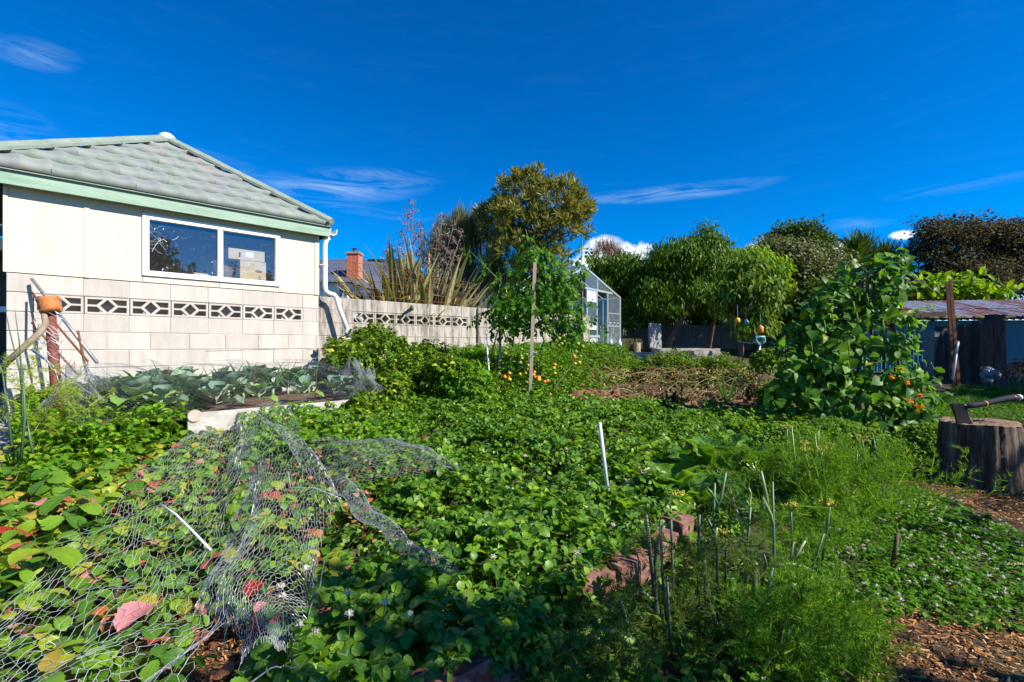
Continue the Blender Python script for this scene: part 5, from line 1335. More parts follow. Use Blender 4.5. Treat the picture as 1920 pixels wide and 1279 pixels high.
# bark chips and litter
M_chip = leafmat('bark_chip', [(0,(.09,.04,.018)), (.4,(.26,.11,.035)), (.75,(.42,.20,.07)), (1,(.54,.34,.17))], .9, 0.0)
b = MB()
chip = (np.array([(-.5,-.14,0),(.5,-.1,0),(.45,.13,.02),(-.48,.12,.01),(-.5,-.14,-.08),(.5,-.1,-.08)]), {4: np.array([(0,1,2,3),(1,0,4,5)])}, np.zeros((6,3)))
for poly, dens, box in (([(1690,905),(1760,890),(1940,915),(1940,1000),(1790,940),(1700,925)], 2400, (2,5.5,2.6,4.8)), ([(1590,1300),(1630,1190),(1700,1135),(1800,1160),(1940,1170),(1940,1300)], 3600, (.9,2.6,1.3,2.3)), ([(330,1300),(370,1080),(440,1110),(470,1300)], 3000, (-1.3,-.6,1.2,2.3))):
    x, y = region(poly, dens*1.7, .0, box); n = len(x)
    b.scatter(chip, np.stack([x,y,T(x,y)+rng.uniform(.005,.02,n)],1), flat_frames(n,.35), rng.uniform(.009,.028,n))
tag(b.build('wood_chips', M_chip), 'orange brown wood chips scattered on the paths', 'wood chips', kind='stuff')

# potatoes along the wall and in the far mounds
rng = np.random.default_rng(41)
M_potato = leafmat('potato_leaf', [(0,(0.038,0.088,0.011)), (.4,(0.075,0.149,0.018)), (.8,(0.128,0.209,0.024)), (1,(0.225,0.284,0.039))], .5, .3)
pl = leaf(.05, .038, S_DIA, .25, .3)
pot5 = join([xf(pl,(0,.1,0),(.03,0,0)), xf(pl,(0,.1,1.3),(.01,.005,0),.85), xf(pl,(0,.1,-1.3),(.01,-.005,0),.85)])
b = MB()
def mound(n, sx, dx, hf, size, dst, tm=pot5, tilt=.55, depth=.28):
    s = rng.uniform(sx[0], sx[1], n); d = rng.uniform(dx[0], dx[1], n)
    p = W0[None]+WT[None]*s[:, None]+WN[None]*d[:, None]
    h = hf(s, d); k = h > .04; p, h, s, d = p[k], h[k], s[k], d[k]; n = len(h)
    z = T(p[:, 0], p[:, 1])+h-rng.random(n)**1.5*np.minimum(depth, h*.9)
    dst.scatter(tm, np.stack([p[:, 0], p[:, 1], z], 1), flat_frames(n, tilt), rng.uniform(.75,1.35,n)*size)
def hf1(s, d):
    h = .60+.07*nz(s*2.2, d*2.2)+.05*nz(s*6, d*6)
    return h*np.clip((d-.08)*5, 0, 1)*np.clip((3.0-d+.25*nz(s,s))*1.1, 0, 1)**.6*np.clip((s-.75)*2,0,1)*np.clip((6.6-s)*1.5,0,1)*np.where(s>3.4,np.clip((2.4-d)*1.2,0,1),1)
mound(19000, (.4,6.7), (.08,3.0), hf1, 1.0, b)
tag(b.build('potato_foliage', M_potato, smooth=True), 'bank of small leaved green potato tops along the grey wall', 'potato plants', kind='stuff')
M_potato2 = leafmat('potato_leaf_dry', [(0,(.05,.085,.02)), (.4,(.09,.14,.03)), (.8,(.15,.20,.045)), (.93,(.2,.2,.06)), (1,(.16,.10,.05))], .55, .3)
for k, (px, py, Y, rx, ry, lab) in enumerate(((1120,700,9.6,62,40,'low green potato mound before the stone ledge'),(1260,692,9.2,70,34,'wide green potato mound behind the dry vines'),(1345,700,9.0,60,34,'green potato mound fading to brown near the garden fork'),(1080,705,9.0,46,38,'green potato mound behind the hanging tomatoes'))):
    c = P(px, py, Y); c[2] = float(T(c[0], c[1]))
    root = thing('potato_mound', lab, 'potato plant', c, 'potato mounds behind the dry vines')
    n = 2600; d = rdir(n); d[:, 2] = np.abs(d[:, 2]); hgt = CH-(py-ry-HY)/900*Y-c[2]
    r_ = rng.uniform(.72,1.04,n)[:, None]*(1+.12*np.sin(d[:, :1]*9)*np.cos(d[:, 1:2]*7))
    p = c+d*r_*np.array((rx/900*Y, .75, hgt))
    b = MB(); b.scatter(pot5, p, flat_frames(n,.6), rng.uniform(.75,1.3,n)); b.build('foliage', M_potato2, root, True)
# bush at the inner end of the bed, taller leaves
M_bush = leafmat('bush_leaf', [(0,(0.033,0.065,0.010)), (.5,(0.078,0.130,0.018)), (.85,(0.156,0.208,0.030)), (.96,(0.286,0.312,0.050)), (1,(0.468,0.390,0.040))], .5, .3)
lobed = join([xf(leaf(.085,.05,S_LANCE,.25,.4),(0,.1,0),(.05,0,0)), xf(leaf(.07,.045,S_LANCE,.25,.4),(0,.1,1.0),(.04,.01,0)), xf(leaf(.07,.045,S_LANCE,.25,.4),(0,.1,-1.0),(.04,-.01,0)), xf(leaf(.05,.035,S_DIA,.25,.4),(0,.1,1.5),(.0,.01,0)), xf(leaf(.05,.035,S_DIA,.25,.4),(0,.1,-1.5),(.0,-.01,0))])
def bush(name, lab, cat, blobs, base, n, tm, mtl, size, stems=10, seed=0, mode='any', shell=(.55,1.03)):
    global rng
    rng = np.random.default_rng(200+seed)
    base = np.array(base, float); root = thing(name, lab, cat, base)
    vol = np.array([r[0]*r[1]*r[2] for c, r in blobs])**.67; vol /= vol.sum()
    bi = rng.choice(len(blobs), n, p=vol); bc = np.array([q[0] for q in blobs]); br_ = np.array([q[1] for q in blobs])
    d = rdir(n); d[:, 2] = np.where(d[:, 2] < -.3, -d[:, 2], d[:, 2]); p = bc[bi]+d*br_[bi]*rng.uniform(shell[0],shell[1],n)[:, None]
    tz = T(p[:, 0], p[:, 1]); p[:, 2] = np.maximum(p[:, 2], tz+.03)
    xd = d*.6+rdir(n)*.7-(0,0,.25); up = d*.6+rdir(n)*.4+(0,0,.6)
    b = MB(); b.scatter(tm, p, frames(xd, up), rng.uniform(.7,1.3,n)*size); b.build('foliage', mtl, root, True)
    m = MB()
    for k in rng.choice(n, stems, replace=False): m.tube([base+rng.normal(0,.06,3)*(1,1,0), (base+p[k])/2+rng.normal(0,.04,3), p[k]], [.012,.009,.004], 4)
    m.build('stems', M_stem, root, True)
    return root
bush('leafy_bush', 'taller dark leafy bush with yellowing leaves at the corner of the cabbage bed', 'bush', [B(660,690,6.6,50,48,40), B(720,670,7.0,56,44,50), B(760,705,6.6,56,44,46), B(690,735,6.1,40,30,36), B(800,690,7.0,50,50,46), B(640,655,7.0,34,20,26), B(735,735,6.0,40,34,34)], base_at(725,6.6), 2100, lobed, M_bush, .85, 16, 1)
bush('leafy_bush', 'feathery leafed young shoots in front of the lower downpipe', 'bush', [B(705,625,7.3,10,16,10), B(680,630,7.2,22,12,12), B(730,632,7.3,10,14,10)], base_at(705,7.3), 130, lobed, M_bush, .9, 6, 2)
for k in range(3):
    px, py, Y = ((845,700,6.2),(880,720,6.0),(690,775,5.3))[k]
    bush('leafy_bush', ['dark broad leaves drooping over the clover below the bush','bright leafy plant between the bush and tomato stakes','curled yellow edged plant against the end of the white plank'][k], 'bush', [B(px,py,Y,46,30,40), B(px-25,py+10,Y,30,26,30)], base_at(px, Y), 480, lobed, M_bush if k != 1 else M_potato, .85, 8, 5+k)
# ================================================================== wire netting helpers
def prisms(m, A, Bp, r, k=3):
    A = np.asarray(A, float); Bp = np.asarray(Bp, float); d = Bp-A; L = np.linalg.norm(d, axis=1, keepdims=True)+1e-9; d = d/L
    ref = np.where(np.abs(d[:, 2:3]) < .9, np.array([[0,0,1.]]), np.array([[1.,0,0]]))
    u = np.cross(d, ref); u /= np.linalg.norm(u, axis=1, keepdims=True)+1e-9; w = np.cross(d, u)
    A = A-d*r*.4; Bp = Bp+d*r*.4
    ring = [u*math.cos(2*math.pi*i/k)*r+w*math.sin(2*math.pi*i/k)*r for i in range(k)]
    V = np.stack([A+q for q in ring]+[Bp+q for q in ring], 1).reshape(-1, 3)
    n = len(A); base = np.arange(n)[:, None, None]*2*k
    q = np.array([(i, (i+1) % k, k+(i+1) % k, k+i) for i in range(k)])
    m.add(V, (base+q[None]).reshape(-1, 4))
def hexnet(m, surf, LU, LV, cell, r, keep=None, jit=.12):
    """hexagonal mesh over surf(u,v) with u,v in 0..1; LU and LV are its lengths in metres"""
    a = cell/math.sqrt(3); nu = int(LU/cell)+1; nv = int(LV/(1.5*a))+1
    idx = {}; pts = []
    def node(i, j, k):
        key = (i, j, k)
        if key not in idx:
            u = (i+(.5 if j % 2 else 0))*cell; v = j*1.5*a+(0 if k == 0 else a)
            idx[key] = len(pts); pts.append((u, v))
        return idx[key]
    E = []
    for j in range(nv):
        for i in range(nu):
            p0 = node(i, j, 0); p1 = node(i, j, 1); E.append((p0, p1))
            # the top end splits to the two lower ends of the next row
            if j+1 < nv:
                if j % 2 == 0: nb = (i-1, i)
                else: nb = (i, i+1)
                for q in nb:
                    if 0 <= q < nu: E.append((p1, node(q, j+1, 0)))
    pts = np.array(pts)+rng.normal(0, cell*jit*.4, (len(pts), 2)); E = np.array(E)
    uu, vv = pts[:, 0]/LU, pts[:, 1]/LV
    ok = (uu > -.01) & (uu < 1.01) & (vv > -.01) & (vv < 1.01)
    if keep is not None: ok &= keep(uu, vv)
    X = surf(np.clip(uu, 0, 1), np.clip(vv, 0, 1))
    E = E[ok[E[:, 0]] & ok[E[:, 1]]]
    prisms(m, X[E[:, 0]], X[E[:, 1]], r)
def poly(pts):
    pts = np.array(pts, float); t = np.linspace(0, 1, len(pts))
    return lambda s: np.stack([np.interp(s, t, pts[:, k]) for k in range(pts.shape[1])], -1)
M_net = mat('wire_net', (.36,.38,.41), (.54,.57,.60), 9, .42, metal=.35, third=(.40,.38,.36))
M_net_d = mat('old_wire_net', (.18,.195,.22), (.31,.33,.36), 60, .5, metal=.25)
# ------------------------------------------------------------------ the strawberry bed
rng = np.random.default_rng(51)
S_STR = [(0,.06),(.1,.42),(.2,.64),(.24,.58),(.36,.86),(.40,.78),(.54,1.0),(.58,.91),(.71,1.0),(.75,.89),(.86,.84),(.90,.66),(.95,.5),(1,.0)]
stl = [leaf(.080,.068,S_STR,.25,.35), leaf(.074,.072,S_STR,.45,.2), leaf(.086,.066,S_STR,.15,.6)]
def str_leaf(k, petiole, s=1.0):
    lf = stl[k]; a = rng.uniform(1.75, 2.1)
    return join([xf(lf,(0,-.1,0),(.006,0,0),s), xf(lf,(0,.1,a),(0,.004,0),s*.93), xf(lf,(0,.1,-a),(0,-.004,0),s*.93), stick((0,0,0),(-.45*petiole,0,-petiole*.9),.0019,.0024)])
gr = dict(vein=.3, nscale=50, rough=.4, spec=.4)
M_straw = [leafmat('strawberry_leaf', [(0,(.035,.09,.018)), (.4,(.07,.145,.02)), (.75,(.115,.195,.024)), (1,(.19,.26,.035))], trans=.3, **gr),
           leafmat('strawberry_yellow', [(0,(.13,.20,.018)), (.5,(.22,.28,.022)), (.85,(.32,.32,.03)), (1,(.38,.26,.03))], trans=.35, **gr),
           leafmat('strawberry_red', [(0,(.30,.03,.02)), (.35,(.38,.09,.07)), (.6,(.46,.17,.15)), (.8,(.26,.14,.05)), (1,(.5,.12,.02))], trans=.3, **gr),
           leafmat('strawberry_brown', [(0,(.09,.04,.03)), (.5,(.20,.10,.06)), (1,(.34,.22,.15))], trans=.15, **gr)]
lm = [[tmesh('leaf', str_leaf(k, p), m_) for k in range(3) for p in (.12, .17)] for m_ in M_straw]
sprotos = []
def straw_plant(mixp, n=9):
    t = thing('strawberry_plant', 'strawberry plant with broad serrated leaves turning red in the bed', 'strawberry plant', (0,0,0), 'strawberry plants in the netted bed')
    for k in range(n):
        a = 2*math.pi*k/n+rng.uniform(-.35,.35); mi = rng.choice(4, p=mixp); r_ = rng.uniform(.02,.13); h = rng.uniform(.10,.215) if mi != 3 else rng.uniform(.03,.1)
        M = Matrix.Translation((r_*math.cos(a), r_*math.sin(a), h)) @ Matrix.Rotation(a, 4, 'Z') @ Matrix.Rotation(rng.normal(.12,.25), 4, 'Y') @ Matrix.Rotation(rng.normal(0,.3), 4, 'X') @ Matrix.Scale(rng.uniform(.65,1.15), 4)
        link_mesh('leaf', lm[mi][rng.integers(6)], t, M)
    return t
mixes = [(.85,.1,.03,.02)]*3+[(.62,.2,.1,.08)]*3+[(.45,.25,.18,.12),(.3,.4,.2,.1)]
sprotos = [straw_plant(p, 8+k % 3) for k, p in enumerate(mixes)]
STRAW = [(-30,870),(60,880),(230,840),(330,790),(460,800),(560,870),(690,955),(660,1050),(575,1160),(545,1260),(520,1330),(-60,1320)]
BARE = [(365,1340),(370,1130),(400,1090),(440,1130),(470,1340)]
gx, gy = np.meshgrid(np.arange(-3.9,-.1,.165), np.arange(1.2,4.6,.165)); gx = gx.ravel()+rng.uniform(-.06,.06,gx.size); gy = gy.ravel()+rng.uniform(-.06,.06,gy.size)
px, py = pix(gx, gy, T(gx, gy)+.12); k = inpoly(px, py, STRAW) & ~inpoly(px, py, BARE); gx, gy, px = gx[k], gy[k], px[k]
used = set()
for i in range(len(gx)):
    lefty = px[i] < 260
    pi = rng.integers(0, 3) if rng.random() < (.25 if lefty else .45) else rng.integers(3, 8)
    o = copy_tree(sprotos[pi]) if pi in used else sprotos[pi]; used.add(pi)
    s_ = rng.uniform(.9,1.2)*(1.0 if lefty else .82)
    uA = (gx[i]-np.interp(gy[i], [1.15,2.65,4.35], [-2.0,-2.24,-2.85]))
    ppx, ppy = pix(gx[i], gy[i], .25)
    zone = 'in the open edge of the bed' if uA < 0 else ('under the flat wire netting' if gx[i] < np.interp(gy[i], [1.15,2.2,4.3], [-.78,-1.30,-2.40]) else ('inside the net tunnel' if gx[i] < np.interp(gy[i], [1.95,2.75,4.6], [-.30,-1.0,-2.1]) else 'between the net tunnel and the clover'))
    zone += ' near the plank' if gy[i] > 3.4 else (' in the closest row' if gy[i] < 1.75 else '')
    o['label'] = ('green strawberry plant ' if pi < 3 else 'strawberry plant with some reddening leaves ' if pi < 6 else 'mostly yellow and red strawberry plant ')+zone
    o.location = (gx[i], gy[i], float(T(gx[i], gy[i]))); o.rotation_euler = (0,0,rng.uniform(0,6.28)); o.scale = (s_,)*3
for p_ in set(range(8))-used: bpy.data.objects.remove(sprotos[p_])
# a few leaves that stand out
def special(lab, px, py, Y, mtl, size, az, tilt, roll=0, n=1):
    p = P(px, py, Y); g0 = np.array((p[0], p[1], float(T(p[0], p[1]))))
    t = thing('strawberry_plant', lab, 'strawberry plant', g0)
    for q in range(n):
        M = Matrix.Translation(Vector(p-g0)) @ Matrix.Rotation(az+q*2.0, 4, 'Z') @ Matrix.Rotation(tilt, 4, 'Y') @ Matrix.Rotation(roll, 4, 'X') @ Matrix.Scale(size, 4)
        link_mesh('leaf', tmesh('leaf', stl[1 if n == 1 else q % 3], mtl), t, M)
    m = MB(); m.tube([g0, (g0+p)/2+(.02,0,.01), p], .002, 4); m.build('stem', M_redstem if mtl in (M_pink, M_redleaf) else M_stem, t, True)
M_redstem = mat('red_stem', (.25,.03,.035), (.35,.06,.06), 9, .5)
M_pink = leafmat('pink_leaf', [(0,(.46,.17,.17)), (1,(.54,.24,.24))], .5, .2, vein=.3, veinc=(.35,.05,.06))
M_redleaf = leafmat('red_leaf', [(0,(.30,.02,.015)), (1,(.45,.05,.03))], .5, .3, vein=.2)
special('strawberry plant with one large pink leaf under the loose net', 222, 1185, 1.62, M_pink, 1.75, 1.4, -.45)
special('strawberry plant with a fading red leaf inside the net tunnel', 465, 1120, 1.82, M_redleaf, 1.15, 1.4, -.45)
special('strawberry plant with small pink leaf inside the net tunnel', 478, 1150, 1.76, M_pink, .75, 1.2, -.4)
special('strawberry plant with pink leaf at the outer bed edge', 75, 948, 2.6, M_pink, 1.25, 2.6, -.2)
special('strawberry plant with bright red leaf at the outer bed edge', 8, 1002, 2.3, M_redleaf, 1.1, 2.0, -.3)
M_bigst = leafmat('big_strawberry', [(0,(.035,.10,.02)), (1,(.09,.17,.03))], .35, .3, vein=.3, nscale=50)
special('largest dark glossy strawberry plant in the open part of the bed', 125, 930, 2.55, M_bigst, 1.5, .6, -.15, 0, 3)
special('strawberry plant with big yellow green leaves near the net edge', 85, 1035, 2.0, M_straw[1], 1.6, 2.4, -.15, 0, 3)
# dead leaves and litter in the bed
M_dead = leafmat('dead_leaf', [(0,(.10,.035,.02)), (.4,(.22,.09,.05)), (.75,(.36,.18,.10)), (1,(.50,.34,.24))], .8, .15)
b = MB(); x, y = region(STRAW, 120, .05, (-4,-.1,1.2,4.6)); n = len(x); z = T(x, y)+rng.uniform(.02,.13,n)
b.scatter(xf(stl[0],s=.75), np.stack([x,y,z],1), flat_frames(n,.6), rng.uniform(.5,1.0,n))
x, y = region([(600,930),(660,940),(820,1070),(800,1100),(700,1040)], 500, .2, (-1.2,-.1,1.7,3.2)); n = len(x); z = T(x, y)+rng.uniform(.15,.27,n)
b.scatter(xf(stl[0],s=.75), np.stack([x,y,z],1), flat_frames(n,.7), rng.uniform(.3,.7,n))
x, y = region([(560,840),(720,845),(850,890),(620,915)], 130, .25, (-1.8,-.2,2.6,4.4)); n = len(x); z = T(x, y)+rng.uniform(.2,.3,n)
b.scatter(xf(stl[0],s=.75), np.stack([x,y,z],1), flat_frames(n,.7), rng.uniform(.3,.75,n))
tag(b.build('dead_leaves', M_dead, smooth=True), 'brown and pink dead leaves lying among the strawberry plants', 'dead leaves', kind='stuff')
# ------------------------------------------------------------------ nets
def zr(X, Y): return T(X, Y)+.225+.03*nz(X*2.5, Y*2.5, 1.3)+.012*nz(X*9, Y*9)
Lf = poly([(-2.05,1.15),(-1.78,1.5),(-2.24,2.65),(-2.55,3.5),(-2.85,4.35)]); Rf = poly([(-.78,1.15),(-.95,1.6),(-1.30,2.2),(-1.85,3.3),(-2.40,4.3)])
def sA(u, v):
    a, c = Lf(v), Rf(v); q = a+(c-a)*u[..., None]
    z = zr(q[..., 0], q[..., 1])+.10*np.clip((u-.8)/.2, 0, 1)**1.5+.02*np.sin(u*13+v*21)*np.sin(v*31)
    q = q+np.stack([.022*np.sin(v*27+u*9), .022*np.cos(v*23-u*14)], -1)
    return np.stack([q[..., 0], q[..., 1], z], -1)
net = MB(); hexnet(net, sA, 1.0, 2.05, .040, .00072, None, .35)
tag(net.build('wire_netting', M_net, origin=(-1.6,2,.2)), 'loose flat sheet of hexagonal wire netting lying on the strawberry leaves', 'wire netting')
Lb = poly([(-.82,1.40),(-1.10,1.85),(-1.60,2.9),(-2.05,3.6),(-2.60,4.5)]); Rb_ = poly([(-.62,1.40),(-.74,1.85),(-.98,2.7),(-1.45,3.4),(-2.1,4.6)])
def sB(u, v):
    a, c = Lb(v), Rb_(v); q = a+(c-a)*(.75*u+.25*(.5-.5*np.cos(np.pi*u)))[..., None]
    hump = np.sin(np.pi*np.clip(u, 0, 1))**.65
    hh = (.05+.17*np.clip(v*1.8, 0, 1))*(1+.18*np.sin(v*11+u*2))
    z = zr(q[..., 0], q[..., 1])-.05*(1-hump)+hh*hump+.02*np.sin(u*9+v*14)
    q = q+np.stack([.03*np.sin(v*17+u*5), .03*np.cos(v*13)], -1)
    return np.stack([q[..., 0], q[..., 1], z], -1)
tun = thing('wire_netting', 'hump of wire netting arched like a tunnel over the strawberries', 'wire netting', (-1.4,2.9,.2))
net = MB(); hexnet(net, sB, .85, 2.6, .034, .00066, None, .35); net.build('mesh', M_net, tun)
def sB2(u, v):
    q = sB(u*.35, .08+v*.6); return q+np.array((-.05,-.02,.012))+np.stack([.02*np.sin(v*20), 0*u, .02*np.sin(v*15+u*6)], -1)
net = MB(); hexnet(net, sB2, .30, 1.8, .028, .0007); net.build('folded_mesh', M_net_d, tun)
q = poly([(-.80,1.40,.2),(-.70,1.42,.25),(-.63,1.42,.25),(-.70,1.65,.28),(-.74,1.85,.29),(-.80,2.05,.28)]); t = np.linspace(0,1,30); hemp = q(t); m = MB(); m.tube(hemp+rng.normal(0,.003,hemp.shape), .0022, 5); m.build('hem_wire', M_net_d, tun)
m = MB(); m.tube([P(300,945,2.5), P(330,965,2.4), P(365,1000,2.25), P(396,1032,2.12)], .0055, 6); m.build('hoop', M_white, tun, True)
m = MB(); m.tube([P(490,905,2.9), P(540,885,2.85), P(545,915,2.75), P(590,915,2.75), P(640,935,2.65)], .003, 5); m.build('tie_wire', M_net, tun, True)
def sT(u, v):
    a = u*6.6+v*3; ax = poly([(-.95,2.65,.42),(-.72,2.40,.36),(-.48,2.15,.31),(-.24,1.96,.27)])(v); r_ = .045*(1-.5*v)*(1+.4*np.sin(v*19+u*5))
    return ax+np.stack([.8*r_*np.cos(a), .6*r_*np.cos(a), r_*np.sin(a)], -1)
net = MB(); hexnet(net, sT, .28, 1.0, .024, .0008); hexnet(net, lambda u, v: sT(v*.9, u), 1.0, .2, .026, .0008); net.build('rolled_edge', M_net_d, tun)
Lc = poly([(-1.66,3.88),(-1.30,3.3),(-1.09,2.88)]); Rc = poly([(-.9,3.85),(-.5,3.5),(-.33,3.2)])
def sC(u, v):
    a, c = Lc(v), Rc(v); q = a+(c-a)*u[..., None]; z = T(q[..., 0], q[..., 1])+.27+.08*np.sin(np.pi*v)*np.sin(np.pi*u)**.5+.03*nz(q[..., 0]*6, q[..., 1]*6)
    return np.stack([q[..., 0], q[..., 1], z], -1)
net = MB(); hexnet(net, sC, .95, .9, .030, .0008); 
tag(net.build('wire_netting', M_net_d, origin=(-.9,3.4,.3)), 'dull crumpled flap of wire netting resting on the clover between the beds', 'wire netting')
def cab(s, z, d): return W0+WT*s[..., None]+WN*d[..., None]+np.stack([0*z, 0*z, z], -1)
def sD(u, v):
    s = -2.85+2.75*u; prof_d = np.interp(v, [0,.25,.45,.75,1], [1.97,1.86,1.6,1.0,.35]); prof_z = np.interp(v, [0,.25,.45,.75,1], [.56,.80,.90,.96,.98])
    z = prof_z+.05*np.sin(s*7.3)*np.sin(v*3)+.03*np.sin(s*17+v*7)+.05*np.exp(-((s+2.1)/.08)**2)*v+.05*np.exp(-((s+1.3)/.06)**2)*v
    return cab(s, z, prof_d)
cn = thing('wire_netting', 'fine wire netting stretched over the cabbages and leeks', 'wire netting', W(-1.4,.55,1.2))
net = MB(); hexnet(net, sD, 2.75, 1.75, .036, .00045); net.build('mesh', M_net_d, cn)
for s0_, d0_, z0_, w_ in ((-2.72,1.35,.80,.30),(-.16,1.75,.74,.22),(-.05,1.2,.86,.2)):
    def sE(u, v, s0_=s0_, d0_=d0_, z0_=z0_, w_=w_):
        a = u*6.28; r_ = w_*(.35+.65*v)*(1+.3*np.sin(a*3+v*5)); return cab(s0_+r_*np.cos(a)*.8, z0_+w_*(.7-v*1.2)*1.0+.05*np.sin(a*5+v*9), d0_+r_*np.sin(a))
    net = MB(); hexnet(net, sE, 1.1, .5, .027, .0009); hexnet(net, lambda u, v: sE(v*.8+.1, u*.9), .5, .9, .027, .0009); net.build('crumpled_mesh', M_net_d, cn)
m = MB()
for s_ in (-2.1,-1.3,-.6): m.tube([W(s_,.5,1.3), W(s_+.03,.99,1.3), W(s_+.12,.93,1.25)], .004, 4)
m.tube([W(-1.55,1.13,.4), W(-1.2,1.14,.4), W(-.4,1.16,.4), W(-.1,1.12,.4)], .003, 4); m.build('net_wire', M_rust, cn)

# ------------------------------------------------------------------ cabbages, leeks and chard
rng = np.random.default_rng(61)
def broad(L, Wd, nx=7, ny=5, ruffle=.0, cup=.3, droop=.3, stem=.25, shape=None, seed=0, bl=0.0):
    rs = np.random.default_rng(seed); V = []; UV = []; f = shape or (lambda t: math.sin(math.pi*t**.8)**.6)
    for i in range(nx):
        t = i/(nx-1)
        for j in range(ny):
            w = -1+2*j/(ny-1); hw = Wd/2*max(f(t), .02)
            ru = ruffle*L*abs(w)**1.5*math.sin(9*t*math.pi/2+w*2.3+seed)+bl*L*math.sin(13*t+seed)*math.cos(7*w)
            V.append((stem*L+L*t*(1-.2*droop*t)+.04*L*w*w*(1-t), w*hw, cup*hw*w*w-droop*L*t*t+.25*L*t+ru)); UV.append((t, w, 0))
    Fs = [(i*ny+j, i*ny+j+1, (i+1)*ny+j+1, (i+1)*ny+j)[::-1] for i in range(nx-1) for j in range(ny-1)]
    return np.array(V), {4: np.array(Fs)}, np.array(UV)
def withstem(lf, L, r): 
    s = stick((0,0,-.01),(L*.35,0,L*.03),r,r*.7,5); return s
M_cab = leafmat('cabbage_leaf', [(0,(.085,.125,.20)), (.5,(.145,.185,.28)), (1,(.24,.265,.38))], .5, .15, vein=.35, veinc=(.32,.42,.30), nscale=20)
M_cabp = leafmat('pale_cabbage_leaf', [(0,(.20,.30,.13)), (1,(.32,.40,.18))], .5, .3, vein=.3, nscale=20)
M_cabs = mat('cabbage_stem', (.28,.36,.20), (.38,.44,.28), 10, .5)
cm = [tmesh('leaf', broad(.25,.25,9,7,.06,.45,.35,.3,None,q,.012), M_cab) for q in range(3)]+[tmesh('leaf', broad(.22,.2,7,5,.07,.3,.6,.3,None,7), M_cabp)]
csm = tmesh('stem', stick((0,0,0),(.11,0,.02),.009,.006,5), M_cabs)
def cabbage(name, lab, n, size, up, group, s, d, pale=.1, z=.55):
    p = W(s, z, d); t = thing(name, lab, 'cabbage plant', p, group)
    for k in range(n):
        a = k*2.4+rng.uniform(-.3,.3); lev = k/n; el = up*(.2+lev)+rng.normal(0,.12); sc_ = size*(1.05-.45*lev)*rng.uniform(.85,1.1)
        M = Matrix.Translation((0,0,.05+.10*lev+.03*up)) @ Matrix.Rotation(a, 4, 'Z') @ Matrix.Rotation(-el, 4, 'Y') @ Matrix.Scale(sc_, 4)
        o = link_mesh('leaf', cm[3] if rng.random() < pale else cm[rng.integers(3)], t, M); link_mesh('stem', csm, o, Matrix.Identity(4))
    return t
ORD = ['first','second','third','fourth','fifth','sixth','seventh','eighth','ninth','tenth','eleventh']
CAB = sorted(((-2.55,1.1),(-2.15,.75),(-1.85,.55),(-1.4,.5),(-1.0,.45),(-.55,.5),(-.25,.6),(-2.35,1.5),(-1.95,1.3),(-1.55,1.2)))
for i, (s, d) in enumerate(CAB):
    cabbage('cabbage', 'broad blue green cabbage under the netting, '+ORD[i]+' along from the rusty post', 14, rng.uniform(1.15,1.45), 1.0, 'cabbages under the net', s, d)
for i, (s, d) in enumerate(((-1.75,1.72),(-1.35,1.70),(-.85,1.62),(-.5,1.6),(-.30,1.45),(-2.2,1.7))):
    cabbage('cabbage', ORD[i]+' small open cabbage seedling along the white plank from the rusty post', 7, .85, .9, 'cabbage seedlings by the plank', s, d, .3)
M_leek = leafmat('leek_leaf', [(0,(.06,.14,.10)), (.6,(.11,.20,.13)), (1,(.19,.28,.16))], .45, .2)
lk = [blade_mesh(.52,.065,b_,tw_,M_leek) for b_, tw_ in ((.6,.2),(1.8,-.3),(2.6,.3))]
for i, (s, d) in enumerate(sorted(((-2.25,.95),(-2.0,.9),(-1.75,.85),(-1.55,.8),(-1.4,.75),(-1.25,.8),(-1.05,.7),(-.9,.75),(-.7,.7),(-.45,.75),(-2.4,1.25)))):
    p = W(s, .56, d); t = thing('leek', ORD[i]+' leek from the rusty post end of the cabbage bed', 'leek', p, 'leeks in the cabbage bed')
    for k in range(7): blade_at(lk[rng.integers(3)], t, p+np.array((0,0,.08)), (k % 2)*math.pi+rng.normal(.8,.35), .12+.09*k, rng.uniform(.55,.9), 0)
    m = MB(); m.tube([p, p+(0,0,.12)], .018, 7); m.build('shank', M_cabs, t, True)
p = P(1362,760,6.9); p[2] = float(T(p[0], p[1]))+.05; t = thing('leek', 'lone leek leaning over the dry potato vines', 'leek', p)
for k in range(6): blade_at(lk[0 if k < 4 else 1], t, p, .3+rng.normal(0,.3)+(math.pi if k % 2 else 0), .15+.1*k*(1 if k % 2 == 0 else .4), 1.0)
M_chard = leafmat('chard_leaf', [(0,(.03,.095,.010)), (.5,(.05,.13,.013)), (1,(.09,.18,.018))], .36, .3, vein=.5, veinc=(.35,.45,.14), spec=.5, nscale=25)
M_chardl = leafmat('chard_leaf_lit', [(0,(.09,.19,.018)), (1,(.16,.26,.03))], .4, .4, vein=.5, veinc=(.34,.44,.14), spec=.4, nscale=25)  # lit copy of the chard leaf: sun shining through is put into the colour
M_chs = mat('chard_stem', (.36,.44,.16), (.46,.52,.24), 10, .4)
chm = [[tmesh('leaf', broad(.34,.22,17,9,.06,.25,.35+.15*q,.42,lambda t: math.sin(math.pi*min(1,t*.93+.05)**.75)**.7,q,.034), m_) for q in range(3)] for m_ in (M_chard, M_chardl)]
chst = tmesh('stem', stick((0,0,0),(.16,0,.03),.011,.006,6), M_chs)
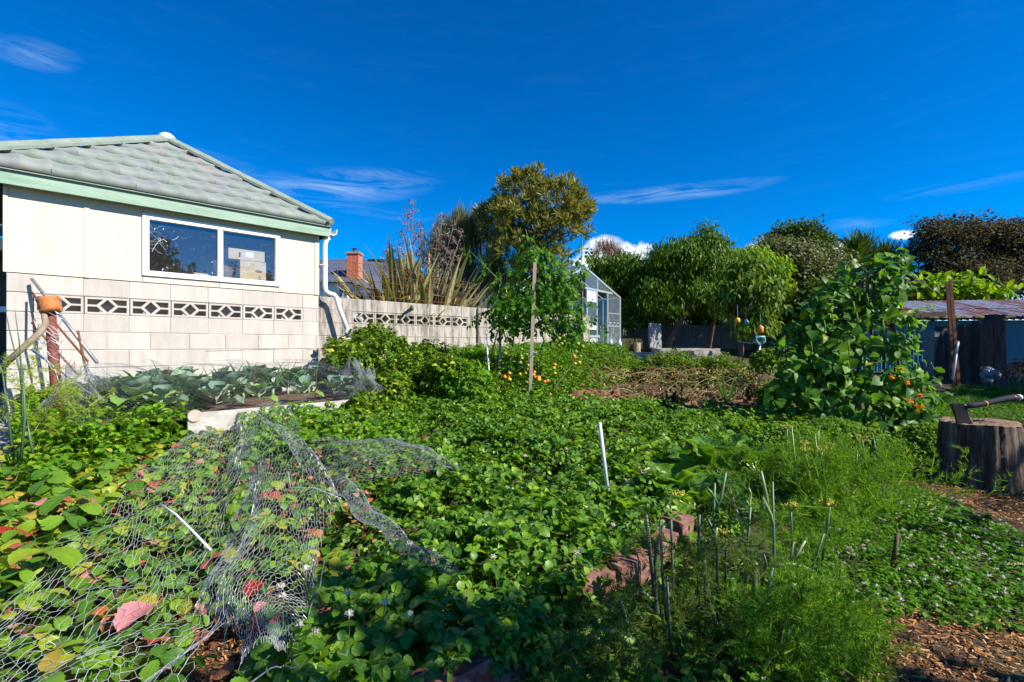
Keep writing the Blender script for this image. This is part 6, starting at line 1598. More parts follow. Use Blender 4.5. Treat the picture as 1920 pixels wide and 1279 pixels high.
for i, (px, py, Y, n, size, pale, up, lab) in enumerate(((1345,872,3.75,10,1.2,0,1.15,'tallest dark green chard plant with upright crinkled leaves'),(1245,915,3.4,9,1.0,1,.8,'glossy chard plant coloured as lit through by the sun beside the flat stones'),(1200,950,3.0,8,.85,1,.6,'chard plant in sunlit leaf colour spreading low next to the metal stake'),(1300,930,3.25,9,.9,0,.85,'middle chard plant with blistered leaves behind the fennel stalks'),(1420,850,4.0,8,1.1,0,.9,'dark chard plant at the edge of the curly herbs'),(1235,970,2.8,7,.7,1,.7,'small sunlit chard plant above the edging bricks'))):
    p = P(px, py, Y); p[2] = float(T(p[0], p[1])); t = thing('chard', lab, 'chard', p)
    for k in range(n):
        a = k*2.4+i+rng.uniform(-.3,.3); el = up*(.35+.75*k/n)+rng.normal(0,.1)
        M = Matrix.Translation((0,0,.02)) @ Matrix.Rotation(a, 4, 'Z') @ Matrix.Rotation(-el, 4, 'Y') @ Matrix.Scale(size*rng.uniform(.8,1.1), 4)
        o = link_mesh('leaf', chm[pale][rng.integers(3)], t, M); link_mesh('midrib', chst, o, Matrix.Identity(4))
# pot leaves
for k in range(16):
    a = rng.uniform(0,6.28); M = Matrix.Translation((.06*math.cos(a), .06*math.sin(a), zt-WL[pot.name][2])) @ Matrix.Rotation(a, 4, 'Z') @ Matrix.Rotation(-rng.uniform(.2,1.0), 4, 'Y') @ Matrix.Scale(.38, 4)
    link_mesh('leaf', tmesh('leaf', broad(.3,.2,6,5,.06,.3,.4,.2,None,k), M_flaxy) if k < 4 else bpy.data.meshes['leaf.pot%d' % (k % 4)], pot, M).data.name = 'leaf.pot%d' % (k % 4)

# ------------------------------------------------------------------ curly herbs and fillers
M_herb = leafmat('herb_leaf', [(0,(.06,.12,.025)), (.5,(.11,.18,.035)), (1,(.19,.26,.06))], .6, .3)
hl = leaf(.026,.022,S_DIA,.4,.5)
h3 = join([xf(hl,(0,.2,a),(.004*math.cos(a),.004*math.sin(a),z)) for a, z in ((0,0),(1.57,.0),(3.14,0),(4.71,0),(.8,.012),(2.4,.012))])
bush('curly_herb', 'curly light green herb clump behind the feathery fennel', 'herb', [B(1480,828,4.3,60,34,50), B(1560,822,4.4,60,36,50), B(1620,838,4.3,46,36,44), B(1430,838,4.3,40,30,40)], base_at(1530,4.3), 3400, h3, M_herb, 1.0, 14, 11, shell=(.8,1.05))
bush('curly_herb', 'curly light green herb mound in front of the stump side of the bean plant', 'herb', [B(1735,835,4.7,46,40,40), B(1690,850,4.7,34,30,36), B(1765,855,4.6,22,30,24)], base_at(1735,4.7), 1500, h3, M_herb, 1.0, 8, 12, shell=(.8,1.05))
bush('curly_herb', 'pale green herb patch at the clover edge below the dry vines', 'herb', [B(1290,792,5.6,60,20,50), B(1370,805,5.2,50,22,40)], base_at(1310,5.6), 1500, h3, M_herb, 1.05, 6, 13, shell=(.8,1.05))
bush('herb_clump', 'low dark mint-like leaves filling the bed between chard and fennel', 'herb', [B(1430,935,3.4,90,30,50), B(1490,930,3.3,70,40,50), B(1350,985,3.0,50,22,40)], base_at(1420,3.3), 1500, xf(lobed,s=.8), M_clover, .55, 8, 14)
bush('herb_clump', 'small lobed leaves creeping over the end of the red board', 'herb', [B(960,1160,1.75,60,34,40), B(1010,1200,1.7,60,34,40), B(930,1215,1.6,40,30,30)], base_at(975,1.7), 190, xf(lobed,s=.8), M_clover, .62, 6, 15)
bush('hedge_bush', 'dark hedge showing past the corner pier of the shed', 'bush', [((-7.6,6.3,.9),(.6,.5,.75))], (-7.6,6.3,.3), 1500, lobed, M_bush, .8, 8, 16)
bush('sunlit_plants', 'low leafy mix beyond the bean plant next to the lawn', 'plants', [B(1450,760,6.3,36,40,30), B(1480,800,5.4,40,30,30), B(1440,690,7.5,30,36,30)], base_at(1455,6.3), 900, lobed, M_bush, .7, 8, 17)
# reddish leafy tub plant on the far side by the bin
bush('dry_plant', 'tan seeding plant at the edge of the lawn near the dark bin', 'plant', [B(1908,700,8.2,16,26,20)], base_at(1908,8.2), 260, xf(hl,s=2.2), M_dead, 1, 10, 18)

# ------------------------------------------------------------------ fennel
rng = np.random.default_rng(71)
M_frond = leafmat('fennel_frond', [(0,(.055,.115,.02)), (.5,(.10,.18,.03)), (.85,(.17,.255,.05)), (1,(.26,.32,.07))], .55, .4)
M_frondd = leafmat('fennel_frond_shaded', [(0,(.04,.08,.025)), (.6,(.08,.12,.035)), (1,(.18,.16,.05))], .6, .3)  # darker, browner frond copy; the front clump's shade is put into its colour
M_fst = mat('fennel_stalk', (.05,.10,.06), (.10,.17,.085), 8, .45, stretch=(1,1,.2))
M_fstd = mat('fennel_stalk_dark', (.028,.045,.03), (.06,.085,.06), 8, .5, stretch=(1,1,.2))
M_fstp = mat('fennel_stalk_pale', (.18,.26,.08), (.28,.36,.14), 8, .4, stretch=(1,1,.2))
def filaments(m, A, Bp, w):
    A = np.asarray(A); Bp = np.asarray(Bp); n = len(A); d = Bp-A
    s = np.cross(d, rdir(n)); s /= np.linalg.norm(s, axis=1, keepdims=True)+1e-9
    V = np.stack([A+s*w, A-s*w, Bp], 1).reshape(-1, 3)
    m.add(V, np.arange(3*n).reshape(-1, 3))
def fronds(m, org, dirs, L, w=.0009, nodes=7, fil=6, fl=.035):
    org = np.asarray(org); n = len(org); dirs = dirs/np.linalg.norm(dirs, axis=1, keepdims=True)
    L = np.broadcast_to(L, (n,))
    tip = org+dirs*L[:, None]-np.array((0,0,1.))*(L*.12)[:, None]
    filaments(m, org, tip, w*2.2)
    for i in range(nodes):
        t = .25+.75*i/nodes
        a = org+(tip-org)*t+rng.normal(0,.004,(n,3))
        for sd in (-1, 1):
            side = np.cross(dirs, rdir(n)); side /= np.linalg.norm(side, axis=1, keepdims=True)+1e-9
            e = a+(side*.8+dirs*.6)*(L*.34*(1.05-t))[:, None]
            filaments(m, a, e, w*1.3)
            for k in range(fil):
                q = a+(e-a)*rng.uniform(.25,1,(n,1)); dd = rdir(n)*.75+dirs*.7+side*.5
                filaments(m, q, q+dd*fl*rng.uniform(.5,1.1,(n,1)), w)
def umbel(m, c, r, n=12):
    for k in range(n):
        d = rdir(1)[0]; d[2] = abs(d[2])*.6+.8; d /= np.linalg.norm(d); e = c+d*r*np.array((1.3,1.3,.6)); m.tube([c, e], .0012, 3, cap=False)
        for _ in range(4): m.sphere(e+rng.normal(0,.005,3), .0042, 4, 3)
M_umb = mat('umbel_yellow', (.42,.38,.03), (.55,.48,.06), 30, .6)
fa_ = G(1560,990); fen1 = thing('fennel', 'bushy feathery fennel with yellow flower heads on the lawn edge, the bright one', 'fennel', fa_)
base_c = np.array((2.15,3.25,float(T(2.15,3.25))))
b = MB(); n = 420; o_ = base_c+np.stack([rng.normal(0,.30,n), rng.normal(0,.18,n), rng.uniform(.0,.38,n)],1); dr = np.stack([rng.normal(0,.55,n), rng.normal(0,.45,n), rng.uniform(.25,1,n)],1)
fronds(b, o_, dr, rng.uniform(.16,.32,n), .0017); fo = b.build('fronds', M_frond, fen1); fo['kind'] = 'stuff'
for k in range(16):
    p = base_c+np.array((rng.uniform(-.38,.38), rng.uniform(-.15,.15), 0)); e = p+np.array((rng.uniform(-.1,.1), rng.uniform(-.06,.06), rng.uniform(.4,.62))); m = MB(); m.tube([p, (p+e)/2+rng.normal(0,.02,3), e], [.007,.006,.004], 6); st = m.build('stalk', M_fst if k % 3 else M_fstp, fen1, True)
    if k < 9: m = MB(); umbel(m, e, .035, 9); m.build('flower_head', M_umb, st)['kind'] = 'stuff'
# front clump: each visible stalk its own part
fen2 = thing('fennel', 'tall cut fennel stalks with blue green stems standing before the chard', 'fennel', G(1400,1200))
def stalk(pts, Y, r, mtl, root, Y2=None):
    Y2 = Y2 or Y; n = len(pts); q = np.array([P(x, y, Y+(Y2-Y)*i/(n-1)) for i, (x, y) in enumerate(pts)])
    if max(y for _, y in pts) >= 1040 and r >= .008 and q[0][2] > T(q[0][0], q[0][1]) and mtl is not M_fstp:
        g0 = q[0]+(q[0]-q[1])*.1; g0[2] = float(T(g0[0], g0[1]))-.02; q = np.concatenate([[g0], q]); n += 1
    m = MB(); m.tube(q, np.linspace(r*.85, r*.62, n), 8); return m.build('stalk', mtl, root, True)
for pts, Y, r, mk in (([(1445,1160),(1452,1053),(1448,903)],2.0,.0085,0), ([(1441,960),(1436,925),(1427,884)],2.0,.009,2), ([(1428,955),(1430,935),(1445,965),(1449,985)],1.99,.011,2),
    ([(1397,1110),(1400,1032),(1407,950)],2.05,.0085,0), ([(1400,1030),(1390,985),(1369,921)],2.04,.0085,2), ([(1400,940),(1407,950),(1408,925),(1404,915)],2.05,.006,2),
    ([(1472,1120),(1480,1070),(1487,1015)],2.0,.010,1), ([(1484,1055),(1497,1035),(1510,1014)],1.99,.007,2), ([(1335,1040),(1338,980),(1340,906)],2.1,.0085,0), ([(1340,960),(1352,935),(1361,886)],2.1,.0085,0), ([(1346,945),(1335,925),(1325,915)],2.1,.008,0),
    ([(1413,1150),(1415,1100),(1416,1055)],1.9,.016,0), ([(1448,1063),(1470,1057),(1495,1059),(1525,1070)],1.9,.0085,2), ([(1432,1150),(1442,1100),(1448,1063)],1.9,.011,0), ([(1428,1100),(1437,1058),(1432,1040)],1.9,.007,1),
    ([(1235,1170),(1224,1080),(1211,965)],1.95,.013,1), ([(1228,1060),(1235,1010),(1245,985)],1.95,.012,1), ([(1252,1190),(1242,1080),(1238,975)],1.92,.008,1), ([(1268,1200),(1262,1090),(1258,975)],1.9,.008,1), ([(1309,1150),(1310,1060),(1311,965)],1.95,.010,1),
    ([(1328,1150),(1325,1090),(1318,1050)],1.92,.020,1), ([(1345,1040),(1340,1000),(1325,970)],1.92,.008,1), ([(1360,1110),(1361,1050),(1362,1010)],1.95,.006,1), ([(1335,1050),(1341,1010),(1344,985)],1.93,.009,2), ([(1338,1060),(1332,1040),(1326,1020)],1.93,.007,2),
    ([(1264,1270),(1256,1180),(1250,1080)],1.75,.008,1), ([(1176,1175),(1170,1150),(1164,1125)],1.75,.011,0), ([(1185,1205),(1160,1190),(1130,1178)],1.7,.012,2), ([(1130,1178),(1112,1190),(1090,1215)],1.7,.006,2), ([(1225,1125),(1212,1115),(1198,1106)],1.8,.009,2),
    ([(1465,1270),(1463,1200),(1475,1150)],1.7,.010,1), ([(1463,1230),(1480,1185),(1490,1160)],1.7,.007,0), ([(1430,1265),(1440,1240),(1452,1225)],1.65,.008,2), ([(1395,1215),(1385,1175),(1378,1130)],1.75,.006,0), ([(1520,1215),(1521,1180),(1520,1170)],1.65,.005,0),
    ([(1583,1240),(1581,1210),(1570,1180)],1.6,.006,0), ([(1640,1225),(1643,1200),(1648,1190)],1.62,.008,2), ([(1515,1090),(1530,1045),(1545,1000)],2.1,.006,0), ([(1540,1060),(1550,1000),(1556,950)],2.2,.007,0), ([(1484,1010),(1484,985),(1483,960)],2.05,.006,0)):
    stalk(pts, Y, r, (M_fst, M_fstd, M_fstp)[mk], fen2)
for (px, py, Y, r) in ((1268,930,2.2,.03),(1352,1000,2.0,.022),(1483,955,2.1,.04),(1610,1190,1.7,.03),(1553,948,2.2,.035)):
    m = MB(); umbel(m, P(px, py, Y), r, 10); m.build('flower_head', M_umb, fen2)['kind'] = 'stuff'
def pfronds(poly_, Yr, n, L, mtl, root, w=.0014, fl=.03, zr_=None):
    b = MB(); out = []
    xs = [q[0] for q in poly_]; ys = [q[1] for q in poly_]
    while len(out) < n:
        x, y = rng.uniform(min(xs), max(xs)), rng.uniform(min(ys), max(ys))
        if inpoly(np.array([x]), np.array([y]), poly_)[0]: 
            q = P(x, y, rng.uniform(*Yr))
            if q[2] > T(q[0], q[1])+.02: out.append(q)
            else: out.append(np.array((q[0], q[1], float(T(q[0], q[1]))+.05)))
    dr = np.stack([rng.normal(0,.6,n), rng.normal(0,.5,n), rng.normal(.45,.5,n)],1)
    fronds(b, np.array(out), dr, rng.uniform(.6,1.2,n)*L, w, 7, 6, fl); o = b.build('fronds', mtl, root); o['kind'] = 'stuff'
pfronds([(1420,1110),(1560,1090),(1640,1190),(1640,1290),(1380,1290),(1400,1190)], (1.5,1.95), 250, .15, M_frond, fen2)
pfronds([(1200,1000),(1420,960),(1440,1150),(1300,1290),(1180,1290)], (1.65,2.1), 130, .14, M_frondd, fen2)
pfronds([(1040,1170),(1200,1120),(1230,1290),(1030,1290)], (1.45,1.75), 60, .12, M_frondd, fen2)
pfronds([(1450,930),(1600,930),(1640,1010),(1500,1080),(1400,1030)], (2.1,2.6), 110, .15, M_frond, fen2)
p = P(1650,1205,1.6); t = thing('weed', 'small yellow green weed growing from the wood chips', 'weed', np.array((p[0],p[1],0)))
b = MB(); n = 30; b.scatter(hl, p+rng.normal(0,.018,(n,3)), frames(rdir(n), rdir(n)), rng.uniform(.5,1.0,n)); b.build('leaves', M_loquat, t, True)
m = MB(); p, q = P(1683,1000,2.55), P(1675,1035,2.55); q[2] -= .05; m.tube([q, p], [.012,.010], 7); tag(m.build('wooden_peg', M_rustw, origin=q, smooth=True), 'short dark peg stuck in the clover at the fennel edge', 'peg')
m = MB(); q = [P(1640,812,4.4), P(1662,822,4.35), P(1675,845,4.3), P(1678,868,4.3)]; m.tube(q, [.02,.022,.018,.008], 6); tag(m.build('dry_stalk', mat('dry_stalk', (.16,.12,.10), (.28,.21,.18), 10, .8), origin=q[-1], smooth=True), 'drooping dry brown stalk in front of the bean plant', 'stalk')

# ------------------------------------------------------------------ beans
rng = np.random.default_rng(81)
Yb = 5.5
bn = thing('bean_plant', 'tall climbing bean plant with large heart shaped leaves and a few orange flowers', 'bean plant', base_at(1600, Yb))
bb = [B(1665,500,Yb,38,32), B(1630,535,Yb,64,50), B(1575,590,Yb,58,56), B(1650,610,Yb,66,66), B(1550,660,Yb,66,60), B(1640,690,Yb,80,60), B(1530,740,Yb,64,66), B(1620,770,Yb,100,60), B(1700,750,Yb,62,56), B(1570,800,Yb,90,44), B(1700,810,Yb,50,40), B(1490,680,Yb,46,50), B(1485,760,Yb,46,56), B(1520,610,Yb,44,50), B(1560,560,Yb,40,36)]
hb_ = [leaf(1,.86,[(0,.0),(.04,.55),(.2,.98),(.42,.95),(.75,.5),(1,0)],.25,.35), leaf(1,.8,[(0,.0),(.05,.6),(.28,1),(.55,.8),(1,0)],.5,.6), leaf(1,.9,[(0,.0),(.05,.6),(.28,1),(.6,.75),(1,0)],.1,.2)]
M_bean = leafmat('bean_leaf', [(0,(.026,.08,.017)), (.45,(.05,.125,.024)), (.8,(.085,.17,.026)), (.94,(.15,.23,.025)), (1,(.24,.27,.035))], .45, .36, vein=.2, nscale=30, spec=.35, tcol=2.0)
bme = [tmesh('leaf', t_, M_bean) for t_ in hb_]
N = 2700
vol = np.array([r[0]*r[2] for c, r in bb]); vol /= vol.sum(); bi = rng.choice(len(bb), N, p=vol)
bc = np.array([q[0] for q in bb]); br2 = np.array([q[1] for q in bb])*np.array((1,.75,1)); dd = rdir(N); pp = bc[bi]+dd*br2[bi]*rng.uniform(.6,1.06,N)[:, None]
pp[:, 2] = np.maximum(pp[:, 2], T(pp[:, 0], pp[:, 1])+.04)
# sprays that stick out at the sunny side
ex = np.array([P(x, y, Yb-.1) for x, y in ((1735,530),(1750,545),(1722,548),(1745,575),(1720,590),(1710,640),(1700,655),(1735,600),(1760,698),(1672,478),(1640,490),(1590,500),(1600,485),(1690,492),(1750,690),(1740,712),(1765,705),(1700,470),(1462,690),(1475,700),(1720,735),(1740,745),(1450,680),(1545,520),(1585,515))])
pp = np.concatenate([pp, ex]); dd = np.concatenate([dd, np.tile((.7,-.4,.3),(len(ex),1))]); N = len(pp)
xd = dd*.35+rdir(N)*.6+np.array((0,-.1,-.32)); up = dd*.6+rdir(N)*.35+np.array((0,-.25,.55)); fr3 = frames(xd, up)
sz = rng.uniform(.07,.15,N)*np.where(pp[:, 2] < .9, 1.0, .95)
vis = -dd[:, 1]*.9+dd[:, 2]*.25+sz*3+rng.normal(0,.1,N); vis[-len(ex):] = 9; order = np.argsort(-vis)
bo_ = WL[bn.name]
for i in order[:290]:
    M4 = np.eye(4); M4[:3, :3] = fr3[i]*sz[i]; M4[:3, 3] = pp[i]-bo_; link_mesh('leaf', bme[i % 3], bn, Matrix(M4.tolist()))
b = MB(); rest = order[290:]
for q in range(3):
    k = rest[rest % 3 == q]; b.scatter(hb_[q], pp[k], fr3[k], sz[k])
o = b.build('leaves', M_bean, bn, True); o['kind'] = 'stuff'
M_vine = mat('bean_vine', (.10,.10,.045), (.22,.18,.09), 9, .7)
for k in range(7):
    a = base_at(1530+k*30, Yb+.15*(k % 2)); e = P(1615+k*8, 520-(k % 3)*12, Yb+.05); m = MB(); m.tube([a, (a+e)/2+rng.normal(0,.03,3), e], .014, 6); m.build('pole', M_rustw, bn, True)
m = MB()
for k in range(60):
    i = rng.integers(N); j = np.argsort(np.linalg.norm(pp-pp[i], axis=1))[rng.integers(20,60)]; m.tube([pp[i], (pp[i]+pp[j])/2+rng.normal(0,.04,3), pp[j]], .004, 4, cap=False)
for k in range(len(ex)): m.tube([ex[k], ex[k]*.5+bc[np.argmin(np.linalg.norm(bc-ex[k], axis=1))]*.5+(0,0,.03), bc[np.argmin(np.linalg.norm(bc-ex[k], axis=1))]], .004, 4, cap=False)
o = m.build('vines', M_vine, bn, True); o['kind'] = 'stuff'
M_ofl = leafmat('orange_flower', [(0,(.55,.10,.02)), (.6,(.70,.20,.03)), (1,(.75,.34,.04))], .5, .3)
for (px, py) in ((1725,742),(1728,762),(1718,760),(1703,718),(1706,752),(1672,708),(1704,830),(1690,690),(1722,770)):
    c = P(px, py, 5.0); b = MB(); n = 9; d = rdir(n); b.scatter(leaf(.045,.04,S_HEART,.3,.2), np.tile(c,(n,1)), frames(d, rdir(n)), rng.uniform(.5,.9,n)); b.build('flower', M_ofl, bn, True)
M_pod = leafmat('bean_pod', [(0,(.08,.14,.03)), (1,(.20,.25,.07))], .5, .2)
for (px, py) in ((1600,565),(1606,585),(1560,590),(1625,550),(1545,600),(1520,640),(1590,640),(1655,600)):
    c = P(px, py, 4.95); m = MB(); m.tube([c, c+(.01,0,-.07), c+(.0,-.01,-.15)], [.006,.010,.003], 5); m.build('pod', M_pod, bn, True)
# ------------------------------------------------------------------ tomatoes
rng = np.random.default_rng(91)
Yt = 6.75
tom = thing('tomato_plant', 'tall staked tomato plant with bare lower stems and hanging green and orange fruit', 'tomato plant', base_at(970, Yt))
M_tom = leafmat('tomato_leaf', [(0,(.028,.08,.015)), (.5,(.055,.13,.02)), (.85,(.095,.18,.028)), (1,(.16,.23,.035))], .5, .35, nscale=30)
tl1 = leaf(.085,.058,[(0,0),(.15,.55),(.25,.5),(.4,1),(.5,.78),(.65,.85),(.78,.4),(1,0)],.3,.45)
comp = join([xf(tl1,(0,.25,0),(.12,0,-.01),1.1)]+[xf(tl1,(0,.2,sg_*1.1),(x_,sg_*.012,0),s_) for x_, s_ in ((.11,.9),(.055,.8),(.01,.55)) for sg_ in (-1,1)]+[stick((-.06,0,.01),(.13,0,-.005),.003,.0015)])
tme_ = tmesh('leaf', comp, M_tom)
tb_ = [B(1000,560,Yt,66,50,40), B(1050,580,Yt,54,50,36), B(960,570,Yt,48,56,36), B(1010,500,Yt,44,40,32), B(1040,520,Yt,44,34,32), B(1070,620,Yt,36,24,26), B(930,590,Yt,30,30,24), B(1000,480,Yt,30,32,22)]
N = 470; vol = np.array([r[0]*r[2] for c, r in tb_]); vol /= vol.sum(); bi = rng.choice(len(tb_), N, p=vol); bc = np.array([q[0] for q in tb_]); br2 = np.array([q[1] for q in tb_]); dd = rdir(N); pp = bc[bi]+dd*br2[bi]*1.12*rng.uniform(.3,1.05,N)[:, None]
ex = np.array([P(x, y, Yt) for x, y in ((1090,455),(1105,465),(1080,470),(1092,500),(1100,488),(880,470),(900,480),(915,495),(870,462),(935,510),(905,520),(1075,505),(1110,560),(1115,590),(1128,610),(980,440),(1000,450),(1030,470),(895,590),(890,605),(920,610),(1090,480),(950,490))])
pp = np.concatenate([pp, ex]); dd = np.concatenate([dd, rdir(len(ex))]); N = len(pp)
xd = dd*np.array((.6,.6,.2))+rdir(N)*.5+np.array((0,0,-.65)); up = dd*.6+rdir(N)*.4+np.array((0,-.2,.6)); fr3 = frames(xd, up); sz = rng.uniform(.7,1.25,N)
vis = -dd[:, 1]+rng.normal(0,.2,N); vis[-len(ex):] = 9; order = np.argsort(-vis); to_ = WL[tom.name]
for i in order[:280]:
    M4 = np.eye(4); M4[:3, :3] = fr3[i]*sz[i]; M4[:3, 3] = pp[i]-to_; link_mesh('leaf', tme_, tom, Matrix(M4.tolist()))
b = MB(); b.scatter(comp, pp[order[280:]], fr3[order[280:]], sz[order[280:]]); o = b.build('leaves', M_tom, tom, True); o['kind'] = 'stuff'
M_tst = mat('tomato_stem', (.06,.10,.03), (.14,.18,.06), 8, .6)
for pts in ([(992,768),(1000,700),(1020,640),(1000,560),(1005,490),(985,430)], [(1010,775),(1045,720),(1075,680),(1068,600),(1050,540),(1090,490),(1092,440)], [(945,745),(955,690),(965,620),(960,560),(930,520),(880,470)], [(915,700),(925,650),(940,600),(960,560)], [(1040,540),(1060,470),(1105,465)], [(980,640),(985,600),(990,560)]):
    m = MB(); m.tube([P(x, y, Yt+rng.normal(0,.04)) for x, y in pts], np.linspace(.013,.006,len(pts)), 6); m.build('stem', M_tst, tom, True)
M_t = {c: mat('tomato_'+c, a, b_, 6, .22, spec=.5) for c, a, b_ in (('green',(.13,.22,.02),(.22,.30,.03)), ('yellow',(.42,.38,.03),(.55,.42,.04)), ('orange',(.60,.19,.015),(.70,.26,.02)), ('red',(.50,.05,.015),(.60,.09,.02)))}
def tmesh2(c):
    m = MB(); m.sphere((0,0,0), .03, 10, 7, sq=(1,1,.88)); return m.mesh('tomato', M_t[c], True)
tms = {c: tmesh2(c) for c in M_t}
truss = {'green': ((948,640),(950,652),(947,663),(987,590),(988,600),(985,615),(978,655),(977,668),(975,680),(976,690),(1048,635),(1062,610),(1056,630),(1058,640),(1065,638),(1083,645),(1085,655),(1080,660),(1053,645),(1048,648),(960,700),(985,690),(1088,668),(1092,650),(1070,628)),
         'yellow': ((975,702),(978,672),(988,665),(989,685),(987,692),(986,700),(1077,670),(1078,682),(1040,700),(1038,690),(955,712),(1010,712),(1086,680),(948,548),(950,556)),
         'orange': ((955,700),(952,707),(946,707),(1000,703),(1003,708),(1010,708),(1021,716),(1026,714),(1002,698),(955,738),(1076,668),(1040,684),(1031,740)),
         'red': ((1003,505),(1000,510),(996,507),(1004,750),(1006,504))}
tms_r = rng
for c, l in truss.items():
    for (px, py) in l:
        M = Matrix.Translation(Vector(P(px, py, Yt-.2+rng.normal(0,.03))-to_)) @ Matrix.Scale(rng.uniform(.8,1.15), 4); link_mesh('tomato', tms[c], tom, M)
m = MB()
for (x0, y0, pts) in ((950,625,[(948,665)]), (985,580,[(976,690)]), (990,650,[(986,702)]), (1062,600,[(1058,640),(1083,650)]), (958,690,[(953,708)]), (1000,690,[(1003,710)]), (1022,700,[(1024,716)])):
    for e in pts: m.tube([P(x0, y0, Yt-.15), P((x0+e[0])/2+3, (y0+e[1])/2, Yt-.2), P(*e, Yt-.2)], .004, 4)
m.build('truss_stem', M_tst, tom)
M_twine = mat('blue_twine', (.25,.50,.50), rough=.7); m = MB()
for (px, py, Y) in ((939,715,6.87),(1000,660,6.45)): c = P(px, py, Y); m.tube([c+np.array((.045*math.cos(a), .045*math.sin(a), .01*math.sin(a*2))) for a in np.linspace(0,6.28,12)], .004, 4)
m.build('twine', M_twine, tom)
# ------------------------------------------------------------------ withered vines on their bank of soil
rng = np.random.default_rng(95)
M_clod = mat('red_soil', (.10,.042,.022), (.24,.10,.05), 10, .95, bump=1, bscale=30, third=(.15,.07,.04))
b = MB()
for k in range(240):
    px, py = rng.uniform(1060,1450), rng.normal(752,9); p = P(px, py, rng.uniform(6.4,7.3)); p[2] = float(T(p[0], p[1]))+rng.uniform(-.02,.10); b.sphere(p, rng.uniform(.03,.10), 6, 4, sq=(1.3,1,.7))
p = P(1112,742,6.9)
for k in range(16): q = p+rng.normal(0,.06,3)*(2.2,1,.6); b.sphere(q, rng.uniform(.04,.08), 6, 4)
tag(b.build('soil_bank', M_clod), 'reddish clods of soil under the withered vines', 'soil', kind='stuff')
M_dryv = leafmat('dry_vine', [(0,(.08,.05,.025)), (.4,(.20,.13,.06)), (.75,(.34,.25,.12)), (1,(.30,.30,.10))], .8, .1)
b = MB()
for k in range(230):
    px = rng.uniform(1040,1450); py = rng.uniform(690,765); Y = np.interp(py, [690,765], [8.3,6.5])+rng.normal(0,.2); p = P(px, py, Y); L = rng.uniform(.2,.75); a = rng.uniform(0,6.28); q = [p]
    for j in range(5): a += rng.normal(0,.5); q.append(q[-1]+np.array((math.cos(a)*L/5, .5*math.sin(a)*L/5, (.10-.07*j)*L*rng.uniform(.3,1.4))))
    q = np.array(q); q[:, 2] = np.maximum(q[:, 2], T(q[:, 0], q[:, 1])+.03); b.tube(q, rng.uniform(.003,.0075), 4, cap=False)
n = 2300; px = rng.uniform(1040,1450,n); py = rng.uniform(690,768,n); Y = np.interp(py, [690,768], [8.2,6.4]); X_ = (px-960)/900*Y
pos = np.stack([X_, Y, np.maximum(CH-(py-HY)/900*Y, T(X_, Y)+.03)+rng.normal(0,.03,n)],1)
b.scatter(leaf(.05,.02,S_OVAL,.6,.8), pos, frames(rdir(n)*(1,1,.5)-(0,0,.9), rdir(n)), rng.uniform(.6,1.5,n))
tag(b.build('withered_vines', M_dryv), 'tangle of withered brown potato vines on the soil bank', 'dry vines', kind='stuff')
M_wilt = leafmat('wilted', [(0,(.018,.012,.008)), (1,(.06,.04,.022))], .8, .05)
for k, (px, py, Y, lab) in enumerate(((1262,745,6.35,'black drooping wilted plant hanging over the front of the soil bank, the larger one'),(1232,752,6.4,'dark drooping wilted plant on the soil bank, the smaller one beside the larger'),(1412,730,6.9,'brown shrivelled plant at the end of the vines near the fork'))):
    c = P(px, py, Y); g0 = np.array((c[0], c[1], float(T(c[0], c[1])))); t = thing('wilted_plant', lab, 'wilted plant', g0); b = MB(); n = 90
    b.scatter(leaf(.09,.03,S_LANCE,.5,.6), c+rng.normal(0,.06,(n,3))*(1,1,1.3), frames(rdir(n)*.5-(0,0,1.), rdir(n)), rng.uniform(.6,1.3,n)); b.build('leaves', M_wilt, t); m = MB(); m.tube([g0, c+(0,0,.1)], [.015,.006], 5); m.build('stem', M_rustw, t)
# ------------------------------------------------------------------ asparagus ferns at the left
rng = np.random.default_rng(97)
M_asp = leafmat('asparagus_fern', [(0,(.16,.22,.03)), (.6,(.28,.32,.05)), (1,(.42,.38,.08))], .6, .35)
asp = thing('asparagus_fern', 'tall wispy yellow green fern stalks in front of the corner pier', 'asparagus', base_at(45, 3.6))
for pts, Y in (([(45,870),(42,720),(36,640),(28,583)],3.6), ([(52,840),(38,700),(18,620),(12,590)],3.7), ([(60,830),(95,740),(120,700)],3.8), ([(30,830),(5,700),(-10,660)],3.6)):
    q = [P(x, y, Y) for x, y in pts]; q[0][2] = float(T(q[0][0], q[0][1])); m = MB(); m.tube(q, np.linspace(.009,.002,len(q)), 5); m.build('stalk', M_fst, asp, True)
pfronds([(0,680),(120,690),(180,760),(130,830),(0,830)], (3.5,4.1), 70, .22, M_asp, asp, .0013, .035)
pfronds([(8,590),(50,600),(60,690),(5,690)], (3.6,3.7), 5, .12, M_asp, asp, .0009, .03)
p = P(44,800,3.3); bl = thing('onion_leaf', 'long green onion-like blade at the bed corner in front of the fern', 'plant', np.array((p[0],p[1],float(T(p[0],p[1])))))
for pts in ([(40,860),(47,780),(43,690)], [(62,850),(56,820),(52,790)]):
    m = MB(); m.tube([P(x, y, 3.3) for x, y in pts], [.009,.008,.003], 5); m.build('leaf', M_fst, bl, True)
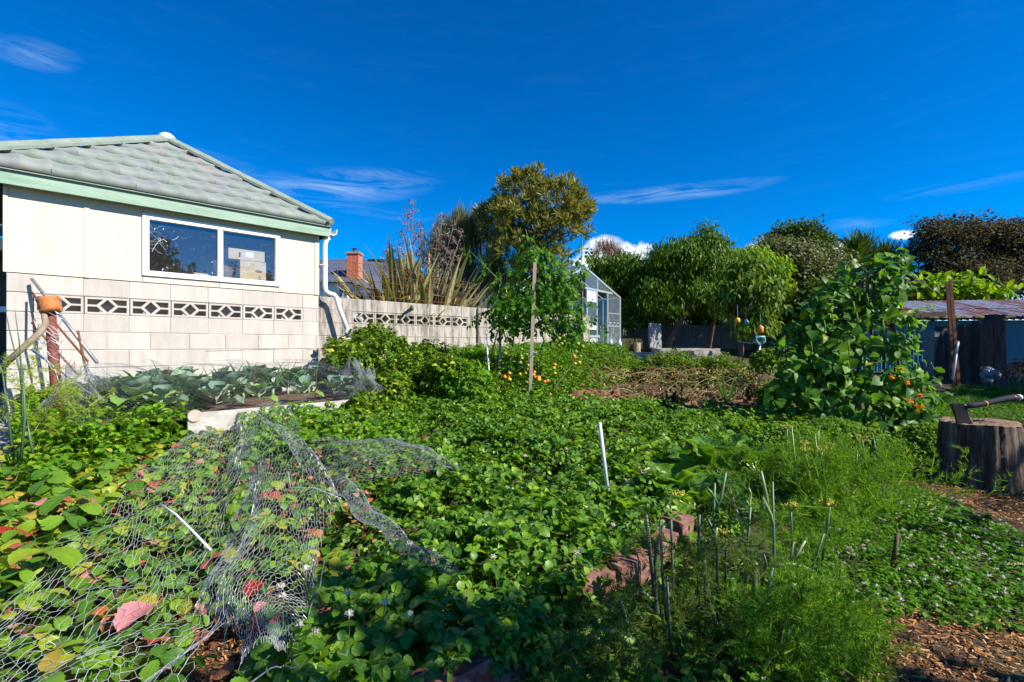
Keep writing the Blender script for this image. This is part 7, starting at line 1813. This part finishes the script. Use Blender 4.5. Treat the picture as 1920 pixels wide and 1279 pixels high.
# hanging things in the young fruit tree
def drop(name, px, py, Y, r, mtl, lab, cat, tall=1.2):
    c = P(px, py, Y); m = MB(); m.tube([c+(0,0,-r*tall), c+(0,0,-r*tall*.8), c+(0,0,r*tall*.7), c+(0,0,r*tall), c+(0,0,r*tall*1.3)], [r*.75,r,r,r*.6,r*.3], 12)
    o = m.build(name, mtl, smooth=True, origin=c); tag(o, lab, cat); m = MB(); m.tube([c+(0,0,r*tall*1.3), c+(.02,.05,r*tall*1.3+.3)], .004, 4); m.build('string', M_twine, o)
drop('bird_feeder', 1383, 601, 11.0, .055, mat('yellow_plastic', (.70,.42,.02), rough=.4), 'small yellow tub hanging in the young fruit tree', 'feeder', .9)
drop('bird_feeder', 1426, 618, 10.9, .065, mat('orange_tub', (.62,.24,.02), rough=.4), 'orange jar hanging in the young fruit tree above the fork grip', 'feeder')
drop('bird_feeder', 1399, 608, 11.2, .06, M_lblue, 'pale blue bottle hanging between the yellow and orange tubs', 'feeder', 1.5)
m = MB(); a, b_ = P(1392,700,11.2), P(1392,640,11.2); a[2] = float(T(a[0],a[1])); m.tube([a, b_], .035, 6); tag(m.build('wooden_stake', M_rustw, origin=a), 'dark stake beside the young fruit tree', 'stake')
m = MB(); a, b_ = P(1330,655,13.8), P(1342,588,13.8); a[2] -= .1; m.tube([a, b_], .03, 6); tag(m.build('iron_stake', M_rust, origin=a), 'rust red stake leaning under the largest peach tree', 'stake')
m = MB(); a = P(1385,640,10.6); b_ = P(1424,642,9.3); m.tube([a, (a+b_)/2+(0,0,-.03), b_], .008, 5); tag(m.build('garden_twine', M_twine, origin=a), 'blue twine strung from the fork to the young fruit tree', 'twine')
p = P(1782,738,7.6); t = thing('purple_flower', 'single purple flower at the foot of the bean plant near the axe', 'flower', np.array((p[0],p[1],float(T(p[0],p[1]))))); b = MB(); n = 12; b.scatter(leaf(.05,.035,S_HEART,.3,.2), np.tile(p,(n,1)), frames(rdir(n)+(0,-.5,.6), rdir(n)), rng.uniform(.6,1,n)); b.build('petals', mat('purple_petal', (.30,.07,.30), rough=.6), t, True); m = MB(); m.tube([WL[t.name], p], .005, 4); m.build('stem', M_stem, t)
